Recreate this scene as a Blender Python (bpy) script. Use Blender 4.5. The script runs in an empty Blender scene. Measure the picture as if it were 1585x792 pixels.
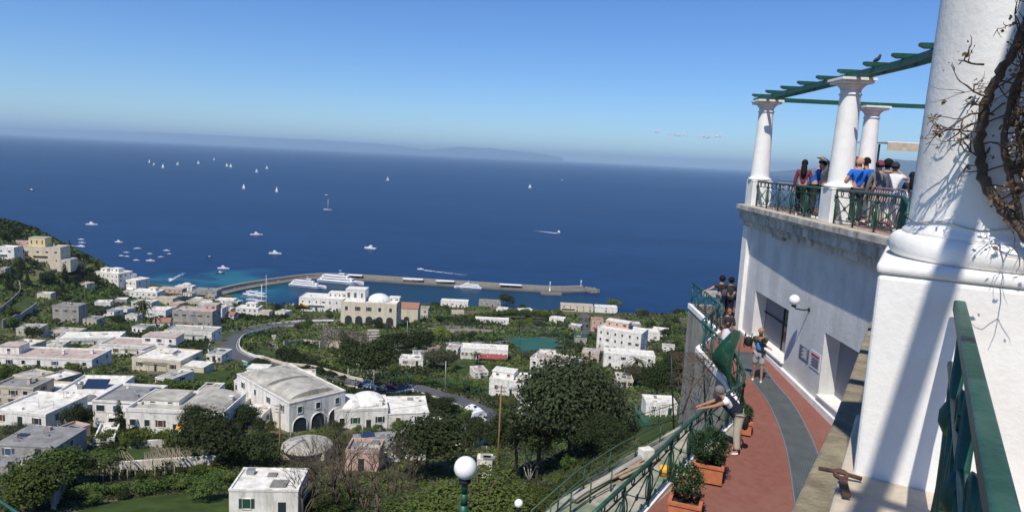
import bpy, bmesh, math, random
import numpy as np
from mathutils import Vector, Matrix, noise
PI = math.pi
rnd = random.Random(7)
SC = bpy.context.scene
COL = SC.collection

# ------------------------------------------------------------------ camera, sky, sun, exposure
F = 1080.0
PIT = math.atan(152/1080); ROL = math.atan(.0496); E = 142.0
_r0 = np.array([1, 0, 0.]); FW = np.array([0, math.cos(PIT), -math.sin(PIT)]); _u0 = np.array([0, math.sin(PIT), math.cos(PIT)])
RR = math.cos(ROL)*_r0+math.sin(ROL)*_u0
UU = -math.sin(ROL)*_r0+math.cos(ROL)*_u0
cam = bpy.data.cameras.new('camera'); camo = bpy.data.objects.new('camera', cam); COL.objects.link(camo)
m = Matrix.Identity(4)
for i in range(3):
    m[i][0] = RR[i]; m[i][1] = UU[i]; m[i][2] = -FW[i]
m[2][3] = E
camo.matrix_world = m
cam.sensor_width = 36; cam.lens = F/1585*36; cam.clip_start = .05; cam.clip_end = 200000
SC.camera = camo

SUN = Vector((.235, .53, -.81)).normalized()          # the way the light travels
w = bpy.data.worlds.new('World'); SC.world = w; w.use_nodes = True
nt = w.node_tree; bg = nt.nodes['Background']
sky = nt.nodes.new('ShaderNodeTexSky'); sky.sky_type = 'NISHITA'; sky.sun_disc = False
sky.sun_elevation = math.asin(-SUN.z)
sky.sun_rotation = math.atan2(-SUN.x, -SUN.y)
sky.altitude = 600; sky.air_density = 1.0; sky.dust_density = .1; sky.ozone_density = 4.0
hsv = nt.nodes.new('ShaderNodeHueSaturation'); hsv.inputs['Saturation'].default_value = 1.15; hsv.inputs['Hue'].default_value = .507
nt.links.new(sky.outputs[0], hsv.inputs['Color']); tn = nt.nodes.new('ShaderNodeMix'); tn.data_type = 'RGBA'; tn.blend_type = 'MULTIPLY'; tn.inputs[0].default_value = 1; tn.inputs[7].default_value = (.68, .86, 1.06, 1)
nt.links.new(hsv.outputs[0], tn.inputs[6]); nt.links.new(tn.outputs[2], bg.inputs[0]); bg.inputs[1].default_value = .12
sl = bpy.data.lights.new('sun', 'SUN'); sl.energy = 5.0; sl.angle = math.radians(.5); sl.color = (1, .94, .84)
so = bpy.data.objects.new('sun', sl); COL.objects.link(so); so.rotation_euler = SUN.to_track_quat('-Z', 'Y').to_euler()
so.location = (0, -30, 200)
SC.view_settings.view_transform = 'Standard'; SC.view_settings.look = 'None'
SC.view_settings.exposure = .0; SC.view_settings.gamma = 1; SC.view_settings.use_curve_mapping = False
SC.render.engine = 'CYCLES'
SC.cycles.max_bounces = 5; SC.cycles.diffuse_bounces = 3; SC.cycles.glossy_bounces = 2
SC.cycles.transmission_bounces = 3; SC.cycles.transparent_max_bounces = 8; SC.cycles.volume_bounces = 1
SC.cycles.use_adaptive_sampling = False
try:
    SC.cycles.use_denoising = True; SC.cycles.denoiser = 'OPENIMAGEDENOISE'
except Exception: pass

# ------------------------------------------------------------------ pixel helpers (rays cut with real planes / terrain)
def ray(px, py): return FW*F+RR*(px-792.5)-UU*(py-396)
def PYv(px, py, Y): d = ray(px, py); return Vector(d*Y/d[1]+np.array([0, 0, E]))
def PZ(px, py, h): d = ray(px, py); return Vector(d*(-h)/d[2]+np.array([0, 0, E]))      # h metres below the eye
def PXv(px, py, X): d = ray(px, py); return Vector(d*X/d[0]+np.array([0, 0, E]))
def PR(p):
    v = np.array([p[0], p[1], p[2]-E]); k = v@FW
    return 792.5+F*(v@RR)/k, 396-F*(v@UU)/k

# ------------------------------------------------------------------ materials
MATS = {}
def mat(name, col, rough=.8, var=.0, scale=3., bump=.0, bscale=None, col2=None, thr=None, metal=0., spec=.4, objrand=0., coord='Object', stain=None, detail=5.):
    if name in MATS: return MATS[name]
    M = bpy.data.materials.new(name); M.use_nodes = True; n = M.node_tree.nodes; L = M.node_tree.links
    b = n['Principled BSDF']; b.inputs['Roughness'].default_value = rough; b.inputs['Metallic'].default_value = metal
    b.inputs['Specular IOR Level'].default_value = spec
    tc = n.new('ShaderNodeTexCoord')
    def nz(s, det=detail):
        q = n.new('ShaderNodeTexNoise'); q.inputs['Scale'].default_value = s; q.inputs['Detail'].default_value = det
        q.inputs['Roughness'].default_value = .62
        if coord == 'World':
            g = n.new('ShaderNodeNewGeometry'); L.new(g.outputs['Position'], q.inputs['Vector'])
        else: L.new(tc.outputs[coord], q.inputs['Vector'])
        return q
    cur = None
    c4 = (*col, 1)
    if var or col2:
        q = nz(scale); r = n.new('ShaderNodeValToRGB')
        lo, hi = thr or (.3, .7)
        r.color_ramp.elements[0].position = lo; r.color_ramp.elements[1].position = hi
        if col2: r.color_ramp.elements[0].color = c4; r.color_ramp.elements[1].color = (*col2, 1)
        else:
            r.color_ramp.elements[0].color = (*[c*(1-var) for c in col], 1); r.color_ramp.elements[1].color = (*[min(1, c*(1+var)) for c in col], 1)
        L.new(q.outputs[0], r.inputs[0]); cur = r.outputs[0]
    if stain:
        sc_, sclr, amt = stain
        mp = n.new('ShaderNodeMapping'); mp.inputs['Scale'].default_value = (1, 1, .22)
        L.new(tc.outputs['Object'], mp.inputs[0])
        q = n.new('ShaderNodeTexNoise'); q.inputs['Scale'].default_value = sc_; q.inputs['Detail'].default_value = 8; q.inputs['Roughness'].default_value = .7
        L.new(mp.outputs[0], q.inputs['Vector'])
        r = n.new('ShaderNodeValToRGB'); r.color_ramp.elements[0].position = .47; r.color_ramp.elements[1].position = .70
        r.color_ramp.elements[0].color = (0, 0, 0, 1); r.color_ramp.elements[1].color = (amt, amt, amt, 1)
        L.new(q.outputs[0], r.inputs[0])
        mx = n.new('ShaderNodeMix'); mx.data_type = 'RGBA'
        L.new(r.outputs[0], mx.inputs[0])
        if cur: L.new(cur, mx.inputs[6])
        else: mx.inputs[6].default_value = c4
        mx.inputs[7].default_value = (*sclr, 1); cur = mx.outputs[2]
    if objrand:
        oi = n.new('ShaderNodeObjectInfo'); hs = n.new('ShaderNodeHueSaturation')
        mr = n.new('ShaderNodeMapRange'); mr.inputs[3].default_value = 1-objrand; mr.inputs[4].default_value = 1+objrand
        L.new(oi.outputs['Random'], mr.inputs[0]); L.new(mr.outputs[0], hs.inputs['Value'])
        mr2 = n.new('ShaderNodeMapRange'); mr2.inputs[3].default_value = .5-objrand*.09; mr2.inputs[4].default_value = .5+objrand*.05
        ma = n.new('ShaderNodeMath'); ma.operation = 'FRACT'; mb_ = n.new('ShaderNodeMath'); mb_.operation = 'MULTIPLY'; mb_.inputs[1].default_value = 7.31
        L.new(oi.outputs['Random'], mb_.inputs[0]); L.new(mb_.outputs[0], ma.inputs[0]); L.new(ma.outputs[0], mr2.inputs[0]); L.new(mr2.outputs[0], hs.inputs['Hue'])
        if cur: L.new(cur, hs.inputs['Color'])
        else: hs.inputs['Color'].default_value = c4
        cur = hs.outputs[0]
    if cur: L.new(cur, b.inputs['Base Color'])
    else: b.inputs['Base Color'].default_value = c4
    if bump:
        q = nz(bscale or scale*4); bp = n.new('ShaderNodeBump'); bp.inputs['Strength'].default_value = bump; bp.inputs['Distance'].default_value = .02
        L.new(q.outputs[0], bp.inputs['Height']); L.new(bp.outputs[0], b.inputs['Normal'])
    MATS[name] = M
    return M

mat('plaster', (.80, .785, .75), .9, .06, 3, .35, 30, stain=(2.2, (.52, .50, .45), .55))
mat('plaster_near', (.79, .77, .73), .9, .07, 2.5, .17, 30, stain=(1.6, (.62, .56, .48), .5))
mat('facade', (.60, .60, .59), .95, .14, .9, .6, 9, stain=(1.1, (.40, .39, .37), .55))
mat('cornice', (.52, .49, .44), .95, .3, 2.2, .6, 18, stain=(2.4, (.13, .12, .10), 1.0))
mat('ledge', (.50, .43, .33), .9, .2, 5, .4, 20)
mat('concrete_old', (.27, .23, .155), .95, .38, 4, 1.0, 30, stain=(3, (.12, .11, .08), .7))
mat('concrete_wall', (.30, .28, .24), .95, .35, 1.2, .6, 12, stain=(1, (.13, .12, .09), .8))
mat('redfloor', (.215, .083, .064), .85, .14, 6, .5, 60, stain=(.7, (.24, .13, .10), .5))
mat('grate', (.085, .10, .105), .6, .2, 2)
mat('green_paint', (.012, .075, .048), .45, .3, 8, .2, 40, spec=.5)
mat('green_worn', (.010, .065, .042), .45, .4, 5, .3, 40, spec=.5, stain=(6, (.07, .13, .10), .6))
mat('teal_paint', (.02, .105, .085), .5, .3, 6)
mat('iron_dark', (.012, .022, .02), .5)
mat('steel', (.38, .39, .41), .4, metal=.6)
mat('globe', (.82, .82, .82), .25, spec=.5)
mat('rust', (.10, .05, .035), .8, .4, 20, .5, 60)
mat('terracotta', (.42, .14, .065), .8, .2, 6, .3, 30)
mat('soil', (.06, .04, .028), 1)
mat('bark', (.10, .075, .055), .95, .3, 6, .6, 20)
mat('bark_vine', (.13, .095, .07), .95, .35, 30, .8, 80)
mat('glass_dark', (.02, .025, .03), .15, spec=.6)
mat('black', (.012, .012, .014), .7)
mat('black_gloss', (.012, .012, .014), .25)
mat('white', (.82, .82, .82), .6)
mat('mesh_green', (.008, .075, .042), .7, .35, 5)
mat('wood_old', (.32, .25, .18), .9, .3, 8)
mat('asphalt', (.075, .078, .085), .9, .2, .3)

def leafmat(name, c1, c2, rv=.25, trans=.25):
    M = mat(name, c1, .75, col2=c2, scale=.9, thr=(.3, .75), objrand=rv, spec=.15, coord='World')
    n = M.node_tree.nodes; L = M.node_tree.links; b = n['Principled BSDF']; out = [q for q in n if q.type == 'OUTPUT_MATERIAL'][0]
    t = n.new('ShaderNodeBsdfTranslucent'); mx = n.new('ShaderNodeMixShader'); mx.inputs[0].default_value = trans
    src = b.inputs['Base Color'].links[0].from_socket
    L.new(src, t.inputs[0]); L.new(b.outputs[0], mx.inputs[1]); L.new(t.outputs[0], mx.inputs[2]); L.new(mx.outputs[0], out.inputs[0])
    return M
leafmat('leaf_dark', (.024, .038, .014), (.055, .072, .025))
leafmat('leaf_mid', (.055, .090, .022), (.12, .165, .042))
leafmat('leaf_light', (.09, .13, .027), (.17, .215, .05))
leafmat('leaf_olive', (.060, .066, .036), (.105, .11, .062))
leafmat('leaf_big', (.035, .050, .022), (.085, .105, .050), .1)
leafmat('leaf_dry', (.12, .075, .04), (.20, .13, .07), .1)
leafmat('leaf_pot', (.020, .055, .022), (.055, .11, .04), .1)
leafmat('leaf_red', (.10, .02, .03), (.20, .05, .07), .1)
leafmat('blossom', (.22, .20, .15), (.34, .31, .24), .1)

# ------------------------------------------------------------------ mesh building
class MB:
    def __init__(s): s.v = []; s.f = []; s.mi = []; s.sm = []
    def add(s, vs, fs, k=0, sm=False):
        o = len(s.v); s.v.extend([tuple(v) for v in vs]); s.f.extend([tuple(i+o for i in f) for f in fs]); s.mi.extend([k]*len(fs)); s.sm.extend([sm]*len(fs))
        return s
    def box(s, c, d, rz=0, k=0, tilt=None):
        x, y, z = d[0]/2, d[1]/2, d[2]/2; R_ = Matrix.Rotation(rz, 3, 'Z')
        if tilt: R_ = R_ @ tilt
        vs = [Vector(c)+R_@Vector(p) for p in [(-x,-y,-z),(x,-y,-z),(x,y,-z),(-x,y,-z),(-x,-y,z),(x,-y,z),(x,y,z),(-x,y,z)]]
        return s.add(vs, [(0,3,2,1),(4,5,6,7),(0,1,5,4),(1,2,6,5),(2,3,7,6),(3,0,4,7)], k)
    def prism(s, poly, z0, z1, k=0):
        n = len(poly); a = sum(poly[i][0]*poly[(i+1) % n][1]-poly[(i+1) % n][0]*poly[i][1] for i in range(n))
        if a < 0: poly = poly[::-1]
        f0 = (lambda p: z0) if not callable(z0) else z0
        f1 = (lambda p: z1) if not callable(z1) else z1
        vs = [(p[0], p[1], f0(p)) for p in poly]+[(p[0], p[1], f1(p)) for p in poly]
        fs = [tuple(range(n))[::-1], tuple(range(n, 2*n))]+[(i, (i+1) % n, n+(i+1) % n, n+i) for i in range(n)]
        return s.add(vs, fs, k)
    def tube(s, pts, r, n=6, k=0, cap=True, sm=True):
        pts = [Vector(p) for p in pts]; m_ = len(pts); rs = r if isinstance(r, (list, tuple)) else [r]*m_
        vs = []; up = None
        for i, p in enumerate(pts):
            t = (pts[min(i+1, m_-1)]-pts[max(i-1, 0)])
            if t.length < 1e-9: t = Vector((0, 0, 1))
            t.normalize()
            if up is None: up = Vector((0, 0, 1)) if abs(t.z) < .9 else Vector((1, 0, 0))
            a = t.cross(up)
            if a.length < 1e-4: a = t.orthogonal()
            a.normalize(); b = a.cross(t).normalized(); up = b
            for j in range(n):
                an = 2*PI*(j+.5)/n
                vs.append(p+a*math.cos(an)*rs[i]+b*math.sin(an)*rs[i])
        fs = [(i*n+j, i*n+(j+1) % n, (i+1)*n+(j+1) % n, (i+1)*n+j) for i in range(m_-1) for j in range(n)]
        if cap: fs += [tuple(range(n))[::-1], tuple(range((m_-1)*n, m_*n))]
        return s.add(vs, fs, k, sm)
    def lathe(s, c, prof, n=24, k=0, sm=True):
        vs = []; m_ = len(prof)
        for r, z in prof:
            for j in range(n): an = 2*PI*j/n; vs.append((c[0]+r*math.cos(an), c[1]+r*math.sin(an), c[2]+z))
        fs = [(i*n+j, i*n+(j+1) % n, (i+1)*n+(j+1) % n, (i+1)*n+j) for i in range(m_-1) for j in range(n)]
        fs += [tuple(range(n))[::-1], tuple(range((m_-1)*n, m_*n))]
        return s.add(vs, fs, k, sm)
    def ball(s, c, r, n=16, k=0, sz=1.):
        pr = [(r*math.sin(PI*i/(n//2)) if 0 < i < n//2 else 1e-4, -r*sz*math.cos(PI*i/(n//2))) for i in range(n//2+1)]
        return s.lathe(c, pr, n, k)
    def ring(s, c, r, ax, ay, t, n=12, k=0):
        c = Vector(c); pts = [c+ax*r*math.cos(2*PI*i/n)+ay*r*math.sin(2*PI*i/n) for i in range(n+1)]
        return s.tube(pts, t, 4, k, cap=False)
    def build(s, name, mats, parent=None, local=False):
        me = bpy.data.meshes.new(name)
        off = Vector((0, 0, 0))
        if parent is not None and not local:
            q = parent
            while q: off += q.location; q = q.parent
        me.from_pydata([Vector(v)-off for v in s.v] if off.length else s.v, [], s.f)
        for M in (mats if isinstance(mats, (list, tuple)) else [mats]):
            me.materials.append(MATS[M] if isinstance(M, str) else M)
        if any(s.mi): me.polygons.foreach_set('material_index', s.mi)
        if any(s.sm):
            me.polygons.foreach_set('use_smooth', s.sm)
        me.update()
        o = bpy.data.objects.new(name, me); COL.objects.link(o)
        if parent is not None: o.parent = parent
        return o
def tag(o, label=None, cat=None, group=None, kind=None):
    if label: o['label'] = label
    if cat: o['category'] = cat
    if group: o['group'] = group
    if kind: o['kind'] = kind
    return o
def struct(o): o['kind'] = 'structure'; return o
def thing(name, label, cat, loc=(0, 0, 0), rz=0, group=None):
    o = bpy.data.objects.new(name, None); COL.objects.link(o); o.location = loc; o.rotation_euler = (0, 0, rz)
    o.empty_display_size = .2
    return tag(o, label, cat, group)
def npmesh(name, V, Fq, mats, parent=None, mi=None):
    me = bpy.data.meshes.new(name); nv = len(V); nf = len(Fq); k = Fq.shape[1]
    me.vertices.add(nv); me.vertices.foreach_set('co', np.ascontiguousarray(V, dtype=np.float32).ravel())
    me.loops.add(nf*k); me.loops.foreach_set('vertex_index', np.ascontiguousarray(Fq, dtype=np.int32).ravel())
    me.polygons.add(nf); me.polygons.foreach_set('loop_start', np.arange(0, nf*k, k, dtype=np.int32))
    try: me.polygons.foreach_set('loop_total', np.full(nf, k, dtype=np.int32))
    except Exception: pass
    for M in mats: me.materials.append(MATS[M])
    if mi is not None: me.polygons.foreach_set('material_index', mi.astype(np.int32))
    me.update(calc_edges=True); me.validate()
    o = bpy.data.objects.new(name, me); COL.objects.link(o)
    if parent is not None: o.parent = parent
    return o
def smooth01(t): t = np.clip(t, 0, 1); return t*t*(3-2*t)
def catmull(P, n=6, closed=False):
    P = [Vector(p) for p in P]; out = []
    N = len(P)
    for i in range(N-1):
        a = P[max(i-1, 0)]; b = P[i]; c = P[i+1]; d = P[min(i+2, N-1)]
        for j in range(n):
            t = j/n
            out.append(.5*((2*b)+(c-a)*t+(2*a-5*b+4*c-d)*t*t+(3*b-a-3*c+d)*t**3))
    out.append(P[-1]); return out
# ------------------------------------------------------------------ terrain
_by = [-60, 0, 25, 40, 70, 90, 105, 140, 185, 240, 330, 430, 560, 610, 640, 652, 670, 700, 800]
_bz = [121, 114, 108, 104, 98, 93, 90, 83.5, 75.5, 65, 48, 30, 10, 4.5, 2, .3, -3, -8, -20]
GX = np.concatenate([np.arange(-900, -420, 20.), np.arange(-420, -60, 6.), np.arange(-60, 60, 2.5), np.arange(60, 330, 6.), np.arange(330, 900, 30.)])
GY = np.concatenate([np.arange(-60, 10, 5.), np.arange(10, 130, 2.5), np.arange(130, 330, 4.), np.arange(330, 800, 5.)])
def _S(v, a, b): return smooth01((v-a)/(b-a))
def rawH(X, Y):
    base = np.interp(Y+0*X, _by, _bz)
    # harbour bay pushes the shore line nearer, left headland rises
    z = base
    z = z+20*_S(X, -10, 25)*(1-_S(Y, 50, 170))+13*_S(X, -4, 6)*(1-_S(Y, 12, 45))
    z = z+np.where(Y > 600, 0, 0)+14*_S(X, 90, 220)*_S(Y, 330, 480)*(1-_S(Y, 600, 690))
    ridge = 50*_S(-X, 305, 432)*np.exp(-((Y-585)/95.)**2)
    z = z+ridge
    z = z-26*_S(-X, 330, 520)*_S(Y, 640, 720)
    z = z+12*_S(-X, 250, 420)*_S(Y, 250, 450)*(1-_S(Y, 560, 620))
    z = z+(np.sin(X*.021+1.3)*np.cos(Y*.017)*2.2+np.sin(X*.055+Y*.03)*1.1)*_S(Y, 60, 200)*(1-_S(Y, 540, 620))
    terr = np.round(z/3.2)*3.2
    z = z+(terr-z)*.35*_S(Y, 150, 260)*(1-_S(Y, 520, 600))
    k_ = _S(X, -275, -240)*(1-_S(X, -170, -120))*_S(Y, 572, 600)
    z = z*(1-k_)+np.minimum(z, -2.0)*k_
    return z
GXX, GYY = np.meshgrid(GX, GY); GZ = rawH(GXX, GYY)
def H(x, y):
    i = int(np.clip(np.searchsorted(GX, x)-1, 0, len(GX)-2)); j = int(np.clip(np.searchsorted(GY, y)-1, 0, len(GY)-2))
    u = min(max((x-GX[i])/(GX[i+1]-GX[i]), 0), 1); v = min(max((y-GY[j])/(GY[j+1]-GY[j]), 0), 1)
    return float((GZ[j, i]*(1-u)+GZ[j, i+1]*u)*(1-v)+(GZ[j+1, i]*(1-u)+GZ[j+1, i+1]*u)*v)
def G(px, py, y0=40.):
    "where the ray through a photo pixel meets the ground (or the sea)"
    d = ray(px, py); d = d/d[1]
    Y = y0; last = None
    while Y < 3000:
        x, z = d[0]*Y, E+d[2]*Y
        g = max(H(x, Y), 0.) if Y < 800 else 0.
        if z <= g:
            a, b = Y-(2. if Y < 800 else 10), Y
            for _ in range(12):
                c = (a+b)/2
                if E+d[2]*c <= (max(H(d[0]*c, c), 0.) if c < 800 else 0): b = c
                else: a = c
            return Vector((d[0]*b, b, E+d[2]*b))
        Y += 2. if Y < 800 else 10
    return Vector(d*Y)+Vector((0, 0, E))
ny, nx = GXX.shape
V = np.stack([GXX.ravel(), GYY.ravel(), GZ.ravel()], 1)
ii = (np.arange(ny-1)[:, None]*nx+np.arange(nx-1)[None, :]).ravel()
Fq = np.stack([ii, ii+1, ii+nx+1, ii+nx], 1)
mat('ground', (.06, .075, .028), 1, col2=(.20, .165, .11), scale=.045, thr=(.47, .68), spec=.1, coord='World', bump=.6, bscale=.8, detail=9)
terrain = struct(npmesh('hillside', V, Fq, ['ground']))
for p in terrain.data.polygons: p.use_smooth = True

# sea
def sea_mat():
    M = bpy.data.materials.new('sea'); M.use_nodes = True; MATS['sea'] = M
    n = M.node_tree.nodes; L = M.node_tree.links; b = n['Principled BSDF']
    b.inputs['Roughness'].default_value = .38; b.inputs['Specular IOR Level'].default_value = .13
    g = n.new('ShaderNodeNewGeometry')
    def vmath(op, v): q = n.new('ShaderNodeVectorMath'); q.operation = op; L.new(g.outputs['Position'], q.inputs[0]); q.inputs[1].default_value = v; return q
    # broad wind streaks
    mp = n.new('ShaderNodeMapping'); mp.inputs['Scale'].default_value = (.0011, .0035, 1); mp.inputs['Rotation'].default_value = (0, 0, .25); L.new(g.outputs['Position'], mp.inputs[0])
    q1 = n.new('ShaderNodeTexNoise'); q1.inputs['Scale'].default_value = 1; q1.inputs['Detail'].default_value = 8; q1.inputs['Roughness'].default_value = .6; L.new(mp.outputs[0], q1.inputs['Vector'])
    r1 = n.new('ShaderNodeValToRGB'); r1.color_ramp.elements[0].position = .35; r1.color_ramp.elements[1].position = .7
    r1.color_ramp.elements[0].color = (.0004, .015, .062, 1); r1.color_ramp.elements[1].color = (.0010, .028, .098, 1)
    L.new(q1.outputs[0], r1.inputs[0])
    mp2 = n.new('ShaderNodeMapping'); mp2.inputs['Scale'].default_value = (.02, .05, 1); mp2.inputs['Rotation'].default_value = (0, 0, .4); L.new(g.outputs['Position'], mp2.inputs[0])
    q2 = n.new('ShaderNodeTexNoise'); q2.inputs['Scale'].default_value = 1; q2.inputs['Detail'].default_value = 6; q2.inputs['Roughness'].default_value = .7; L.new(mp2.outputs[0], q2.inputs['Vector'])
    hv = n.new('ShaderNodeHueSaturation'); mr = n.new('ShaderNodeMapRange'); mr.inputs[1].default_value = .3; mr.inputs[2].default_value = .7; mr.inputs[3].default_value = .6; mr.inputs[4].default_value = 1.45
    L.new(q2.outputs[0], mr.inputs[0]); L.new(mr.outputs[0], hv.inputs['Value']); L.new(r1.outputs[0], hv.inputs['Color'])
    # shallow water: distance to the beach in the bay on the left
    def blob(cx, cy, sx, sy):
        a = vmath('SUBTRACT', (cx, cy, 0)); d = n.new('ShaderNodeVectorMath'); d.operation = 'MULTIPLY'; L.new(a.outputs[0], d.inputs[0]); d.inputs[1].default_value = (1/sx, 1/sy, 0)
        ln = n.new('ShaderNodeVectorMath'); ln.operation = 'LENGTH'; L.new(d.outputs[0], ln.inputs[0]); return ln.outputs['Value']
    q3 = n.new('ShaderNodeTexNoise'); q3.inputs['Scale'].default_value = .016; q3.inputs['Detail'].default_value = 5; L.new(g.outputs['Position'], q3.inputs['Vector'])
    def add(a, bb, k=None):
        z = n.new('ShaderNodeMath'); z.operation = 'ADD'; L.new(a, z.inputs[0])
        if k is None: L.new(bb, z.inputs[1])
        else: z.inputs[1].default_value = k
        return z.outputs[0]
    sc3 = n.new('ShaderNodeMath'); sc3.operation = 'MULTIPLY'; L.new(q3.outputs[0], sc3.inputs[0]); sc3.inputs[1].default_value = .9
    d1 = add(blob(-290, 685, 175, 185), sc3.outputs[0])
    rr = n.new('ShaderNodeValToRGB'); rr.color_ramp.elements[0].position = .75; rr.color_ramp.elements[1].position = 1.5
    rr.color_ramp.elements[0].color = (1, 1, 1, 1); rr.color_ramp.elements[1].color = (0, 0, 0, 1); L.new(d1, rr.inputs[0])
    q4 = n.new('ShaderNodeTexNoise'); q4.inputs['Scale'].default_value = .028; q4.inputs['Detail'].default_value = 4; L.new(mp2.outputs[0], q4.inputs['Vector']); q4.inputs['Scale'].default_value = .8
    r4 = n.new('ShaderNodeValToRGB'); r4.color_ramp.elements[0].position = .42; r4.color_ramp.elements[1].position = .52
    r4.color_ramp.elements[0].color = (.006, .045, .09, 1); r4.color_ramp.elements[1].color = (.012, .11, .15, 1); L.new(q4.outputs[0], r4.inputs[0])
    mx = n.new('ShaderNodeMix'); mx.data_type = 'RGBA'; L.new(rr.outputs[0], mx.inputs[0]); L.new(hv.outputs[0], mx.inputs[6]); L.new(r4.outputs[0], mx.inputs[7])
    # harbour water: greener
    d2 = blob(-60, 700, 175, 62); rh = n.new('ShaderNodeValToRGB'); rh.color_ramp.elements[0].position = .8; rh.color_ramp.elements[1].position = 1.1
    rh.color_ramp.elements[0].color = (.8, .8, .8, 1); rh.color_ramp.elements[1].color = (0, 0, 0, 1); L.new(d2, rh.inputs[0])
    mh = n.new('ShaderNodeMix'); mh.data_type = 'RGBA'; L.new(rh.outputs[0], mh.inputs[0]); L.new(mx.outputs[2], mh.inputs[6]); mh.inputs[7].default_value = (.005, .034, .060, 1)
    L.new(mh.outputs[2], b.inputs['Base Color'])
    # waves
    q5 = n.new('ShaderNodeTexNoise'); q5.inputs['Scale'].default_value = .22; q5.inputs['Detail'].default_value = 6; L.new(g.outputs['Position'], q5.inputs['Vector'])
    bp = n.new('ShaderNodeBump'); bp.inputs['Strength'].default_value = .5; bp.inputs['Distance'].default_value = .6; L.new(q5.outputs[0], bp.inputs['Height']); L.new(bp.outputs[0], b.inputs['Normal'])
sea_mat()
mb = MB(); mb.add([(-90000, 560, 0), (90000, 560, 0), (90000, 90000, 0), (-90000, 90000, 0)], [(0, 1, 2, 3)])
sea = struct(mb.build('sea', 'sea'))

# far coast (mainland and volcano) lying in the haze
mat('far_hill', (.05, .07, .05), 1, .3, .0004, coord='World')
def ridge(name, label, Y, pts, depth):
    "pts: (photo x, photo y of the crest)"
    xs = []; 
    P = catmull([PYv(a, b, Y) for a, b in pts], 8)
    mb = MB(); vs = []; n = len(P)
    for i, p in enumerate(P):
        hh = max(p.z, 2)*(1+.10*noise.noise((p.x*.0006, 3, Y))+.05*noise.noise((p.x*.002, 7, Y)))
        vs += [(p.x, Y-depth*.5, -2), (p.x, Y-depth*.25, hh*.45), (p.x, Y, hh), (p.x, Y+depth*.5, -2)]
    fs = [(i*4+j, (i+1)*4+j, (i+1)*4+j+1, i*4+j+1) for i in range(n-1) for j in range(3)]
    fs += [(0, 1, 2, 3), tuple((n-1)*4+j for j in (3, 2, 1, 0))]
    mb.add(vs, fs, 0, True); return struct(mb.build(name, 'far_hill'))
ridge('volcano_hill', '', 60000, [(560, 233), (620, 232), (665, 231), (695, 229), (715, 227), (740, 229), (775, 231), (820, 236), (870, 243)], 6000)
ridge('coast_hill', '', 62000, [(0, 196), (90, 200), (180, 203), (300, 208), (430, 214), (560, 221), (650, 229)], 3000)
ridge('peninsula_hill', '', 25000, [(1190, 266), (1240, 262), (1300, 256), (1350, 251), (1385, 247), (1420, 248), (1480, 254), (1600, 262), (1800, 285)], 5000)

# clouds: small real puffs far out
mat('cloud', (.92, .93, .95), 1); MATS['cloud'].node_tree.nodes['Principled BSDF'].inputs['Alpha'].default_value = .3
mb = MB(); rc = random.Random(3)
for cx, cy, ww in ((1046, 208, 14), (1052, 210, 9), (1086, 211, 10), (1096, 212, 8), (1113, 211, 12), (1018, 204, 5)):
    for i in range(26):
        p = PYv(cx+rc.gauss(0, ww*.5), cy+rc.gauss(0, 1.0), 30000+rc.uniform(-600, 600)); mb.ball(p, rc.uniform(35, 75), 8, sz=.45)
tag(struct(mb.build('clouds', 'cloud')))

# haze
mh = bpy.data.materials.new('haze'); mh.use_nodes = True; n = mh.node_tree.nodes; n.clear()
o = n.new('ShaderNodeOutputMaterial'); v = n.new('ShaderNodeVolumePrincipled'); v.inputs['Density'].default_value = 3.9e-5
v.inputs['Color'].default_value = (.66, .87, 1, 1); v.inputs['Anisotropy'].default_value = .2
mh.node_tree.links.new(v.outputs[0], o.inputs['Volume']); MATS['haze'] = mh
mb = MB(); mb.box((0, 32000, 399), (130000, 68000, 802))
hz = mb.build('haze', 'haze'); tag(hz, kind='stuff'); hz['label'] = 'pale blue haze over the sea and the far coast'; hz['category'] = 'haze'
# ------------------------------------------------------------------ terrace building on the right
TF = E-1.42                                             # upper terrace floor
def lerp(a, b, t): return a+(b-a)*t
edge = [(8.95, 28.2), (8.62, 20.3), (8.50, 15.6), (6.3, 11.3), (1.53, 2.62), (.35, .5), (-.4, -1.0)]   # outer line of the slab
def inset(poly, d):
    "shift an open polyline sideways, to the right hand of the building (+x)"
    out = []
    for i, p in enumerate(poly):
        a = Vector(poly[max(i-1, 0)]); b = Vector(poly[min(i+1, len(poly)-1)]); t = (b-a).normalized()
        nrm = Vector((-t.y, t.x)); out.append((p[0]+nrm.x*d, p[1]+nrm.y*d))
    return out
inn = [(30, 28.2), (30, -1.0)]
mb = MB(); mb.prism(inset(edge, .4)+[(30, -1.0), (30, 27.8)], TF-.3, TF)
tf = struct(mb.build('terrace_floor', 'redfloor'))
bt = thing('terrace_building', 'white curved building carrying the pergola terrace, with serving window above the red ramp', 'building', (9, 20, TF-6))
def band(name, matn, d0, d1, z0, z1, pts=edge):
    o_, i_ = inset(pts, d0), inset(pts, d1); mb = MB(); mb.prism(o_+i_[::-1], z0, z1); return mb.build(name, matn, bt)
mbx = MB()
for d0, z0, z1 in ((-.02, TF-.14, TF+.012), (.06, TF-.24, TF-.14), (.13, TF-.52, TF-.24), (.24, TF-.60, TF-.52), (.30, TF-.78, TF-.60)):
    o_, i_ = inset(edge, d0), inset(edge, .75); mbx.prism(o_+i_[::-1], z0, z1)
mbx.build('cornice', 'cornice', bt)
o_, i_ = inset(edge, .02), inset(edge, .52); mb = MB(); mb.prism(o_[:6]+i_[:6][::-1], TF+.012, TF+.03); mb.build('edge_stone', 'ledge', bt)
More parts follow.
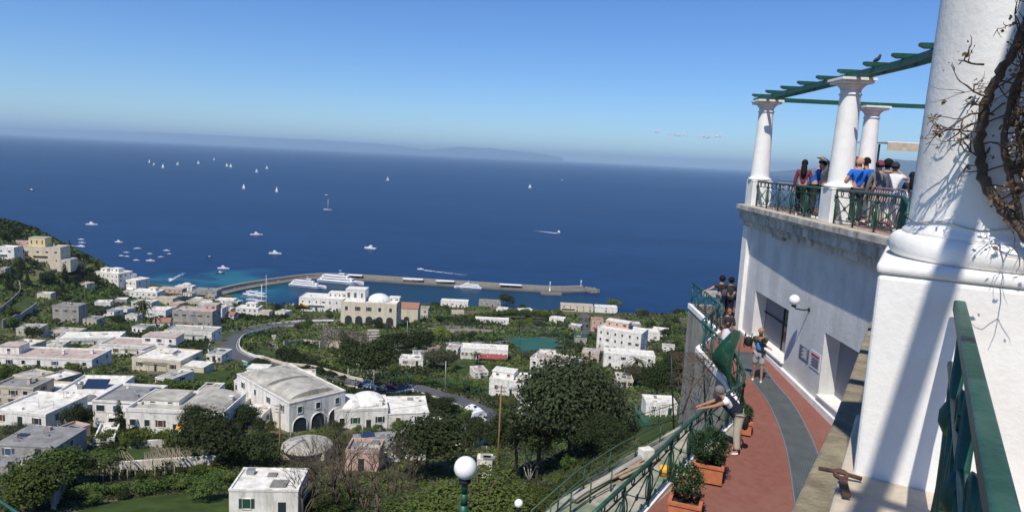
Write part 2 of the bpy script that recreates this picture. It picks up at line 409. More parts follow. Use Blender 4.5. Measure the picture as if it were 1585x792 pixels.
# wall with two openings: straight piece from (8.95,16) to (9.3,28)
wa, wb = Vector((9.02, 14.0)), Vector((9.38, 28.0)); wt = (wb-wa).normalized(); wn = Vector((wt.y, -wt.x))   # wn points inward (+x)
def fh(Y): return 6.9-.047*min(max(Y-18, 0), 12)        # walkway depth below the eye
def onwall(px, py):
    d = ray(px, py); # plane through wa with normal wn
    nx_, ny_ = wn.x, wn.y; t = (wa.x*nx_+wa.y*ny_)/(d[0]*nx_+d[1]*ny_); p = d*t; s = (p[0]-wa.x)*wt.x+(p[1]-wa.y)*wt.y; return s, E+p[2]
def wp(s, z, off=0): q = wa+wt*s-wn*off; return Vector((q.x, q.y, z))
Lw = (wb-wa).length
s0, zt0 = onwall(1170, 448); s1, zt1 = onwall(1221, 482); sb, zsill = onwall(1217, 566)
t0_, zd = onwall(1277, 514); t1_, _ = onwall(1335, 560); _, zds = onwall(1268, 614)
print('openings', s0, s1, zt0, zt1, zsill, 'door', t0_, t1_, zd, zds, 'len', Lw)
ztop = TF-.5; zbot = E-9
winA = (s1, s0, zsill, (zt0+zt1)/2); winB = (max(t1_, .6), t0_, zds, zd)
th = .55
def wbox(mb, a, b, z0, z1, o0=0, o1=th, k=0):
    q = [wa+wt*a+wn*o0, wa+wt*b+wn*o0, wa+wt*b+wn*o1, wa+wt*a+wn*o1]; mb.prism([(p.x, p.y) for p in q], z0, z1, k)
mb = MB(); cuts = sorted([0, winB[0], winB[1], winA[0], winA[1], Lw])
for a, b in zip(cuts[:-1], cuts[1:]):
    mid = (a+b)/2; op = [w_ for w_ in (winA, winB) if w_[0] < mid < w_[1]]
    if op: wbox(mb, a, b, zbot, op[0][2]); wbox(mb, a, b, op[0][3], ztop)
    else: wbox(mb, a, b, zbot, ztop)
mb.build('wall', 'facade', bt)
mb = MB(); wbox(mb, Lw, Lw+.02, zbot, ztop, -.0, 8); wbox(mb, Lw-.62, Lw-.02, zbot, ztop-.3, -.16, -.002)
mb.build('corner_pilaster', 'plaster', bt)
# diagonal and near wall under the slab
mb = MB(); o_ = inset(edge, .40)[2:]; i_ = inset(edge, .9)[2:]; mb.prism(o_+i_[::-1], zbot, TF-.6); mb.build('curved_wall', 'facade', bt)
# sills and dark interior
mb = MB(); wbox(mb, winA[0]-.02, winA[1]+.02, zsill, zsill+.05, -.10, th+.1); mb.build('window_sill', 'plaster', bt); mb = MB(); wbox(mb, winB[0], winB[1]+.02, zds, zds+.05, -.06, th); mb.build('window_sill', 'plaster', bt)
mb = MB(); wbox(mb, 0.2, Lw-.5, zbot, ztop-.2, 3.2, 3.3); wbox(mb, 4.4, 4.5, zbot, ztop-.2, th, 3.2); wbox(mb, Lw-.6, Lw-.5, zbot, ztop-.2, th, 3.2)
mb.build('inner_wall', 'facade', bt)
mb = MB(); wbox(mb, winA[0]-.1, winA[0]+(winA[1]-winA[0])*.42, zsill, winA[3], th-.12, th-.06)
mb.build('window_pane', 'glass_dark', bt)
mb = MB(); a = winA[0]+(winA[1]-winA[0])*.42
wbox(mb, a, a+.07, zsill+.05, winA[3], th-.14, th-.04); wbox(mb, winA[0], winA[0]+.06, zsill+.05, winA[3], th-.14, th-.04); wbox(mb, winA[0], winA[1], zsill+1.0, zsill+1.05, th-.14, th-.04)
mb.build('window_frame', 'black', bt)
mat('grey_shutter', (.17, .18, .20), .7); mat('doorgrey', (.22, .22, .24), .8)
mb = MB(); wbox(mb, a+.07, winA[1], zsill+.05, winA[3], th-.10, th-.06); mb.build('grey_shutter', 'grey_shutter', bt)
mb = MB(); wbox(mb, winB[0], winB[1], zds+.05, winB[3], th-.08, th-.04); mb.build('door_panel', 'doorgrey', bt)
# skirting step at the base of the wall
mb = MB(); q0, q1 = wp(0, 0, .0), wp(Lw, 0, .0); p0, p1 = wp(0, 0, .10), wp(Lw, 0, .10)
poly = [(q0.x, q0.y), (q1.x, q1.y), (p1.x, p1.y), (p0.x, p0.y)]
mb.prism(poly, lambda p: E-fh(p[1])-.3, lambda p: E-fh(p[1])+.09); mb.build('plinth', 'plaster', bt)
# vertical niche bracket stones under cornice
mb = MB(); wbox(mb, 9.6, 10.7, ztop-.42, ztop-.18, -.12, 0); mb.build('bracket', 'cornice', bt); mb = MB(); wbox(mb, 1.9, 3.3, ztop-.42, ztop-.15, -.12, 0); mb.build('bracket', 'cornice', bt)
# two notices on the wall
def notice(px0, py0, px1, py1, label, kind):
    sA, zA = onwall(px0, py0); sB, zB = onwall(px1, py1); a_, b_ = min(sA, sB), max(sA, sB); z0_, z1_ = min(zA, zB), max(zA, zB)
    o = thing('notice_board', label, 'sign', wp((a_+b_)/2, (z0_+z1_)/2))
    mb = MB(); wbox(mb, a_, b_, z0_, z1_, -.02, -.003); mb.build('panel', 'notice_blue' if kind else 'notice_white', o)
    mb = MB(); H_ = z1_-z0_; W_ = b_-a_
    if kind:
        for i in range(9): wbox(mb, a_+W_*(.12+.1*(i % 2)), a_+W_*(.55+.3*((i*7) % 3)/3), z1_-H_*(.12+.09*i), z1_-H_*(.09+.09*i), -.024, -.0205)
        mb.build('lettering', 'white', o)
    else:
        wbox(mb, a_+W_*.1, b_-W_*.1, z1_-H_*.28, z1_-H_*.14, -.024, -.0205); mb.build('red_heading', 'redink', o); mb = MB()
        for i in range(10): wbox(mb, a_+W_*.12, b_-W_*(.12+.2*((i*5) % 3)/3), z1_-H_*(.37+.055*i), z1_-H_*(.35+.055*i), -.024, -.0205)
        mb.build('lettering', 'black', o)
mat('notice_blue', (.10, .13, .18), .5); mat('notice_white', (.55, .56, .60), .5); mat('redink', (.45, .03, .05), .6)
notice(1239, 532, 1251, 562, 'dark blue notice with pale lines on the wall beneath the globe lamp', 1)
notice(1256, 540, 1268, 577, 'white notice with red heading beside the deep doorway', 0)
# wall lamp
sL, zL = onwall(1253, 479)
lm = thing('wall_lamp', 'white globe lamp on a curved bracket above the serving window', 'lamp', wp(sL, zL))
mb = MB(); mb.tube([wp(sL, zL, 0), wp(sL, zL-.02, .2), wp(sL+.02, zL, .4), wp(sL+.04, zL+.07, .47)], .022, 8); mb.lathe(wp(sL+.04, zL+.05, .47), [(.05, 0), (.08, .02), (.07, .07), (.03, .09)], 12); mb.tube([wp(sL, zL, -.0), wp(sL, zL, .03)], .06, 10)
mb.build('bracket', 'iron_dark', lm)
mb = MB(); mb.ball(wp(sL+.04, zL+.27, .47), .165, 20); mb.build('globe', 'globe', lm)
# electricity box with pipe on the wall
sp_, zp_ = onwall(1216, 592)
pb = thing('junction_box', 'small white junction box with pipe low on the wall', 'box', wp(sp_, zp_))
mb = MB(); mb.box(wp(sp_, zp_, .04), (.08, .14, .2)); mb.tube([wp(sp_, zp_-.1, .03), wp(sp_, zp_-.7, .03)], .018, 6); mb.build('box', 'white', pb)

# ------------------------------------------------------------------ columns and pergola
def column(cx, cy, h, label, r0=.34, r1=.265, ped=.37, pedh=.93, pedx=None, near=False, rz=0):
    t = thing('terrace_column', label, 'column', (cx, cy, TF), 0, 'white pergola columns on the terrace edge')
    M = 'plaster_near' if near else 'plaster'
    px_ = pedx or ped; N = 64 if near else 28
    mb = MB(); mb.box((cx, cy, TF+.03+pedh/2), (2*px_, 2*ped, pedh-.0), rz); mb.box((cx, cy, TF+pedh+.055), (2*px_+.015, 2*ped+.015, .05), rz)
    o = mb.build('pedestal', M, t)
    bv = o.modifiers.new('b', 'BEVEL'); bv.width = .02; bv.segments = 3
    z0 = TF+pedh+.08
    mb = MB(); tq = .07 if near else .095; mt = MB(); mt.lathe((cx, cy, z0), [(r0+tq*.55, -.002)]+[(r0+tq*.45+tq*.55*math.cos(PI*(k-5)/12), .052+.052*math.sin(PI*(k-5)/12)) for k in range(0, 11)]+[(r0+.02, .104)], N); mt.build('base_ring', M, t); pr = [(r0+.022, .10), (r0+.022, .118), (r0+.008, .13), (r0+.002, .155), (r0, .30)]
    hs = h-pedh-.08-.30
    pr += [(r0+(r1-r0)*k/14, .30+(hs-.30)*k/14) for k in range(1, 15)]
    mb.lathe((cx, cy, z0), pr, N); mb.build('shaft', M, t)
    mb = MB(); zc = z0+hs
    mb.lathe((cx, cy, zc-.16), [(r1+.005, 0), (r1+.035, .01), (r1+.035, .05), (r1+.005, .06)], N)
    mb.lathe((cx, cy, zc), [(r1, -.02), (r1+.04, .05), (r1+.11, .12), (r1+.12, .15)], N)
    mb.box((cx, cy, zc+.19), (2*r1+.32, 2*r1+.32, .08)); mb.box((cx, cy, zc+.265), (2*r1+.42, 2*r1+.42, .07))
    mb.build('capital', M, t)
    return t
BZ = 2.62
CH = 1.42+BZ
c1 = PZ(1195, 157, -BZ); c2 = PZ(1307, 131, -BZ); c3 = PZ(1364, 167, -BZ)
print('cols', c1, c2, c3)
column(9.42, 27.2, CH, 'farthest white column of the outer row, at the corner of the terrace building')
column(9.2, 19.95, CH, 'thick white column between two railing bays, middle one of the outer row')
column(13.6, 27.5, CH, 'white column of the inner row, behind the standing tourists')
column(7.35, 11.6, CH, 'white column mostly hidden behind the huge foreground column', rz=-PI/6)
column(2.05, 2.94, CH, 'huge white column in the foreground with a dead vine climbing it', r1=.30, ped=.42, pedh=1.0, near=True, rz=-PI/6)
# pergola beams
def beam(name, path, label, raft=None, w_=.10, hgt=.15):
    t = thing(name, label, 'pergola beam', path[0], 0, 'green pergola beams'); mb = MB()
    P = [Vector(p) for p in path]
    off = []
    for sd in (-.17, .17) if raft else (0,):
        L_ = []
        for i, p in enumerate(P):
            tt = (P[min(i+1, len(P)-1)]-P[max(i-1, 0)]).normalized(); n_ = Vector((-tt.y, tt.x, 0)); L_.append((p+n_*sd, n_))
        for (a, na), (b, nb) in zip(L_[:-1], L_[1:]):
            vs = [a-na*w_/2, a+na*w_/2, b+nb*w_/2, b-nb*w_/2]; vs = [v.copy() for v in vs]
            mb.add([(*v.xy, v.z) for v in vs]+[(*v.xy, v.z+hgt) for v in vs], [(0,3,2,1),(4,5,6,7),(0,1,5,4),(1,2,6,5),(2,3,7,6),(3,0,4,7)])
    mb.build('beam', 'green_paint', t)
    if raft:
        sp, ln = raft; acc = sp/2
        for a, b in zip(P[:-1], P[1:]):
            d = (b-a); Ls = d.length; u = d.normalized(); n_ = Vector((-u.y, u.x, 0))
            while acc < Ls:
                c = a+u*acc+Vector((0, 0, hgt+.05)); m2 = MB()
                A = c-n_*ln/2; B = c+n_*ln/2; hw = u*.07
                zt, zb = Vector((0, 0, .06)), Vector((0, 0, -.05))
                # rafter with tapered tails
                prof = [(A, -.0), (A.lerp(B, .12), -.05), (A.lerp(B, .88), -.05), (B, 0.0)]
                vs = []
                for sgn in (-1, 1):
                    for p, zb_ in prof: vs.append(p+hw*sgn+Vector((0, 0, zb_)))
                    vs.append(B+hw*sgn+zt); vs.append(A+hw*sgn+zt)
                m2.add(vs, [(0, 1, 2, 3, 4, 5), (11, 10, 9, 8, 7, 6)]+[(i, 6+i, 6+(i+1) % 6, (i+1) % 6) for i in range(6)])
                m2.build('rafter', 'green_paint', t)
                acc += sp
            acc -= Ls
    return t
zB = E+BZ
outer = catmull([(9.45, 28.3, zB), (9.42, 27.2, zB), (9.38, 23.5, zB), (9.3, 19.95, zB), (9.2, 16.6, zB), (8.6, 13.8, zB), (7.35, 11.6, zB), (4.5, 7.1, zB), (2.2, 3.2, zB)], 4)
beam('pergola_beam', outer, 'curved double green beam with short rafters over the outer column row', raft=(1.5, .95), w_=.08)
beam('pergola_beam', [(9.42, 27.55, zB), (13.6, 27.5, zB), (24, 26.6, zB)], 'straight green beam running back from the corner column', raft=None, w_=.16)

column_base = thing('base_stone', 'tan stone slab under the foreground pedestal', 'slab', (2.0, 2.9, TF))
mb = MB(); mb.box((1.94, 2.669, TF+.095), (1.02, 1.42, .17), -PI/6); ob = mb.build('slab', 'ledge', column_base); bv = ob.modifiers.new('b', 'BEVEL'); bv.width = .015; bv.segments = 2
# the last pergola stretch, over the viewer
def onface(px, py):
    d = ray(px, py); n_ = Vector((.5, .867)); t = (1.48*n_.x+2.79*n_.y)/(d[0]*n_.x+d[1]*n_.y); p = d*t; return Vector((p[0], p[1], E+p[2]))
A_, B_ = [onface(*q) for q in ((1462, 430), (1378, 690))]
A_, B_ = [q-SUN*((zB+.05-q.z)/-SUN.z) for q in (A_, B_)]
print('near beam', A_, B_)
u_ = (B_-A_); u_.z = 0; u_.normalize(); A_.z = zB
beam('pergola_beam', [A_-u_*1.2, A_+u_*3.4], 'single green beam with cross rafters above the foreground column', raft=None, w_=.09, hgt=.07)
for k, dd in enumerate((.95, 2.3)):
    c = A_+u_*dd+Vector((0, 0, .2)); n_ = Vector((-u_.y, u_.x, 0)); t = thing('pergola_rafter', ['green rafter above the viewer, the one nearer the foreground column', 'green rafter above the viewer, the one farther back'][1-k], 'rafter', c, 0, 'green rafters above the viewer')
    mb = MB(); mb.tube([c-n_*.7, c+n_*.7], .035, 4); mb.build('rafter', 'green_paint', t)
# ------------------------------------------------------------------ lower walkway, ramp
FZ = lambda Y: E-fh(Y)
def Pw(px, py, dz=0):
    h = 6.8
    for _ in range(6): p = PZ(px, py, h-dz); h = fh(p.y)
    return (p.x, p.y)
outl = [Pw(1066, 472), Pw(1111, 515), Pw(1078, 541), Pw(1124, 592), Pw(1143, 640), Pw(1118, 668), Pw(1066, 712), Pw(1030, 750), Pw(990, 796)]
print('outl', outl)
outl += [(outl[-1][0]-1.3, outl[-1][1]-2.1), (outl[-1][0]-2.4, outl[-1][1]-4.0)]
wz = lambda p: E-fh(p[1])
mb = MB()
inner_line = [(13.5, 34.2), (13.5, 28.3), (9.4, 28.2), (9.1, 18), (9.0, 14), (6.6, 10), (4.6, 6.6)]
# strips: pair outer/inner samples along Y
ys = sorted({round(p[1], 3) for p in outl} | {34.2, 31, 28.3, 24, 20.4, 17.8, 15.6, 14}, reverse=True)
ys = [y for y in ys if outl[-1][1] <= y <= outl[0][1]]
def xat(line, y):
    for a, b in zip(line[:-1], line[1:]):
        if (a[1]-y)*(b[1]-y) <= 0 and a[1] != b[1]: return lerp(a[0], b[0], (y-a[1])/(b[1]-a[1]))
    return line[-1][0]
vs = []
for y in ys: vs += [(xat(outl, y)+.02, y, E-fh(y)), (xat(inner_line, y), y, E-fh(y))]
mb.add(vs, [(2*i, 2*i+2, 2*i+3, 2*i+1) for i in range(len(ys)-1)])
struct(mb.build('walkway', 'redfloor'))
# outer retaining wall and kerb of the walkway
rw = thing('retaining_wall', 'tall old concrete retaining wall under the outer side of the red walkway', 'wall', (6, 16, E-9))
def offl(line, d): return inset(line, d)
o_ = offl(outl, .0); i_ = offl(outl, .45)   # inset(+) goes towards the right of travel; outl runs far->near
mb = MB()
mb.prism(o_+i_[::-1], E-17, lambda p: wz(p)-.02); mb.build('wall', 'concrete_wall', rw)
mb = MB(); mb.prism(offl(outl, -.04)+offl(outl, .12)[::-1], lambda p: wz(p)-.12, lambda p: wz(p)+.09); mb.build('kerb', 'plaster', rw)
# pillar under the far corner
cp = thing('stone_pillar', 'grey stone pillar holding the far corner of the walkway', 'pillar', (9.3, 33.2, E-12))
mb = MB(); mb.box((9.55, 33.6, E-10.5), (1.1, 1.1, 7.5)); mb.build('pillar', 'concrete_wall', cp)
# end parapet of the far platform
ep = thing('end_parapet', 'low rendered parapet closing the far end of the red platform', 'parapet', (12, 34, E-7))
mb = MB(); mb.box((12.2, 34.25, wz((0, 34))+.12), (5.2, .22, .28)); mb.build('parapet', 'cornice', ep)
# grey drain grating curving along the ramp
gl = [PZ(1150, 545, fh(24.5)), PZ(1180, 590, 6.75), PZ(1207, 625, 6.85), PZ(1226, 660, 6.9), PZ(1240, 695, 6.9), PZ(1252, 745, 6.9), PZ(1262, 800, 6.9)]
gl = [p for p in catmull(gl, 4)]
tt = thing('drain_grating', 'long grey metal grating strip curving down the red ramp', 'grating', gl[8])
mb = MB(); L_ = inset([(p.x, p.y) for p in gl], -.36); R_ = inset([(p.x, p.y) for p in gl], .36)
vs = []
for a, b in zip(L_, R_): vs += [(a[0], a[1], wz(a)+.012), (b[0], b[1], wz(b)+.012)]
mb.add(vs, [(2*i, 2*i+1, 2*i+3, 2*i+2) for i in range(len(L_)-1)]); mb.build('grating', 'grate', tt)
for nm, dd in (('edge_strip', -.37), ('edge_strip', .37)):
    mb = MB(); q = inset([(p.x, p.y) for p in gl], dd); mb.tube([(a[0], a[1], wz(a)+.015) for a in q], .018, 4); mb.build(nm, 'steel', tt)
mb = MB()
for dd in [x*.06 for x in range(-5, 6)]:
    q = inset([(p.x, p.y) for p in gl], dd); mb.tube([(a[0], a[1], wz(a)+.016) for a in q], .008, 4)
tag(mb.build('bars', 'grate', tt), kind='stuff')

# ------------------------------------------------------------------ ornamental iron railings
def resample(path, step):
    P = [Vector(p) for p in path]; out = [(P[0], (P[1]-P[0]).normalized())]; d = 0
    tot = sum((b-a).length for a, b in zip(P[:-1], P[1:])); n = max(1, round(tot/step)); st = tot/n; want = st
    for a, b in zip(P[:-1], P[1:]):
        L_ = (b-a).length
        while want <= d+L_+1e-6 and len(out) <= n:
            out.append((a+(b-a)*((want-d)/L_), (b-a).normalized())); want += st
        d += L_
    return out, st
def railing(label, path, step=1.05, h=1.0, matn='green_worn', cat='railing', thick=1., first=True):
    pts, st = resample(path, step)
    t = thing('iron_railing', label, cat, Vector(path[0]), 0, 'ornamental green iron railings')
    P = [p for p, _ in pts]; up = Vector((0, 0, 1))
    mb = MB(); mb.tube([Vector(p)+up*h for p in path], .032*thick, 6); mb.build('handrail', matn, t)
    for zz, r in ((h*.80, .013), (h*.12, .016)):
        mb = MB(); mb.tube([Vector(p)+up*zz for p in path], r*thick, 4); mb.build('rail', matn, t)
    for i, (p, tg) in enumerate(pts):
        if i < len(pts)-1: nx_ = (pts[i+1][0]-p).normalized()
        else: nx_ = (p-pts[i-1][0]).normalized()
        w = lambda s, z: p+nx_*(s*st)+up*(z*h)
        mb = MB(); mb.tube([w(0, 0), w(0, 1)], .022*thick, 4)
        mb.tube([w(0, .74), w(0, .79), w(0, .85), w(0, .88)], [.02*thick, .045*thick, .045*thick, .02*thick], 6)
        mb.build('post', matn, t)
        mb = MB()
        pv = (p-pts[i-1][0]).normalized() if i > 0 else nx_
        wl = lambda s, z: (p+pv*(s*st) if s < 0 else p+nx_*(s*st))+up*(z*h)
        sides = ([1] if i == 0 else [-1] if i == len(pts)-1 else [-1, 1])
        for sd in sides:
            mb.tube([wl(sd*a, z) for a, z in ((0, .08), (.07, .16), (.125, .30), (.145, .44), (.12, .58), (.06, .70), (0, .76))], .012*thick, 4)
            mb.tube([wl(sd*a, z) for a, z in ((0, .10), (.05, .22), (.065, .38), (.05, .52), (0, .66))], .009*thick, 4)
        mb.build('scroll', matn, t)
        if i < len(pts)-1:
            mb = MB()
            mb.tube([w(.12, .24), w(.5, .47), w(.86, .72)], .011*thick, 4); mb.tube([w(.12, .72), w(.5, .47), w(.88, .24)], .011*thick, 4)
            mb.ring(w(.5, .47), .055, nx_, up, .012*thick, 10)
            mb.ring(w(.30, .90), .07, nx_, up, .011*thick, 12); mb.ring(w(.70, .90), .07, nx_, up, .011*thick, 12)
            mb.ring(w(.30, .17), .05, nx_, up, .010*thick, 10); mb.ring(w(.70, .17), .05, nx_, up, .010*thick, 10)
            mb.build('scroll', matn, t)
    return t
z3 = lambda pts, dz=.09: [Vector((x, y, wz((x, y))+dz)) for x, y in pts]
railing('green ornamental railing round the far platform where the backpack couple stands', z3([(outl[0][0]+.08, outl[0][1]-.1), (outl[1][0]+.1, outl[1][1]+.1)]), 1.05, matn='teal_paint', thick=1.3)
railing('green ornamental railing between the far platform and the green netting', z3([(outl[1][0]-.1, outl[1][1]-.1), (outl[2][0]+.1, outl[2][1]-.05), (outl[3][0]+.08, outl[3][1])]), 1.05, matn='teal_paint', thick=1.3)
near_line = catmull([Vector((x, y, 0)) for x, y in [(p[0]+.08, p[1]) for p in outl[3:10]]], 4)
railing('green ornamental railing curving down beside the flower planters', z3([(p.x, p.y) for p in near_line]), 1.35, matn='green_worn', thick=1.3)
# green netting bulging on the railing
def netting(label, pl, mname):
    o = thing('netting', label, 'netting', pl[0][0]); V_ = []; n = len(pl[0])
    mb = MB(); 
    for row in pl: V_ += [tuple(p) for p in row]
    mb.add(V_, [(i*n+j, (i+1)*n+j, (i+1)*n+j+1, i*n+j+1) for i in range(len(pl)-1) for j in range(n-1)], 0, True)
    q = mb.build('net', mname, o); so_ = q.modifiers.new('s', 'SOLIDIFY'); so_.thickness = .01
    return o
def netmat():
    M = bpy.data.materials['mesh_green']; n = M.node_tree.nodes; L = M.node_tree.links; b = n['Principled BSDF']; b.inputs['Alpha'].default_value = .72
netmat()
p0 = Vector((lerp(outl[3][0], outl[4][0], .45), lerp(outl[3][1], outl[4][1], .45), 0)); p0.z = FZ(p0.y)
p1 = Vector((outl[3][0]+.02, outl[3][1]+1.3, 0)); p1.z = FZ(p1.y)
tp = thing('netting_pole', 'thin green pole holding up the netting', 'pole', p0+Vector((.1, 0, 0)))
mb = MB(); mb.tube([p0+Vector((.1, 0, 0)), p0+Vector((.1, 0, 1.95))], .022, 6); mb.build('pole', 'green_paint', tp)
rows = []
for i in range(15):
    t_ = i/14; row = []; top = .35+1.6*(1-t_)**.55*(1+.10*math.sin(t_*7)); bot = .1+.25*t_
    for j in range(10):
        s_ = j/9; p = p0.lerp(p1, t_)
        row.append(Vector((p.x-.45*math.sin(PI*s_)*math.sin(PI*min(1, t_*1.1+.05))-.06*math.sin(t_*14+s_*4)+.06, p.y, p.z+bot+(top-bot)*s_)))
    rows.append(row)
netting('dark green netting bulging over the railing next to the photographer', rows, 'mesh_green')

# ------------------------------------------------------------------ concrete parapet with gutter beside the foreground pedestal
par = [(8.75, 15.7), (5.42, 10.29), (2.97, 6.05), (1.89, 4.29), (.55, 2.0)]
pt = thing('concrete_parapet', 'weathered mossy concrete parapet running below the foreground column', 'parapet', (1.9, 4.3, E-2.6))
mb = MB(); L0 = par; L1 = inset(par, .26)
mb.prism(L0+L1[::-1], E-4.6, E-2.2); ob = mb.build('wall', 'concrete_old', pt); bv = ob.modifiers.new('b', 'BEVEL'); bv.width = .025; bv.segments = 2
mb = MB(); mb.prism(inset(par, .26)+inset(par, 1.3)[::-1], E-3.2, E-3.05); mb.build('gutter_floor', 'concrete_old', pt)
# rusty bracket on the slab edge
bp_ = PZ(1300, 748, 1.25)
rb = thing('rusty_bracket', 'rusty iron ring bracket lying at the foot of the foreground pedestal', 'bracket', bp_)
mb = MB(); mb.ring(bp_+Vector((0, 0, .04)), .024, Vector((1, 0, 0)), Vector((0, .8, .3)), .009, 14); mb.build('ring', 'rust', rb)
mb = MB(); mb.box(bp_+Vector((-.03, -.10, .03)), (.03, .15, .01), -.35); mb.build('strap', 'rust', rb)
mb = MB(); mb.tube([bp_+Vector((-.07, .05, .04)), bp_+Vector((0, .01, .045)), bp_+Vector((.08, -.01, .03))], .009, 6); mb.build('arm', 'rust', rb)
# ------------------------------------------------------------------ upper railings
def onedge(t): # param along diagonal
    return Vector((lerp(1.52, 6.62, t), lerp(2.62, 11.1, t), 0))
zt = TF+.05
e_in = .14
railing('dark green railing bay between the corner column and the middle column', [Vector((9.22, 26.75, zt)), Vector((8.95, 20.45, zt))], 1.2, h=.92, matn='green_paint', thick=1.25)
railing('dark green railing bay between the middle column and the foreground column', [Vector((8.93, 19.5, zt)), Vector((8.80, 15.9, zt)), Vector((6.6, 11.75, zt))], 1.2, h=.92, matn='green_paint', thick=1.25)
railing('green railing bay hidden behind the foreground pedestal', [Vector((6.42, 10.6, zt)), Vector((1.98, 3.45, zt))], 1.2, h=.92, matn='green_paint')
# flat-topped hand rail close to the camera
tr = thing('iron_railing', 'thick dark green railing at bottom right, running from the pedestal towards the viewer', 'railing', (1.7, 2.6, TF), 0)
a_, b_ = Vector((1.70, 2.60, E-.45)), Vector((.28, .20, E-.45)); tg = (b_-a_).normalized(); sdv = Vector((-tg.y, tg.x, 0))
mb = MB(); hw = .02
vs = [a_-sdv*hw, a_+sdv*hw, b_+sdv*hw, b_-sdv*hw]
mb.add([(v.x, v.y, v.z-.045) for v in vs]+[(v.x, v.y, v.z) for v in vs], [(0,1,2,3)[::-1],(4,5,6,7),(0,1,5,4),(1,2,6,5),(2,3,7,6),(3,0,4,7)])
q = mb.build('handrail', 'green_worn', tr); bv = q.modifiers.new('b', 'BEVEL'); bv.width = .008; bv.segments = 3
up = Vector((0, 0, 1))
for zz in (.16, .80):
    mb = MB(); mb.tube([Vector((a_.x, a_.y, TF+zz*.9)), Vector((b_.x, b_.y, TF+zz*.9))], .014, 6); mb.build('rail', 'green_paint', tr)
Lr = (b_-a_).length
for s in (.5, 1.15, 1.8, 2.45):
    p = a_+tg*s; p.z = TF
    mb = MB(); mb.tube([p, p+up*.92], .018, 4); mb.tube([p+up*.60, p+up*.64, p+up*.68, p+up*.72], [.018, .038, .038, .018], 8); mb.build('post', 'green_paint', tr)
    mb = MB()
    for sd in (-1, 1):
        mb.tube([p+tg*(sd*x_)+up*z_ for x_, z_ in ((0, .1), (.08, .18), (.14, .34), (.15, .5), (.10, .62), (0, .7))], .013, 6)
        mb.tube([p+tg*(sd*.14)+up*.4, p+tg*(sd*.325)+up*.15], .011, 6); mb.tube([p+tg*(sd*.14)+up*.4, p+tg*(sd*.325)+up*.7], .011, 6)
    mb.build('scroll', 'green_paint', tr)
    mb = MB(); mb.ring(p+tg*.325+up*.78, .05, tg, up, .012, 14); mb.build('scroll', 'green_paint', tr)

# ------------------------------------------------------------------ planters
def leafblob(seed, n, size, fn, spread=1.0):
    r_ = np.random.RandomState(seed); P = fn(r_, n)
    N = r_.normal(size=(n, 3)); N[:, 2] = abs(N[:, 2])*.8+.2; N /= np.linalg.norm(N, axis=1)[:, None]
    A = np.cross(N, r_.normal(size=(n, 3))); A /= np.linalg.norm(A, axis=1)[:, None]; B = np.cross(N, A)
    s = size*r_.uniform(.6, 1.35, (n, 1))
    V_ = np.stack([P-A*s, P-B*s*.5, P+A*s, P+B*s*.5], 1).reshape(-1, 3)
    return V_, np.arange(4*n).reshape(-1, 4)
def planter(base, label, w_=.62, d_=.62, hgt=.36, bush=.42, bh=.85, rz=-.35, seed=1, sparse=1.0):
    t = thing('planter', label, 'planter', base, rz, None)
    mb = MB(); T = .035
    ow, od = w_/2, d_/2
    for cx_, cy_, sx_, sy_ in ((0, -od+T/2, w_, T), (0, od-T/2, w_, T), (-ow+T/2, 0, T, d_-2*T), (ow-T/2, 0, T, d_-2*T)): mb.box((cx_, cy_, hgt/2), (sx_, sy_, hgt))
    mb.box((0, 0, .02), (w_-2*T, d_-2*T, .04))
    for cx_, cy_, sx_, sy_ in ((0, -od+.01, w_+.05, .07), (0, od-.01, w_+.05, .07), (-ow+.01, 0, .07, d_-.09), (ow-.01, 0, .07, d_-.09)): mb.box((cx_, cy_, hgt+.012), (sx_, sy_, .06))
    mb.build('box', 'terracotta', t, local=True)
    mb = MB(); mb.box((0, 0, hgt-.09), (w_-2*T-.004, d_-2*T-.004, .06)); mb.build('soil', 'soil', t, local=True)
    # the shrub is a thing of its own
    s = thing('potted_shrub', label.replace('terracotta planter', 'shrub').replace('holding', 'growing in'), 'shrub', Vector(base)+Vector((0, 0, hgt-.06)), rz)
    s['label'] = SHR[label]
    r_ = random.Random(seed); mb = MB()
    for k in range(9):
        a = r_.uniform(0, 2*PI); rr = r_.uniform(.3, .75)*bush
        mb.tube([(.03*math.cos(a), .03*math.sin(a), -.03), (rr*.4*math.cos(a+.3), rr*.4*math.sin(a+.3), bh*.35), (rr*math.cos(a), rr*math.sin(a), bh*.75)], [.012, .009, .004], 5)
    mb.build('stem', 'bark', s, local=True)
    def fn(rs, n):
        d = rs.normal(size=(n, 3)); d /= np.linalg.norm(d, axis=1)[:, None]; rad = rs.uniform(.35, 1, (n, 1))**.45
        lump = 1+.22*np.sin(d[:, :1]*5+d[:, 1:2]*4)+.12*np.sin(d[:, 2:3]*9+2)
        return d*rad*lump*np.array([bush, bush, bush*.85])+np.array([0, 0, bh-bush*.6])
    V_, F_ = leafblob(seed, int(3800*sparse), .028, fn); npmesh('foliage', V_, F_, ['leaf_pot'], s)
    return t
SHR = {'square terracotta planter with a round clipped bush, the farther of the near pair': 'round dense clipped bush in the farther near planter',
       'terracotta planter with a small thin bush at the bottom of the ramp': 'small open bush with bare stems in the planter at the bottom of the ramp',
       'small terracotta planter behind the bending man': 'low spiky plant in the planter behind the bending man'}
b1 = PZ(1096, 738, 6.85); b2 = PZ(1060, 796, 6.85); b3 = PZ(1150, 668, 6.85)
K = list(SHR); print('planters', b1, b2, b3)
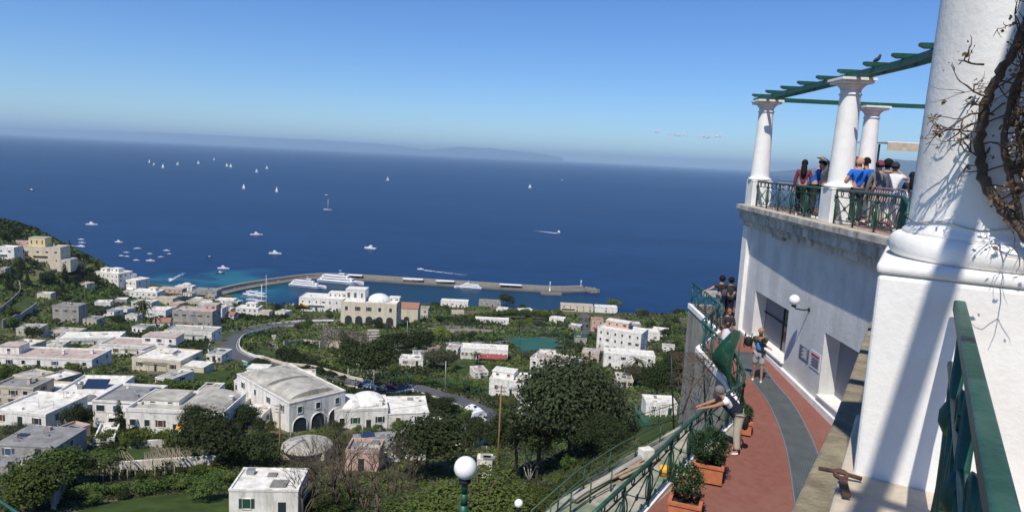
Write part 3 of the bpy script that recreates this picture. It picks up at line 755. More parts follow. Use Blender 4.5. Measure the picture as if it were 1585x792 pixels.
planter(b1, K[0], bush=.42, bh=.72, seed=5); planter(b2, K[1], w_=.6, d_=.6, hgt=.32, bush=.34, bh=.72, seed=8, sparse=.55); planter(b3, K[2], w_=.4, d_=.4, hgt=.3, bush=.22, bh=.45, seed=11, sparse=.4)
# ------------------------------------------------------------------ draped surfaces: road, lawns, paths
AVOID = []          # (kind, data) in plan
def drape(name, pix, matn, dz=.12, kind=None, res=3.0, label=None, cat=None, W=None):
    P = [G(*p) for p in pix]
    bm_ = bmesh.new(); vs = [bm_.verts.new((p.x, p.y, 0)) for p in P]
    f = bm_.faces.new(vs); bmesh.ops.triangulate(bm_, faces=[f])
    for _ in range(7):
        long = [e for e in bm_.edges if e.calc_length() > res*1.6]
        if not long: break
        bmesh.ops.subdivide_edges(bm_, edges=long, cuts=1); bmesh.ops.triangulate(bm_, faces=bm_.faces[:])
    for v in bm_.verts: v.co.z = H(v.co.x, v.co.y)+dz
    bmesh.ops.recalc_face_normals(bm_, faces=bm_.faces[:])
    if bm_.faces[:] and sum(f.normal.z for f in bm_.faces) < 0: bmesh.ops.reverse_faces(bm_, faces=bm_.faces[:])
    me = bpy.data.meshes.new(name); bm_.to_mesh(me); bm_.free(); me.materials.append(MATS[matn])
    o = bpy.data.objects.new(name, me); COL.objects.link(o); struct(o)
    AVOID.append(('poly', [(p.x, p.y) for p in P])); return o
def strip(name, pts, width, matn, dz=.2, step=3.0, flat=True):
    P = catmull([Vector((p.x, p.y, 0)) for p in pts], 8)
    P, _ = resample([Vector((p.x, p.y, 0)) for p in P], step); P = [p for p, _ in P]
    xy = [(p.x, p.y) for p in P]; Lf = inset(xy, -width/2); Rt = inset(xy, width/2)
    zc = [max(H(*p), 0)+dz for p in xy]; zc = [sum(zc[max(0, i-3):i+4])/len(zc[max(0, i-3):i+4]) for i in range(len(zc))]
    mb = MB(); vs = []
    for a, b, z in zip(Lf, Rt, zc): vs += [(a[0], a[1], z), (b[0], b[1], z), (a[0], a[1], z-2.5), (b[0], b[1], z-2.5)]
    n = len(xy); fs = []
    for i in range(n-1): fs += [(4*i, 4*i+4, 4*i+5, 4*i+1), (4*i+2, 4*i+6, 4*i+4, 4*i), (4*i+1, 4*i+5, 4*i+7, 4*i+3)]
    mb.add(vs, fs); struct(mb.build(name, matn))
    for p in xy: AVOID.append(('c', (p[0], p[1], width*.5+1.5)))
    return xy, zc
def wallrun(name, label, xy, zc, off, h, matn, th=.3, below=1.5, cat='wall', a=0, b=None, group=None):
    q = inset(xy, off)[a:b]; q2 = inset(xy, off+th)[a:b]; z = zc[a:b]; n = len(q); mb = MB(); vs = []
    for (p, r_, zz) in zip(q, q2, z): vs += [(*p, zz-below), (*r_, zz-below), (*r_, zz+h), (*p, zz+h)]
    fs = [(0, 1, 2, 3), (4*n-1, 4*n-2, 4*n-3, 4*n-4)]
    for i in range(n-1): fs += [(4*i+j, 4*i+4+j, 4*i+4+(j+1) % 4, 4*i+(j+1) % 4) for j in range(4)]
    mb.add(vs, fs); o = mb.build(name, matn); return tag(o, label, cat, group)
mat('roadgrey', (.085, .085, .09), .9, .2, .05, coord='World')
mat('roadline', (.7, .7, .68), .7)
mat('lawn', (.045, .070, .018), 1, .45, .25, coord='World', bump=.5, bscale=3, spec=.1)
mat('lawn_dry', (.14, .14, .055), 1, .3, .25, coord='World', spec=.1)
mat('path', (.42, .38, .31), .95, .2, .4, coord='World')
mat('court', (.015, .085, .065), .9, .3, .1, coord='World')
mat('wall_white', (.76, .74, .69), .9, .14, .7, stain=(.9, (.40, .37, .31), .85))
mat('wall_cream', (.62, .55, .42), .9, .1, .5, stain=(.4, (.33, .29, .22), .6))
mat('wall_yellow', (.70, .56, .28), .9, .1, .5)
mat('wall_pink', (.52, .36, .30), .9, .15, .5)
mat('wall_grey', (.34, .32, .29), .95, .25, .5, stain=(.5, (.15, .14, .12), .8))
mat('wall_beige', (.50, .44, .35), .9, .15, .5, stain=(.4, (.3, .27, .22), .6))
mat('roof_white', (.70, .68, .61), .95, .2, .6, bump=.3, bscale=3, stain=(.7, (.36, .33, .27), .9))
mat('roof_pale', (.42, .40, .34), .95, .25, .4, bump=.4, bscale=3, stain=(.35, (.20, .19, .16), .9))
mat('roof_grey', (.24, .235, .23), .95, .25, .5, bump=.4, bscale=3, stain=(.5, (.12, .12, .11), .8))
mat('roof_pink', (.44, .36, .31), .95, .25, .5, stain=(.5, (.25, .20, .17), .8))
mat('roof_terra', (.30, .15, .10), .9, .3, 1.5)
mat('shutter', (.025, .035, .04), .6)
mat('shutter_brown', (.09, .045, .025), .7); mat('shutter_blue', (.05, .09, .15), .7)
mat('shutter_green', (.02, .07, .05), .6)
mat('awning_red', (.28, .06, .06), .8)
mat('awning_orange', (.75, .38, .05), .8)
mat('solar', (.015, .03, .07), .25, spec=.6)
mat('stone', (.26, .24, .20), .95, .35, .8, bump=.6, bscale=3, coord='World')
mat('rock', (.20, .185, .16), 1, .4, .08, bump=.8, bscale=.5, coord='World')

P_ = lambda *a: G(*a)
# main hairpin road
road1 = [G(*p) for p in [(592, 503), (545, 501), (500, 500), (455, 502), (415, 506), (380, 513), (357, 523), (347, 535), (350, 547), (365, 556), (390, 560)]]
xy, zc = strip('road', road1, 11.5, 'roadgrey')
wallrun('road_wall', 'low white parapet along the outer edge of the hairpin road', xy, zc, 5.7, .9, 'wall_white')
wallrun('road_wall', 'low white parapet along the inner edge of the hairpin road', xy, zc, -6.0, .9, 'wall_white')
mbl = MB(); vs = []
for off in (-5.0, 4.85):
    a_ = inset(xy, off); b_ = inset(xy, off+.16); vs = []
    for p, q, z in zip(a_, b_, zc): vs += [(*p, z+.01), (*q, z+.01)]
    mbl.add(vs, [(2*i, 2*i+2, 2*i+3, 2*i+1) for i in range(len(a_)-1)])
struct(mbl.build('road_markings', 'roadline'))
road2 = [G(*p) for p in [(390, 560), (430, 568), (480, 578), (530, 590), (565, 598)]]
xy, zc = strip('road', road2, 7, 'roadgrey'); wallrun('road_wall', 'pale parapet along the lower side of the road leaving the hairpin', xy, zc, 3.6, .9, 'wall_cream')
wallrun('road_wall', 'pale parapet along the upper side of the road leaving the hairpin', xy, zc, -3.9, .9, 'wall_cream')
road3 = [G(*p) for p in [(560, 598), (600, 604), (640, 603), (680, 612), (715, 624), (750, 640), (790, 662)]]
xy, zc = strip('road', road3, 7, 'roadgrey'); wallrun('road_wall', 'white parapet along the road behind the domed house', xy, zc, -3.9, .9, 'wall_white')
road4 = [G(*p) for p in [(655, 506), (700, 506), (760, 506), (820, 507), (870, 508)]]
xy, zc = strip('road', road4, 8, 'roadgrey'); wallrun('road_wall', 'long grey stone wall in front of the straight road', xy, zc, -4.4, 1.2, 'stone', below=4)
road5 = [G(*p) for p in [(905, 486), (903, 495), (906, 508), (912, 522)]]
strip('road', road5, 7, 'roadgrey')
for pts_, w_ in (([(424, 520), (422, 530), (430, 542), (445, 552)], 2.5), ([(578, 512), (578, 522), (580, 532)], 7), ([(120, 460), (150, 468), (200, 478)], 4)):
    strip('footpath', [G(*p) for p in pts_], w_, 'path', dz=.15)
drape('lawn', [(250, 578), (358, 572), (362, 608), (240, 612)], 'lawn')
drape('lawn', [(110, 796), (160, 778), (250, 766), (330, 764), (360, 776), (350, 800), (110, 804)], 'lawn')
drape('lawn', [(188, 697), (232, 694), (240, 712), (180, 714)], 'lawn')
drape('lawn', [(255, 468), (280, 462), (298, 472), (268, 482), (250, 480)], 'lawn')
drape('lawn', [(405, 533), (420, 545), (440, 558), (405, 556), (395, 545)], 'lawn')
drape('lawn', [(10, 470), (48, 452), (60, 470), (40, 484), (10, 486)], 'lawn')
drape('lawn', [(20, 425), (70, 412), (95, 420), (60, 440), (20, 445)], 'lawn_dry')
drape('lawn', [(690, 558), (745, 556), (770, 572), (720, 582), (688, 574)], 'lawn')
drape('tennis_court', [(785, 521), (862, 524), (868, 541), (808, 545), (795, 534)], 'court')
drape('lawn', [(975, 650), (1040, 640), (1060, 660), (990, 690)], 'lawn')

# ------------------------------------------------------------------ houses
HOUSES = []
def box_part(name, M, parent, c, d, rz=0):
    mb = MB(); mb.box(c, d, rz); return mb.build(name, M, parent, local=True)
def win(parent, x, y, z, w_, h_, nx_=0, ny_=-1, M='shutter', frame='wall_white', arch=False):
    "a window: surround standing proud and a dark pane set inside it; (nx,ny) is the outward normal"
    mb = MB(); tx, ty = -ny_, nx_
    def B(a0, a1, z0, z1, o0, o1, k=0):
        cx_ = x+tx*(a0+a1)/2+nx_*(o0+o1)/2; cy_ = y+ty*(a0+a1)/2+ny_*(o0+o1)/2
        mb.box((cx_, cy_, (z0+z1)/2), (abs(tx)*(a1-a0)+abs(nx_)*(o1-o0), abs(ty)*(a1-a0)+abs(ny_)*(o1-o0), z1-z0), 0, k)
    M = rnd.choice((M, M, 'shutter_brown', 'shutter_green', 'shutter_blue', 'glass_dark')) if M == 'shutter' else M
    B(-w_/2, w_/2, z, z+h_, 0.005, .03, 1)
    if rnd.random() < .35:
        B(-w_*.98, -w_/2-.02, z, z+h_, .01, .05, 1); B(w_/2+.02, w_*.98, z, z+h_, .01, .05, 1)
    for a0, a1, z0, z1 in ((-w_/2-.06, -w_/2, z-.06, z+h_+.06), (w_/2, w_/2+.06, z-.06, z+h_+.06), (-w_/2, w_/2, z+h_, z+h_+.06), (-w_/2-.1, w_/2+.1, z-.16, z-.06)): B(a0, a1, z0, z1, 0.003, .10, 0)
    mb.build('window', [frame, M], parent, local=True)
def house(px, py, wpx, hpx, D, label, yaw=0, wall='wall_white', roof='roof_white', storeys=None, wins=3, side=1, parapet=.45, cat='house', name='house', extras=(), winM='shutter', ww=1.0, wh=1.3, w=None, door=True, group=None, dist=None, top=None, k=None):
    """px,py: photo position of the left end of the base of the front; wpx,hpx: size in the photo"""
    c0 = G(px+wpx/2, py); sc_ = F/(c0-Vector((0, 0, E))).length
    k = k or (.70 if c0.y < 320 else .82 if c0.y < 480 else .92); D = D*k; extras = [e if e[0] != 'wing' else (e[0], e[1], e[2], e[3]*k, e[4]*k, *e[5:]) for e in extras]
    W_ = w or wpx/sc_/max(.5, math.cos(yaw)); Hh = hpx*k/sc_/.97
    base = Vector((c0.x, c0.y, c0.z))
    f = Vector((-math.sin(yaw), math.cos(yaw), 0)); ctr = base+f*(D/2)
    t = thing(name, label, cat, ctr, yaw, group)
    hw, hd = W_/2, D/2
    box_part('wall', wall, t, (0, 0, Hh/2-3), (W_, D, Hh+6))
    mb = MB()
    if roof in ('roof_terra',) and top == 'gable':
        mb.add([(-hw-.3, -hd-.3, Hh), (hw+.3, -hd-.3, Hh), (hw+.3, hd+.3, Hh), (-hw-.3, hd+.3, Hh), (-hw-.3, 0, Hh+D*.22), (hw+.3, 0, Hh+D*.22)], [(0, 1, 5, 4), (2, 3, 4, 5), (1, 2, 5), (3, 0, 4), (3, 2, 1, 0)])
        mb.build('roof', roof, t, local=True)
    else:
        mb.box((0, 0, Hh+.06), (W_+.1, D+.1, .12))
        mb.build('roof', roof, t, local=True)
        if parapet:
            mb = MB(); T = .25
            for cx_, cy_, sx_, sy_ in ((0, -hd-.03+T/2, W_+.16, T), (0, hd+.03-T/2, W_+.16, T), (-hw-.03+T/2, 0, T, D-2*T+.05), (hw+.03-T/2, 0, T, D-2*T+.05)): mb.box((cx_, cy_, Hh+.12+parapet/2), (sx_, sy_, parapet))
            mb.build('parapet', wall, t, local=True)
    ns = storeys or max(1, round(Hh/3.3)); sh = Hh/ns
    for s in range(ns):
        if s == 0 and any(e[0] == 'arch' for e in extras): continue
        nwin = wins
        for i in range(nwin):
            x = -hw+W_*(i+.5)/nwin+rnd.uniform(-.25, .25)
            if s == 0 and door and i == nwin//2:
                dm = MB(); dm.box((x, -hd-.02, 1.05), (1.0, .06, 2.1)); dm.build('door', winM, t, local=True); continue
            win(t, x, -hd, s*sh+sh*.35, ww, min(wh, sh*.5), 0, -1, winM)
        nside = max(1, int(D/5))
        for i in range(nside):
            y = -hd+D*(i+.5)/nside; win(t, side*hw, y, s*sh+sh*.35, ww*.9, min(wh, sh*.5), side, 0, winM)
    r_ = random.Random(int(px*7+py))
    for e in extras:
        kk = e[0]
        if kk == 'chimney':
            mb = MB(); x, y = e[1]*hw, e[2]*hd; mb.box((x, y, Hh+.75), (.7, .7, 1.3)); mb.box((x, y, Hh+1.47), (.95, .95, .12)); mb.build('chimney', wall, t, local=True)
        elif kk == 'block':      # smaller storey on the roof: x,y,w,d,h
            _, x, y, a, b, c = e[:6]; mm = e[6] if len(e) > 6 else wall
            mb = MB(); mb.box((x*hw, y*hd, Hh+c/2+.1), (a, b, c)); o = mb.build('roof_room', mm, t, local=True)
            mb = MB(); mb.box((x*hw, y*hd, Hh+c+.2), (a+.3, b+.3, .18)); mb.build('roof_room_top', roof, t, local=True)
            for q in range(max(1, int(a/3.5))): win(t, x*hw-a/2+a*(q+.5)/max(1, int(a/3.5)), y*hd-b/2, Hh+.1+c*.35, .9, c*.4, 0, -1, winM)
        elif kk == 'dome':
            _, x, y, rad, hh = e[:5]; mb = MB(); pr = [(rad*math.cos(a*PI/2/8), hh*math.sin(a*PI/2/8)) for a in range(8)]+[(.02, hh)]
            mb.lathe((x*hw, y*hd, Hh+.1), pr, 28); mb.build('dome', e[5] if len(e) > 5 else wall, t, local=True)
        elif kk == 'vault':     # half barrel along y: x centre, y centre, width, length, rise
            _, x, y, a, b, c = e; N_ = 12; vs = []
            for yy in (y*hd-b/2, y*hd+b/2):
                for q in range(N_+1): an = PI*q/N_; vs.append((x*hw-a/2*math.cos(an), yy, Hh+.1+c*math.sin(an)))
            fs = [(q, q+1, N_+2+q, N_+1+q) for q in range(N_)]+[tuple(range(N_+1)), tuple(range(N_+1, 2*N_+2))[::-1]]
            mb = MB(); mb.add(vs, [f_[::-1] for f_ in fs[:N_]]+[fs[N_], fs[N_+1]]); mb.build('vault', roof, t, local=True)
        elif kk == 'tank':
            mb = MB(); x, y = e[1]*hw, e[2]*hd; mb.tube([(x-.7, y, Hh+.75), (x+.7, y, Hh+.75)], .5, 12); mb.build('water_tank', 'steel', t, local=True)
        elif kk == 'solar':
            mb = MB(); x, y = e[1]*hw, e[2]*hd; mb.box((x, y, Hh+.9), (e[3], e[4], .1), 0, 0, Matrix.Rotation(.5, 3, 'X')); mb.build('solar_panel', 'solar', t, local=True)
        elif kk == 'ac':
            mb = MB(); x, y = e[1]*hw, e[2]*hd; mb.box((x, y, Hh+.5), (.9, .4, .7)); mb.build('air_conditioner', 'white', t, local=True)
        elif kk == 'awning':
            _, x, a, z, ln, mm = e; mb = MB(); mb.add([(x*hw-a/2, -hd-.02, z), (x*hw+a/2, -hd-.02, z), (x*hw+a/2, -hd-ln, z-.7), (x*hw-a/2, -hd-ln, z-.7), (x*hw-a/2, -hd-.02, z-.05), (x*hw+a/2, -hd-.02, z-.05), (x*hw+a/2, -hd-ln, z-.95), (x*hw-a/2, -hd-ln, z-.95)], [(0, 3, 2, 1), (4, 5, 6, 7), (0, 1, 5, 4), (1, 2, 6, 5), (2, 3, 7, 6), (3, 0, 4, 7)])
            mb.build('awning', mm, t, local=True)
        elif kk == 'wing':      # lower wing beside: side, width, depth, height
            _, sd, a, b, c = e[:5]; mm = e[5] if len(e) > 5 else roof
            box_part('wing_wall', wall, t, (sd*(hw+a/2), -hd+b/2+.2, c/2-3), (a-.02, b, c+6)); box_part('wing_roof', mm, t, (sd*(hw+a/2), -hd+b/2+.2, c+.08), (a+.1, b+.15, .16))
            for q in range(max(1, int(a/4))): win(t, sd*(hw+a/2)-a/2+a*(q+.5)/max(1, int(a/4)), -hd+.2, c*.35, .9, c*.4, 0, -1, winM)
        elif kk == 'arch':      # arches as dark recesses on the front: n, width, height, z0
            _, n_, a, hh, x0, x1 = e
            for q in range(n_):
                x = (x0+(x1-x0)*(q+.5)/n_)*hw; N_ = 10
                pr = [(x-a/2, 0), (x+a/2, 0)]+[(x+a/2*math.cos(PI*u/N_), hh-a/2+a/2*math.sin(PI*u/N_)) for u in range(N_+1)]
                vs = [(p[0], -hd-.02, p[1]+.05) for p in pr]+[(p[0], -hd+.01, p[1]+.05) for p in pr]; n2 = len(pr)
                mb = MB(); mb.add(vs, [tuple(range(n2)), tuple(range(n2, 2*n2))[::-1]]+[(u, n2+u, n2+(u+1) % n2, (u+1) % n2) for u in range(n2)]); mb.build('archway', 'shutter', t, local=True)
                fr = MB(); pts = [(x-a/2-.1, -hd-.06, 0)]+[(x-(a/2+.1)*math.cos(PI*u/N_), -hd-.06, hh-a/2+(a/2+.1)*math.sin(PI*u/N_)) for u in range(N_+1)]+[(x+a/2+.1, -hd-.06, 0)]
                fr.tube(pts, .14, 4); fr.build('arch_surround', wall, t, local=True)
        elif kk == 'dish':
            mb = MB(); x, y = e[1]*hw, e[2]*hd; mb.tube([(x, y, Hh), (x, y, Hh+1)], .04, 5); mb.lathe((x, y, Hh+1), [(.05, 0), (.3, .06), (.45, .16)], 12); mb.build('satellite_dish', 'white', t, local=True)
    # roof clutter
    for q in range(r_.choice((2, 3, 4, 5)) if parapet or roof != 'roof_terra' else 0):
        x, y = r_.uniform(-.8, .8)*hw, r_.uniform(-.7, .8)*hd; kd_ = r_.random(); mb = MB()
        if kd_ < .35: mb.tube([(x, y, Hh), (x, y, Hh+r_.uniform(1.5, 2.6))], .035, 4); mb.tube([(x-.5, y, Hh+1.5), (x+.5, y, Hh+1.5)], .025, 4); mb.tube([(x-.35, y, Hh+1.3), (x+.35, y, Hh+1.3)], .025, 4); mb.build('antenna', 'steel', t, local=True)
        elif kd_ < .7: s_ = r_.uniform(.4, 1.1); mb.box((x, y, Hh+.1+s_*.35), (s_, s_*.8, s_*.7)); mb.build('roof_vent', r_.choice((wall, 'roof_grey', 'steel', 'wall_grey')), t, local=True)
        else: mb.box((x, y, Hh+.22), (r_.uniform(1, 2.5), r_.uniform(.8, 2), .2)); mb.build('skylight', r_.choice(('roof_grey', 'solar', 'roof_pink', 'roof_pale')), t, local=True)
    if 150 < c0.y < 430 and W_ > 8 and r_.random() < .6:     # lean-to terrace with posts in front
        a = W_*r_.uniform(.35, .6); x0 = r_.uniform(-hw, hw-a); z = min(2.6, Hh*.8)
        for q in range(4): mb = MB(); mb.box((x0+a*q/3, -hd-2.4, z/2-.5), (.22, .22, z+1)); mb.build('terrace_post', wall, t, local=True)
        mb = MB()
        mb.box((x0+a/2, -hd-2.4, z+.08), (a+.3, .16, .16))
        for q in range(int(a/.6)+1): mb.box((x0+.6*q, -hd-1.25, z+.22), (.09, 2.6, .1))
        mb.build('terrace_slats', r_.choice(('wood_old', 'wall_white', 'shutter_green')), t, local=True)
    elif r_.random() < .5 and W_ > 7:
        a = W_*.4; x0 = r_.uniform(-hw+.5, hw-a-.5); z = sh*(ns-1)+.1; mb = MB(); mb.box((x0+a/2, -hd-.65, z), (a, 1.3, .15)); mb.build('balcony', wall, t, local=True)
        mb = MB(); mb.box((x0+a/2, -hd-1.28, z+.95), (a, .05, .05))
        for q in range(int(a/.35)): mb.box((x0+.2+q*.35, -hd-1.28, z+.5), (.03, .03, .9))
        mb.build('balcony_rail', 'shutter', t, local=True)
    HOUSES.append((px+wpx/2, py-hpx/2, wpx, hpx, label))
    m_ = 1.5
    if wpx > 0:
        R_ = Matrix.Rotation(yaw, 3, 'Z'); AVOID.append(('poly', [tuple((ctr+R_@Vector(q)).xy) for q in ((-hw-m_, -hd-m_, 0), (hw+m_, -hd-m_, 0), (hw+m_, hd+1, 0), (-hw-m_, hd+1, 0))]))
    return t
R15 = math.radians
# --- left headland
house(-2, 404, 22, 18, 10, 'white cube house at the left edge of the headland', wins=2, storeys=2)
house(44, 408, 44, 22, 16, 'pale yellow villa stacked in tiers on the headland above the bay', yaw=.1, wall='wall_cream', roof='roof_pale', wins=4, storeys=2, extras=(('block', -.35, -.1, 12, 9, 7, 'wall_yellow'), ('chimney', .3, .3), ('wing', 1, 7, 12, 4)))
house(27, 386, 20, 11, 9, 'small pink flat-roofed house left of the yellow villa', wall='wall_pink', roof='roof_white', wins=2)
house(20, 402, 10, 8, 6, 'tiny cream outbuilding beside the white cube house', wall='wall_cream', wins=1)
house(0, 432, 8, 14, 6, 'small grey house cut by the left edge of the photo', wall='wall_grey', wins=1)
# --- seafront
house(145, 437, 38, 13, 18, 'white seafront hotel terrace on the bay, uppermost of the cluster', yaw=-.2, wins=6, roof='roof_white', extras=(('block', .2, .2, 8, 6, 3), ('block', -.6, .1, 6, 6, 2.5)))
house(176, 450, 36, 16, 16, 'white waterfront building with dark openings stepping down to the beach', yaw=-.3, wins=6, storeys=2, winM='shutter', extras=(('block', -.4, .3, 9, 6, 3), ('awning', .5, 6, 3, 2, 'white')))
house(160, 428, 22, 8, 10, 'low white terrace block highest above the bay', yaw=-.2, wins=3)
house(203, 466, 38, 13, 14, 'white restaurant with flat roofs behind the beach', wins=5, extras=(('block', .4, .2, 6, 5, 2.6), ('wing', -1, 6, 8, 3)))
house(246, 458, 34, 10, 10, 'pinkish low beach building with balcony', wall='wall_pink', roof='roof_pale', wins=5)
house(272, 452, 24, 8, 9, 'white vaulted beach building near the root of the pier', wins=3, extras=(('vault', 0, 0, 9, 8, 2.6),))
house(300, 462, 34, 12, 12, 'grey quay building beside the root of the pier', wall='wall_grey', roof='roof_grey', wins=4)
house(240, 472, 26, 9, 9, 'small cream house above the beach, left of the green slope', wall='wall_cream', roof='roof_pink', wins=2)
house(290, 476, 30, 9, 10, 'pale harbour warehouse below the quay building', wall='wall_beige', roof='roof_pale', wins=3)
house(205, 480, 28, 11, 10, 'white house with red bougainvillea at its left', wins=3, extras=(('chimney', .5, .2),))
house(228, 492, 27, 12, 12, 'pale sloping white roof beside the palm', wins=2, roof='roof_white', storeys=1)
house(334, 474, 26, 9, 10, 'white boat sheds beside the moored boats', wins=3)
house(366, 490, 32, 14, 12, 'white two-storey house below the marina with dark top windows', wins=4, storeys=2, extras=(('block', .2, .2, 7, 5, 3),))
house(330, 488, 26, 10, 9, 'rounded pale building left of the marina house', wall='wall_beige', wins=2, extras=(('dome', 0, 0, 4, 2.5),))
# --- left middle
house(85, 500, 34, 26, 10, 'unfinished grey concrete house with props on the left slope', wall='wall_grey', roof='roof_grey', wins=3, storeys=2, extras=(('tank', 0, .2),))
house(78, 522, 36, 8, 12, 'pale flat roof below the unfinished grey house', wall='wall_beige', roof='roof_pale', wins=2)
house(100, 536, 72, 14, 14, 'low white house with bright flat roof above the long pink-roofed row', yaw=.25, wins=4, extras=(('chimney', -.1, .1),))
house(270, 506, 56, 26, 14, 'large weathered brown house with many windows', wall='wall_grey', roof='roof_pink', wins=5, storeys=2, ww=1.2, extras=(('block', .7, .5, 7, 7, 3, 'wall_pink'), ('chimney', -.6, .2)))
house(258, 526, 66, 15, 16, 'lower pale wing in front of the large brown house', wall='wall_white', roof='roof_pale', wins=4, storeys=1, extras=(('chimney', .3, .4),))
house(302, 494, 40, 18, 12, 'pink and white annex right of the large brown house', wall='wall_white', roof='roof_pink', wins=3, storeys=2)
house(-4, 568, 130, 14, 16, 'long low house with pinkish flat roof at the left edge', yaw=.05, wall='wall_white', roof='roof_pink', wins=7, storeys=1, extras=(('chimney', .25, 0), ('chimney', .75, .3), ('block', -.75, .2, 6, 5, 2.2)))
house(160, 551, 88, 18, 14, 'low white house with pink roof edge and small rooms to the right', wins=6, storeys=1, roof='roof_pink', extras=(('block', .65, .5, 12, 6, 2.6), ('wing', -1, 4, 6, 2.8)))
house(207, 574, 70, 20, 17, 'white house with a blinding white flat roof above the lawn', yaw=-.1, wins=3, storeys=1, wall='wall_cream', roof='roof_white', extras=(('block', -.1, .3, 4, 3, .7), ('wing', 1, 7, 8, 3)))
# --- near left
house(-6, 626, 52, 28, 10, 'beige tower-like house at the left edge', wall='wall_beige', roof='roof_grey', wins=3, storeys=2, extras=(('chimney', .3, 0),))
house(50, 622, 36, 14, 11, 'pale beige cube between the tower house and the white roofs', wall='wall_beige', roof='roof_white', wins=1, storeys=1)
house(-6, 660, 72, 22, 16, 'white house with broad dusty flat roof in the left foreground', yaw=-.12, wins=3, storeys=1, roof='roof_white')
house(78, 642, 62, 16, 12, 'white annex with domes and satellite dish', wins=3, storeys=1, extras=(('dome', .3, 0, 1.6, 1.1, 'roof_grey'), ('dish', -.5, .2), ('ac', .7, .2)))
house(100, 630, 66, 26, 16, 'white house with solar panel on its flat roof', wins=3, storeys=2, yaw=.1, extras=(('solar', .1, -.3, 5, 3), ('tank', -.6, -.2)))
house(150, 662, 64, 46, 15, 'tall white house with grey roof and arched garage beneath', wins=3, storeys=2, roof='roof_grey', ww=1.6, extras=(('arch', 1, 3.4, 3, -.6, .6),))
house(205, 672, 132, 40, 16, 'long white house with patched terrace roof and orange awning', wins=7, storeys=1, roof='roof_pale', extras=(('awning', .35, 5, 2.6, 1.6, 'awning_orange'), ('vault', .45, .1, 9, 9, 1.6), ('block', -.5, .3, 7, 6, .9), ('chimney', .85, .3)), parapet=.7)
house(332, 648, 44, 28, 10, 'narrow pale annex between the long house and the big white villa', wall='wall_beige', wins=2, storeys=1, roof='roof_white')
house(0, 712, 76, 24, 12, 'grey shed with sloping grey roof at lower left', wall='wall_grey', roof='roof_grey', wins=2, storeys=1, parapet=0)
house(-6, 734, 46, 13, 6, 'corrugated grey lean-to at the left edge of the photo', wall='wall_grey', roof='roof_grey', wins=1, storeys=1, parapet=0)
# --- centre
house(365, 610, 62, 22, 11, 'small white villa with blue door beside the lawn', wins=4, storeys=1, extras=(('block', -.2, .4, 5, 4, 2.6), ('wing', 1, 5, 6, 2.4)), winM='solar')
house(358, 664, 45, 24, 9, 'low white garden building with dark glass beside the big villa', wins=3, storeys=1, ww=2.0)
tb = house(462, 664, 60, 50, 26, 'big white villa with shallow domed grey roofs and arched loggia', yaw=.8, w=13, roof='roof_pale', wins=3, storeys=2, side=-1, extras=(('vault', 0, -.45, 10, 9, 1.1), ('vault', 0, .45, 10, 9, 1.0), ('arch', 3, 3.0, 3.6, -.95, .95)), parapet=.2, door=False, k=.92)
house(522, 664, 74, 38, 12, 'white house with twin white domes and a balcony', yaw=.25, wins=4, storeys=1, roof='roof_white', extras=(('dome', -.5, .1, 3.6, 2.0, 'wall_white'), ('dome', .25, .35, 3.9, 2.1, 'wall_white'), ('chimney', .75, -.3), ('wing', 1, 9, 10, 4.2)), parapet=.5)
house(592, 650, 66, 28, 9, 'white side house with chimney right of the twin domes', yaw=.2, wins=2, storeys=1, extras=(('chimney', .6, 0),))
house(362, 800, 92, 52, 9, 'white flat-roofed outhouse with pale roof at bottom of the slope', yaw=.08, wins=2, storeys=1, roof='roof_white', parapet=.18)
house(562, 712, 96, 22, 12, 'long grey-roofed cottage among the trees', yaw=.35, wins=4, storeys=1, wall='wall_white', roof='roof_grey', parapet=0)
house(536, 728, 48, 36, 7, 'pink walled terrace with white railings', wall='wall_pink', roof='roof_grey', wins=1, storeys=1, parapet=.5)
house(437, 712, 62, 16, 8, 'round pale cistern roof behind the telegraph pole', wall='wall_beige', roof='roof_pale', wins=1, storeys=1, parapet=0, extras=(('dome', 0, 0, 4.5, .9, 'roof_pale'),), door=False)
house(738, 740, 22, 40, 3, 'white gable wall showing right of the globe street lamp', wins=1, storeys=1, parapet=0, door=False)
# --- hotel by the harbour
house(464, 482, 72, 20, 20, 'white harbour hotel wing with orange awnings', wins=7, storeys=2, wall='wall_white', roof='roof_white', extras=(('block', .5, .2, 14, 9, 3.5), ('awning', -.8, 8, 5, 2, 'awning_orange')))
house(528, 503, 84, 38, 24, 'cream palace hotel with arcade, dome and square tower', wall='wall_cream', roof='roof_white', wins=5, storeys=2, ww=1.8, wh=2.6, door=False, extras=(('block', -.55, .1, 13, 11, 8, 'wall_white'), ('dome', .25, .2, 7.5, 5.0, 'wall_white'), ('arch', 5, 4.6, 6, -.9, .95), ('block', .8, .5, 7, 6, 2.5, 'wall_white')), parapet=1.0)
house(612, 500, 34, 24, 16, 'lower cream wing with red tiled roof right of the palace hotel', wall='wall_cream', roof='roof_terra', wins=2, storeys=1, top='gable', extras=(('arch', 1, 4, 5, -.6, .6),))
house(642, 492, 20, 14, 12, 'grey-roofed house beside the red tiled wing', wall='wall_cream', roof='roof_grey', wins=2)
house(682, 475, 42, 9, 10, 'white waterfront villa with small spire', wins=6, storeys=1, extras=(('chimney', .75, 0),))
house(741, 474, 34, 8, 9, 'low grey waterfront house left of the dark tree', wall='wall_grey', roof='roof_grey', wins=4, extras=(('dome', -.7, 0, 1, 1),))
house(868, 482, 50, 9, 12, 'long brown-roofed waterfront house', wall='wall_cream', roof='roof_pink', wins=5)
house(921, 484, 34, 9, 10, 'plain white waterfront wall-like house', wins=1, door=False)
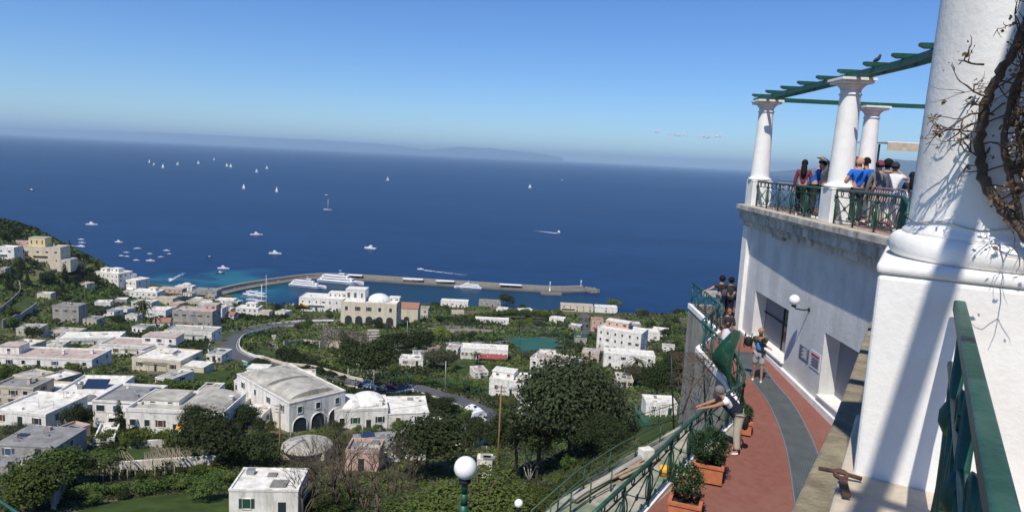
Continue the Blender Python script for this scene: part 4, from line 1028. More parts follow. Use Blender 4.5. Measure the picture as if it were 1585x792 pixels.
# --- centre right
house(713, 556, 72, 20, 12, 'white colonnaded house with arcade of small windows and red awning', wins=11, storeys=1, ww=.9, roof='roof_white', extras=(('awning', .35, 12, 2.4, 4, 'awning_red'),))
house(757, 612, 66, 30, 13, 'white house with two-level dusty roof above the road', yaw=-.25, wins=3, storeys=1, roof='roof_white', extras=(('block', -.5, .2, 7, 5, 1.6),))
house(820, 584, 62, 34, 14, 'white house with reddish ribbed terrace roof', yaw=-.35, wins=4, storeys=2, roof='roof_pink', extras=(('chimney', -.8, -.5),))
house(925, 545, 62, 38, 16, 'large white apartment house with small upper windows', yaw=-.45, wins=6, storeys=3, roof='roof_white', ww=.9, extras=(('solar', .2, .4, 4, 3), ('ac', .5, 0), ('block', -.3, .5, 12, 6, 3, 'wall_pink')))
house(935, 572, 76, 30, 13, 'white villa with wide pale terrace in front of the apartment house', yaw=-.1, wins=4, storeys=2, roof='roof_white', extras=(('chimney', .9, -.5),))
house(980, 528, 40, 16, 12, 'white flat-roofed annex right of the apartment house', wins=3, storeys=1)
house(890, 532, 18, 12, 9, 'dark green garden shed', wall='wall_grey', roof='shutter_green', wins=1, storeys=1, top=None, parapet=0, cat='shed')
house(915, 512, 18, 18, 8, 'pink terraced house with red awnings on the lane', wall='wall_pink', roof='roof_terra', wins=2, storeys=2, extras=(('awning', 0, 5, 3, 2, 'awning_red'),))
house(1000, 642, 46, 22, 9, 'white ruined wall patch behind the big tree', wins=2, storeys=1)
house(618, 566, 36, 12, 9, 'small white garden house among the trees', wins=2, storeys=1)
house(662, 546, 18, 9, 6, 'little brown hut with flat roof in the gardens', wall='wall_grey', roof='roof_terra', wins=1, storeys=1)
house(548, 566, 26, 18, 6, 'small white shrine-like house above the road', wins=1, storeys=1, extras=(('dome', 0, 0, 2, 1.6),))
house(735, 500, 52, 6, 7, 'low white pool house with curved terrace', wins=4, storeys=1)

# filler houses, each one small
FILL = [(120, 448, 14, 7), (60, 465, 16, 8), (150, 478, 18, 8), (178, 488, 20, 9), (130, 505, 18, 8), (222, 476, 14, 7), (262, 478, 16, 7), (312, 478, 14, 8), (320, 500, 18, 10), (350, 478, 16, 8), (30, 520, 26, 9), (15, 548, 30, 10), (235, 530, 20, 9), (215, 556, 22, 9), (300, 545, 20, 9),
 (700, 490, 18, 7), (768, 484, 16, 6), (805, 486, 20, 6), (850, 500, 22, 7), (880, 512, 18, 8), (835, 560, 26, 10), (870, 575, 30, 12), (900, 560, 26, 13), (690, 548, 18, 8), (640, 560, 22, 10), (600, 548, 16, 7), (1010, 520, 22, 9), (1025, 545, 18, 8), (965, 512, 26, 10), (905, 500, 12, 8), (955, 600, 24, 10),
 (60, 600, 30, 10), (240, 596, 24, 8), (300, 622, 26, 9), (20, 598, 30, 11), (500, 660, 18, 9), (640, 668, 30, 9), (700, 690, 34, 10), (60, 690, 26, 9), (150, 692, 22, 8), (800, 640, 24, 9), (735, 585, 20, 8),
 (190, 460, 14, 7), (215, 456, 12, 6), (232, 462, 14, 6), (262, 466, 13, 6), (283, 462, 14, 7), (296, 470, 12, 6), (318, 466, 14, 6), (340, 482, 14, 7), (250, 486, 16, 7), (275, 490, 14, 6), (180, 472, 14, 7), (160, 492, 16, 8), (195, 498, 16, 8), (345, 496, 16, 8), (400, 492, 16, 8), (425, 490, 16, 6), (240, 508, 20, 8), (205, 516, 20, 8), (70, 545, 24, 8), (320, 560, 22, 8), (440, 606, 22, 9), (470, 596, 18, 8)]
rf = random.Random(31); rf = random.Random(33); COLW = ['wall_white']*9+['wall_cream', 'wall_cream', 'wall_beige', 'wall_grey', 'wall_pink']; NMW = {'wall_white': 'white', 'wall_cream': 'cream', 'wall_pink': 'pink', 'wall_beige': 'beige', 'wall_grey': 'grey'}
NMR = {'roof_white': 'white roof', 'roof_pale': 'dusty roof', 'roof_pink': 'pinkish roof', 'roof_grey': 'grey roof', 'roof_terra': 'red tiled roof'}
FL = set()
for (px, py, a, b) in FILL:
    wl_ = rf.choice(COLW); rf_ = rf.choice(('roof_white', 'roof_white', 'roof_pale', 'roof_pale', 'roof_white', 'roof_grey', 'roof_pale', 'roof_white', 'roof_terra' if rf.random() < .25 else 'roof_pink')); g_ = G(px+a/2, py)
    if not all((g_.x-q[0])**2+(g_.y-q[1])**2 > (q[2]+2)**2 for q in [d_[1] for d_ in AVOID if d_[0] == 'c']): continue
    base_ = [h for h in HOUSES if ' with ' in h[4] or len(h[4]) > 20][:66]; best = sorted(base_, key=lambda h: ((h[0]-px)**2+((h[1]-py)*1.5)**2))[0]; dx, dy = px-best[0], py-best[1]
    rel = ('left of' if dx < 0 else 'right of') if abs(dx) > abs(dy)*1.3 else ('behind' if dy < 0 else 'in front of')
    ref = ' '.join(best[4].split()[:5]); 
    while ref.split()[-1] in ('with', 'and', 'at', 'in', 'of', 'the', 'a', 'on', 'its', 'to', 'by', 'above', 'behind', 'below', 'beside', 'between', 'left', 'right', 'small', 'broad', 'wide', 'uppermost', 'stacked', 'right', 'stepping', 'showing'): ref = ' '.join(ref.split()[:-1])
    lab_ = f"{NMW[wl_]} house with {NMR[rf_]} {rel.replace('in front of', 'before')} the {ref}"
    for pre in ('', 'smaller ', 'tiny ', 'squat '):
        if pre+lab_ not in FL: break
    lab_ = pre+lab_; FL.add(lab_)
    house(px, py, a, b, rf.uniform(6, 9), lab_, yaw=rf.uniform(-.4, .4), wall=wl_, roof=rf_, wins=rf.choice((2, 3)), storeys=rf.choice((1, 1, 2)), top='gable' if rf_ == 'roof_terra' else None, parapet=0 if rf_ == 'roof_terra' else rf.choice((.2, .45)), k=1.0, group='small houses filling the slope')
# ------------------------------------------------------------------ trees and undergrowth
def ray_in(poly, x, y):
    c = False; n = len(poly)
    for i in range(n):
        x1, y1 = poly[i]; x2, y2 = poly[(i+1) % n]
        if (y1 > y) != (y2 > y) and x < (x2-x1)*(y-y1)/(y2-y1)+x1: c = not c
    return c
_AP = [(min(q[0] for q in d[1])-4, max(q[0] for q in d[1])+4, min(q[1] for q in d[1])-4, max(q[1] for q in d[1])+4, d[1]) for d in AVOID if d[0] == 'poly']
_AC = np.array([d[1] for d in AVOID if d[0] == 'c'])
def free(x, y, r=0):
    if len(_AC) and np.min((_AC[:, 0]-x)**2+(_AC[:, 1]-y)**2-(_AC[:, 2]+r)**2) < 0: return False
    for x0, x1, y0, y1, p in _AP:
        if x0 < x < x1 and y0 < y < y1 and ray_in(p, x, y): return False
    return True
def quads(P, N, s, rs):
    A = np.cross(N, rs.normal(size=N.shape)); A /= np.linalg.norm(A, axis=1)[:, None]+1e-9; B = np.cross(N, A)
    return np.stack([P-A*s, P-B*s*.6, P+A*s, P+B*s*.6], 1).reshape(-1, 3)
def crown_mesh(name, seed, n, leaf, mats, lobes=14, rx=1., rz=.8, kind='round'):
    "unit crown: radius about 1, base at z=0; leaves gathered into clumps of different size, gaps between them"
    rs = np.random.RandomState(seed); C = []; Rr = []
    if kind == 'round':
        for i in range(lobes):
            d = rs.normal(size=3); d /= np.linalg.norm(d); d[2] = abs(d[2])*.9-.25
            q = rs.uniform(.25, .78); C.append([d[0]*q*rx, d[1]*q*rx, .75*rz+d[2]*q*rz]); Rr.append(rs.uniform(.24, .46))
    elif kind == 'cone':
        for i in range(lobes):
            h = (i+.5)/lobes; a = rs.uniform(0, 6.28); q = (1-h)*.28*rx; C.append([math.cos(a)*q, math.sin(a)*q, h*2.6+.1]); Rr.append(.42*(1-h)**.7+.10)
    elif kind == 'flat':
        for i in range(lobes):
            a = rs.uniform(0, 6.28); q = rs.uniform(0, .8)**.7; C.append([math.cos(a)*q, math.sin(a)*q, rz*.75+rs.uniform(-.12, .25)*rz]); Rr.append(rs.uniform(.22, .36))
    C = np.array(C); Rr = np.array(Rr); w_ = Rr**2; idx = rs.choice(len(C), n, p=w_/w_.sum())
    d = rs.normal(size=(n, 3)); d /= np.linalg.norm(d, axis=1)[:, None]
    rad = rs.uniform(.15, 1, (n, 1))**.4*rs.choice([1., 1.0, 1.18], (n, 1))
    P = C[idx]+d*rad*Rr[idx][:, None]*np.array([1, 1, .8])
    # sub-clumps
    sc_ = .06; P = P+rs.normal(size=(n, 3))*sc_*.4
    N = d+rs.normal(size=(n, 3))*.55; N[:, 2] += .35; N /= np.linalg.norm(N, axis=1)[:, None]
    s = leaf*rs.uniform(.5, 1.4, (n, 1))
    V_ = quads(P, N, s, rs); me_o = npmesh(name, V_, np.arange(4*n).reshape(-1, 4), mats)
    me = me_o.data; bpy.data.objects.remove(me_o); return me
def trunk_mesh(name, seed, h=1., r=.07, limbs=5, spread=.5, M='bark'):
    r_ = random.Random(seed); mb = MB()
    top = Vector((r_.uniform(-.08, .08), r_.uniform(-.08, .08), h))
    mb.tube([(0, 0, -.35), (r_.uniform(-.03, .03), 0, h*.5), top], [r*1.35, r, r*.75], 7)
    for i in range(limbs):
        a = 2*PI*i/limbs+r_.uniform(-.4, .4); l = r_.uniform(.7, 1.1)*spread; z = h*r_.uniform(.86, .99)
        mb.tube([(0, 0, z), (math.cos(a)*l*.5, math.sin(a)*l*.5, z+l*.35), (math.cos(a)*l, math.sin(a)*l, z+l*.8)], [r*.55, r*.35, r*.15], 5)
    o = mb.build(name, M); me = o.data; bpy.data.objects.remove(o); return me
PR_ = {}
for nm, seeds, n, leaf, M, kw in (('dark', (1, 2, 3), 2400, .066, 'leaf_dark', {}), ('mid', (4, 5, 6), 2300, .066, 'leaf_mid', {}), ('light', (7, 8), 2200, .066, 'leaf_light', {}),
                                  ('olive', (9, 10), 2100, .064, 'leaf_olive', {}), ('cone', (11, 12), 1500, .075, 'leaf_dark', dict(kind='cone', lobes=18)),
                                  ('pine', (13, 14), 1600, .07, 'leaf_dark', dict(kind='flat', lobes=16))):
    PR_[nm] = [crown_mesh('crown_'+nm, s, n, leaf, [M], **kw) for s in seeds]
FINE = {'dark': [crown_mesh('crown_fine', 91, 7500, .038, ['leaf_dark'], lobes=20), crown_mesh('crown_fine', 92, 7500, .038, ['leaf_dark'], lobes=24, rz=.9)], 'mid': [crown_mesh('crown_fine', 93, 7500, .038, ['leaf_mid'], lobes=20), crown_mesh('crown_fine', 94, 7500, .038, ['leaf_mid'], lobes=16)], 'olive': [crown_mesh('crown_fine', 96, 7000, .036, ['leaf_olive'], lobes=18)], 'pine': [crown_mesh('crown_fine', 95, 8000, .036, ['leaf_dark'], lobes=20, kind='flat')], 'light': [crown_mesh('crown_fine', 97, 7000, .038, ['leaf_light'], lobes=18)], 'cone': [crown_mesh('crown_fine', 98, 6000, .04, ['leaf_dark'], kind='cone', lobes=20)]}
TRK = [trunk_mesh('trunk', s) for s in (1, 2, 3)]
LAND = [(h[0], h[1], h[4]) for h in HOUSES]
WORD = {'dark': ('dark green', 'tree'), 'mid': ('mid green', 'tree'), 'light': ('bright green', 'tree'), 'olive': ('grey-green', 'tree'), 'cone': ('dark conical', 'cypress'), 'pine': ('dark umbrella-topped', 'pine')}
SHORT = {}
def short(l):
    w = l.split(); return ' '.join(w[:8]) if len(w) > 8 else l
USED = {}
def tree(x, y, R_, kind, Hc=None, th=None, label=None, group=None, name=None, z=None, crown=None, trunk=None, rz=None):
    "R_: crown radius, Hc: crown height factor, th: trunk height below the crown"
    z = H(x, y) if z is None else z; th = R_*.5 if th is None else th
    px, py = PR((x, y, z+th+R_*.7))
    word, cat = WORD[kind]
    if label is None:
        size = 'small ' if R_ < 2.3 else ('tall ' if R_ > 4.2 else '')
        for best in sorted(LAND, key=lambda h: ((h[0]-px)**2+((h[1]-py)*1.5)**2))[:7]:
            dx, dy = px-best[0], py-best[1]
            rel = ('left of' if dx < 0 else 'right of') if abs(dx) > abs(dy)*1.3 else ('behind' if dy < 0 else 'in front of')
            ref = best[2].split()
            stop = [i for i, q in enumerate(ref) if q in ('at', 'in', 'with', 'behind', 'beside', 'below', 'above', 'of', 'showing', 'stepping', 'highest', 'uppermost', 'between', 'stacked', 'right', 'left', 'on', 'among', 'near', 'by', 'before')]
            cut = stop[0] if stop and stop[0] >= 3 else min(len(ref), 7)
            if 'with' in ref and best[2].startswith(('white house with', 'cream house with', 'pink house with', 'beige house with', 'grey house with')): cut = 5 + (ref[4] == 'tiled')
            label = f"{size}{word} {cat} {rel} the {' '.join(ref[:min(cut, 8)])}"
            if label not in USED: break
        USED[label] = 1
        group = group or 'trees and bushes on the slope'
    t = thing(name or ('cypress' if kind == 'cone' else 'pine_tree' if kind == 'pine' else 'tree'), label, cat, (x, y, z), rnd.uniform(0, 6.28) if rz is None else rz, group or 'trees and bushes on the slope')
    c = bpy.data.objects.new('crown', crown or (rnd.choice(FINE[kind]) if R_ > 2.6 and y < 260 else rnd.choice(PR_[kind]))); COL.objects.link(c); c.parent = t; c.location = (0, 0, th); c.scale = (R_, R_, R_*(Hc or 1))
    k = bpy.data.objects.new('trunk', trunk or rnd.choice(TRK)); COL.objects.link(k); k.parent = t; k.scale = (min(R_, 4), min(R_, 4), max(th+R_*.4, .6))
    return t
def tpx(px, py, wpx, kind, Hc=None, thk=.35, **kw):
    "tree by photo position of its foot and the crown width in photo pixels"
    g = G(px, py); d = (g-Vector((0, 0, E))).length; R_ = wpx/2*d/F/1.0
    t = tree(g.x, g.y, R_, kind, Hc, R_*thk, z=g.z, **kw); return t
named = [
 # near dark oaks etc: px, py foot, width px, kind, height factor, trunk, label
 (578, 608, 100, 'pine', 1.1, .5, 'broad dark pine above the parked cars and the domed house'),
 (120, 670, 44, 'dark', 1.3, .2, 'dark rounded cypress-like tree in front of the solar panel house'),
 (186, 676, 34, 'cone', 1.05, .1, 'narrow dark conifer in front of the arched garage'),
 (297, 672, 56, 'dark', 1.0, .3, 'dark tree in front of the orange awning'),
 (376, 664, 50, 'dark', 1.0, .2, 'dark dense tree left of the big white villa'),
 (335, 715, 120, 'dark', .8, .15, 'large dark bushy tree left of the telegraph pole'),
 (390, 722, 80, 'dark', .9, .15, 'dark tree beside the telegraph pole'),
 (660, 735, 150, 'dark', .85, .2, 'large dark green tree left of the globe street lamp'),
 (735, 690, 70, 'dark', .8, .2, 'dark tree behind the globe street lamp'),
 (615, 540, 40, 'dark', 1.0, .2, 'round dark tree in the gardens behind the tall flagpole'),
 (648, 545, 52, 'dark', .9, .2, 'wide dark tree beside the little brown hut'),
 (692, 572, 46, 'olive', 1.1, .2, 'grey-green tree in front of the colonnaded house, right one'),
 (672, 570, 44, 'olive', 1.0, .2, 'grey-green tree in front of the colonnaded house, left one'),
 (685, 530, 38, 'light', .9, .2, 'bright green round tree left of the white colonnaded house'),
 (784, 474, 30, 'dark', .9, .3, 'round dark tree on the waterline in front of the pier'),
 (950, 478, 26, 'mid', .8, .3, 'green tree on the shore beside the plain white house'),
 (1015, 620, 60, 'dark', 1.5, .2, 'tall dark conifer just left of the walkway railing'),
 (1045, 600, 60, 'dark', 1.5, .2, 'dark tree touching the far walkway pillar'),
 (985, 598, 56, 'olive', .9, .2, 'shaggy brown-green palm-like tree in front of the white villa'),
 (500, 690, 60, 'mid', .7, .2, 'green bushes below the twin-domed white house, left part'),
 (560, 690, 60, 'mid', .6, .2, 'green bushes below the twin-domed white house, middle part'),
 (612, 672, 40, 'mid', .7, .2, 'round green bush against the balcony of the domed house'),
 (684, 640, 46, 'dark', .8, .2, 'dark round tree right of the domed houses, by the road'),
 (110, 755, 110, 'mid', .7, .15, 'spreading green tree above the curved garden wall, left foreground'),
 (55, 790, 100, 'mid', .9, .15, 'green tree filling the lower left corner'),
 (30, 680, 40, 'olive', .7, .2, 'yellow-brown shrub tree in front of the dusty flat roof'),
 (30, 702, 46, 'dark', .7, .2, 'dark bush left of the grey shed'),
 (320, 775, 50, 'mid', .8, .25, 'small round garden tree on the lower lawn'),
 (8, 375, 16, 'pine', 1.2, .5, 'dark pine at the crest of the headland, far left'),
 (24, 372, 18, 'pine', 1.2, .5, 'dark pine on the headland beside the villa'),
 (38, 378, 20, 'dark', .7, .2, 'low dark trees on the headland crest'),
 (30, 435, 16, 'cone', 1.1, .1, 'dark cypress below the white cube house'),
 (100, 438, 18, 'cone', 1.1, .1, 'dark cypress on the middle of the headland slope'),
 (72, 440, 22, 'dark', 1.2, .1, 'dark clump of trees left of the slope cypress'),
 (140, 440, 26, 'dark', .9, .2, 'dark round trees above the seafront hotel'),
 (118, 430, 28, 'dark', .8, .2, 'dark trees on the shoulder of the headland'),
]
for px, py, wd, kd, hc, tk, lb in named: tpx(px, py, wd, kd, hc, tk, label=lb)
# the huge tree in the middle right
bigc = crown_mesh('crown_big', 77, 26000, .028, ['leaf_big'], lobes=34, rz=.95)
tpx(880, 716, 205, 'olive', 1.0, .15, label='huge round dark olive tree in front of the walkway, largest of all', crown=bigc)
bigm = crown_mesh('crown_near', 78, 22000, .026, ['leaf_mid'], lobes=22, rz=.8)
def near_tree(px, py, Y, wpx, hc, label, kd='mid', crown=None):
    p = PYv(px, py, Y); R_ = wpx/2*Y/F; gz = H(p.x, p.y)
    return tree(p.x, p.y, R_, kd, hc, max(p.z-gz, .2), label=label, crown=crown or bigm)
near_tree(740, 815, 62, 240, .55, 'bright green thicket of trees below the two globe street lamps')
near_tree(830, 800, 70, 110, .6, 'green thicket left of the grassy bank')
near_tree(640, 810, 75, 150, .5, 'green treetop at the bottom of the photo left of the globe lamp')
near_tree(500, 800, 90, 100, .4, 'low green treetop under the bare branches')
nt_ = crown_mesh('crown_nd', 79, 16000, .03, ['leaf_dark'], lobes=22, rz=.9)
near_tree(800, 700, 95, 110, .9, 'dark green tree between the telegraph pole and the huge olive tree', 'dark', nt_)
near_tree(835, 690, 90, 110, .8, 'dark tree tucked against the left side of the huge olive tree', 'dark', nt_)
near_tree(935, 720, 80, 100, .9, 'dark tree tucked against the right side of the huge olive tree', 'dark', nt_)

# bare winter trees: branches as tapered tubes
def bare_tree(px, py, hpx, label, seed, lean=0, n=5, Y=None, M='bark'):
    g = G(px, py) if Y is None else PYv(px, py, Y); d = (g-Vector((0, 0, E))).length; h = hpx*d/F
    t = thing('bare_tree', label, 'tree', g, 0, 'leafless trees'); r_ = random.Random(seed); mbt = MB(); mb = MB()
    def grow(p, dr, l, r, dep, m_):
        q = p+dr*l*.5+Vector((r_.uniform(-.05, .05), r_.uniform(-.05, .05), .04))*l; e = q+(dr+Vector((r_.uniform(-.25, .25), r_.uniform(-.25, .25), r_.uniform(-.05, .25)))).normalized()*l*.5
        m_.tube([p, q, e], [r, r*.8, r*.62], 4 if dep < 4 else 5)
        if dep == 0: return
        for k in range(r_.choice((2, 3, 3) if dep > 1 else (2, 3))):
            nd = (dr+Vector((r_.uniform(-1, 1), r_.uniform(-1, 1), r_.uniform(-.35, .6)))*.75).normalized(); grow(e if k else q.lerp(e, .8), nd, l*r_.uniform(.6, .85), r*.55, dep-1, mb)
    grow(Vector((0, 0, -.3)), Vector((lean, 0, 1)).normalized(), h*.34, h*.022, n, mbt)
    # three more stems
    for k in range(3): grow(Vector((0, 0, 0)), Vector((r_.uniform(-.7, .7)+lean, r_.uniform(-.5, .5), 1)).normalized(), h*.30, h*.014, n, mb)
    mbt.build('trunk', M, t, local=True); mb.build('branches', M, t, local=True)
bare_tree(520, 790, 130, 'tangled leafless tree in front of the pink terrace, with brownish twigs', 3, n=5)
bare_tree(470, 800, 100, 'leafless tree at the bottom beside the white outhouse', 4, n=5)
bare_tree(585, 800, 110, 'leafless tree between the pink terrace and the green treetop', 9, n=5)
bare_tree(545, 770, 95, 'brown leafless thicket tree right behind the tangled one', 31, n=5)
bare_tree(490, 765, 90, 'slender leafless tree left of the tangled one', 32, n=5)
bare_tree(610, 770, 85, 'leafless brown tree below the white railings', 33, n=5)
bare_tree(565, 790, 70, 'low leafless bush at the foot of the tangled tree', 34, n=5)
bare_tree(640, 745, 80, 'leafless twigs in front of the large dark green tree', 12, n=4)
mat('bark_pale', (.30, .28, .25), .95, .3, 6)
bare_tree(820, 745, 75, 'pale leafless tree on the dark bank left of the huge olive tree', 6, n=4, M='bark_pale')
bare_tree(560, 560, 55, 'leafless tree above the road and the small shrine', 15, n=4)
bare_tree(530, 555, 50, 'leafless tree in front of the palace hotel, right of the gardens', 16, n=4)
bl = crown_mesh('crown_blossom', 81, 1200, .045, ['blossom'], lobes=14, rz=.9)
tpx(508, 545, 44, 'olive', 1.5, .2, label='pale grey leafless-looking tree left of the palace hotel arcade', crown=bl)
tpx(548, 548, 50, 'olive', 1.0, .2, label='pale blossoming tree in front of the palace hotel arcade', crown=bl)
rdc = crown_mesh('crown_red', 82, 700, .08, ['leaf_red'], lobes=8)
tpx(201, 485, 16, 'olive', 1.2, .2, label='dark red bougainvillea left of the white seafront house', crown=rdc)

# palm
def palm(px, py, hpx, label, seed):
    g = G(px, py); d = (g-Vector((0, 0, E))).length; h = hpx*d/F; t = thing('palm_tree', label, 'palm', g, 0, 'palms'); r_ = random.Random(seed)
    mb = MB(); mb.tube([(0, 0, -.5), (.1, 0, h*.5), (0, 0, h*.85)], [.3, .24, .22], 8); mb.build('trunk', 'bark', t, local=True)
    mb = MB()
    for k in range(26):
        a = r_.uniform(0, 6.28); el = r_.uniform(-.5, 1.1); L_ = h*.42; pts = [Vector((0, 0, h*.85))]
        for j in range(1, 6): u = j/5; pts.append(Vector((math.cos(a)*L_*u*math.cos(el*.6), math.sin(a)*L_*u*math.cos(el*.6), h*.85+L_*(math.sin(el)*u-.75*u*u))))
        sd = Vector((-math.sin(a), math.cos(a), 0))
        for j in range(5):
            w0, w1 = .32*math.sin(PI*(j+.3)/5.6), .32*math.sin(PI*(j+1.3)/5.6) if j < 4 else .02
            mb.add([pts[j]-sd*w0+Vector((0, 0, -.12)), pts[j], pts[j+1], pts[j+1]-sd*w1+Vector((0, 0, -.12))], [(0, 1, 2, 3)]); mb.add([pts[j]+sd*w0+Vector((0, 0, -.12)), pts[j], pts[j+1], pts[j+1]+sd*w1+Vector((0, 0, -.12))], [(3, 2, 1, 0)])
    mb.build('crown', 'leaf_olive', t, local=True)
palm(222, 508, 44, 'tall palm rising before the pale sloping roof near the beach', 1)
palm(738, 565, 22, 'palm in front of the white colonnaded house', 2)
palm(985, 590, 40, 'drooping palm in front of the wide pale terrace', 3)

# scattered trees, denser where the photo is green
rs = np.random.RandomState(5); placed = [(o.location.x, o.location.y) for o in COL.objects if o.get('category') in ('tree', 'cypress', 'pine', 'palm')]
cnt = 0; tries = 0
zones = [  # photo polygon rows: (x0,y0,x1,y1, weight, kinds)
 (0, 375, 150, 470, 8, 'dark dark mid dark cone'), (0, 470, 260, 540, 4, 'dark mid mid olive dark'), (100, 540, 400, 600, 6, 'dark mid mid dark light'), (0, 575, 120, 600, 1, 'mid olive'),
 (330, 470, 520, 500, 3, 'dark mid mid'), (370, 505, 600, 600, 5, 'mid light olive dark mid'), (590, 470, 920, 530, 7, 'dark mid mid olive light'), (600, 520, 860, 640, 8, 'dark mid light mid olive'),
 (960, 480, 1100, 560, 8, 'dark mid dark mid olive'), (150, 660, 420, 720, 5, 'dark mid dark mid'), (60, 700, 360, 792, 5, 'mid dark mid light'), (400, 640, 800, 700, 5, 'dark mid mid'), (940, 600, 1080, 680, 2, 'mid light olive'), (760, 690, 900, 770, 2, 'mid dark')]
wts = np.array([z[4] for z in zones], float); wts /= wts.sum()
while cnt < 252 and tries < 9000:
    tries += 1; z = zones[rs.choice(len(zones), p=wts)]; px, py = rs.uniform(z[0], z[2]), rs.uniform(z[1], z[3])
    g = G(px, py)
    if g.z < 1.5 or g.y > 640: continue
    d = (g-Vector((0, 0, E))).length; R_ = max(1.3, min(4.6, rs.uniform(9, 26)/2*d/F))
    if not free(g.x, g.y, R_*.35): continue
    if any((g.x-a)**2+(g.y-b)**2 < (R_*.9)**2 for a, b in placed): continue
    kd = rs.choice(z[5].split()); tree(g.x, g.y, R_, kd, rs.uniform(.75, 1.15) if kd != 'cone' else rs.uniform(.7, 1), R_*rs.uniform(.1, .4), z=g.z); placed.append((g.x, g.y)); cnt += 1
print('trees', cnt, tries)

# hedges
def hedge(pix, w_, h_, label, M='leaf_mid', leaf=.16):
    P = catmull([Vector((G(*p).x, G(*p).y, 0)) for p in pix], 5); rs_ = np.random.RandomState(len(label)); L_ = sum((b-a).length for a, b in zip(P[:-1], P[1:])); n = int(L_*w_*90)
    pts, _ = resample(P, 1.0); pts = np.array([[p.x, p.y] for p, _ in pts]); i = rs_.randint(0, len(pts)-1, n); u = rs_.uniform(0, 1, (n, 1)); Q = pts[i]*(1-u)+pts[i+1]*u+rs_.uniform(-w_/2, w_/2, (n, 2))
    z = np.array([H(q[0], q[1]) for q in Q[:: max(1, n//400)]]); zz = np.array([H(*q) for q in Q]) if n < 12000 else np.full(n, z.mean())
    hh = h_*rs_.uniform(0, 1, n)**.5*(1+.15*np.sin(Q[:, 0]*1.3)+.1*np.sin(Q[:, 1]*2.1)); Pn = np.column_stack([Q, zz+hh]); N = rs_.normal(size=(n, 3)); N[:, 2] += .8; N /= np.linalg.norm(N, axis=1)[:, None]
    o = npmesh('hedge', quads(Pn, N, leaf*rs_.uniform(.6, 1.4, (n, 1)), rs_), np.arange(4*n).reshape(-1, 4), [M]); return tag(o, label, 'hedge', 'clipped hedges')
hedge([(655, 494), (720, 493), (800, 494), (850, 497)], 6, 4.5, 'long clipped hedge above the straight road', 'leaf_mid', .35)
hedge([(150, 690), (210, 684), (280, 690)], 4, 2.2, 'bright green hedge along the upper garden lawn', 'leaf_light', .2)
hedge([(110, 772), (150, 768), (190, 764)], 2.5, 1.6, 'clipped hedge left on the lower lawn')
hedge([(205, 768), (260, 758), (340, 748)], 2.5, 1.8, 'clipped hedge along the pergola ruin')
hedge([(250, 604), (300, 604), (355, 602)], 5, 2.2, 'row of vines along the lower edge of the square lawn', 'leaf_mid', .25)
hedge([(440, 560), (470, 570), (520, 585), (548, 592)], 6, 2.5, 'green bank hedge between the two road levels', 'leaf_dark', .3)
hedge([(90, 606), (150, 600), (215, 600)], 4, 2.0, 'green shrubs behind the solar panel house', 'leaf_dark', .25)
hedge([(620, 590), (680, 598), (740, 606)], 3, 2.2, 'hedge behind the green road fence', 'leaf_mid', .22)

# undergrowth over the whole slope: far too many plants to count
rs = np.random.RandomState(11); n = 56000
lo, hi = math.log(28.), math.log(628.); Y = np.exp(np.concatenate([rs.uniform(lo, hi, n-14000), rs.uniform(math.log(430), hi, 14000)])); X = Y*np.concatenate([rs.uniform(-.80, .42, n-14000), rs.uniform(-.80, -.35, 14000)])
keep = []
for i in range(n):
    if 690 > Y[i] and H(X[i], Y[i]) > 1.2 and free(X[i], Y[i], -.6): keep.append(i)
X = X[keep]; Y = Y[keep]; Z = np.array([H(a, b) for a, b in zip(X, Y)])
dens = np.array([noise.noise((a*.018, b*.018, 2.)) for a, b in zip(X, Y)]); kp = (dens > -.28) | (rs.uniform(size=len(X)) < .25); X, Y, Z, dens = X[kp], Y[kp], Z[kp], dens[kp]
m_ = len(X); per = 12; sz = np.clip(Y*.0058, .25, 3.2)*rs.uniform(.5, 1.5, m_)
d = rs.normal(size=(m_*per, 3)); d /= np.linalg.norm(d, axis=1)[:, None]; d[:, 2] = abs(d[:, 2])
cc = np.repeat(np.column_stack([X, Y, Z]), per, 0); ss = np.repeat(sz, per)[:, None]
P = cc+d*ss*np.array([1.25, 1.25, .62]); N = d+rs.normal(size=d.shape)*.5; N /= np.linalg.norm(N, axis=1)[:, None]
mi = np.repeat(np.where(dens > .16, 0, np.where(dens > -.02, 1, np.where(rs.uniform(size=m_) < .5, 2, 3))), per)
ug = npmesh('undergrowth', quads(P, N, ss*.34*rs.uniform(.6, 1.3, (m_*per, 1)), rs), np.arange(4*m_*per).reshape(-1, 4), ['leaf_dark', 'leaf_mid', 'leaf_light', 'leaf_olive'], mi=mi)
tag(ug, 'mixed green undergrowth and garden shrubs covering the slope', 'undergrowth', kind='stuff')
print('undergrowth', m_)
# ------------------------------------------------------------------ harbour
SEAZ = 0.0
mat('quay', (.16, .15, .135), .95, .2, .1, coord='World'); mat('hull_white', (.80, .80, .80), .35); mat('hull_dark', (.03, .05, .10), .35); mat('deck', (.45, .36, .25), .7)
mat('stripe_blue', (.04, .08, .28), .5); mat('foam', (.75, .78, .80), .8)
def zp(px, py, z=0): return PZ(px, py, E-z)
bw = catmull([Vector((*zp(a, b, 1.5).xy, 0)) for a, b in [(318, 460), (350, 451), (400, 441), (480, 430), (520, 429), (560, 431), (640, 436), (720, 441), (800, 446), (860, 449), (905, 448)]], 5)
bxy = [(p.x, p.y) for p in bw]
br = thing('breakwater', 'long grey stone breakwater with angled arm closing the harbour', 'breakwater', (*bxy[0], 0))
def ribbon(o0, o1, z0, z1): mb = MB(); mb.prism(inset(bxy, o0)+inset(bxy, o1)[::-1], z0, z1); return mb
ribbon(-7, 7, -2, 1.8).build('quay', 'quay', br); ribbon(3.2, 6.5, 1.8, 5.0).build('sea_wall', 'stone', br)
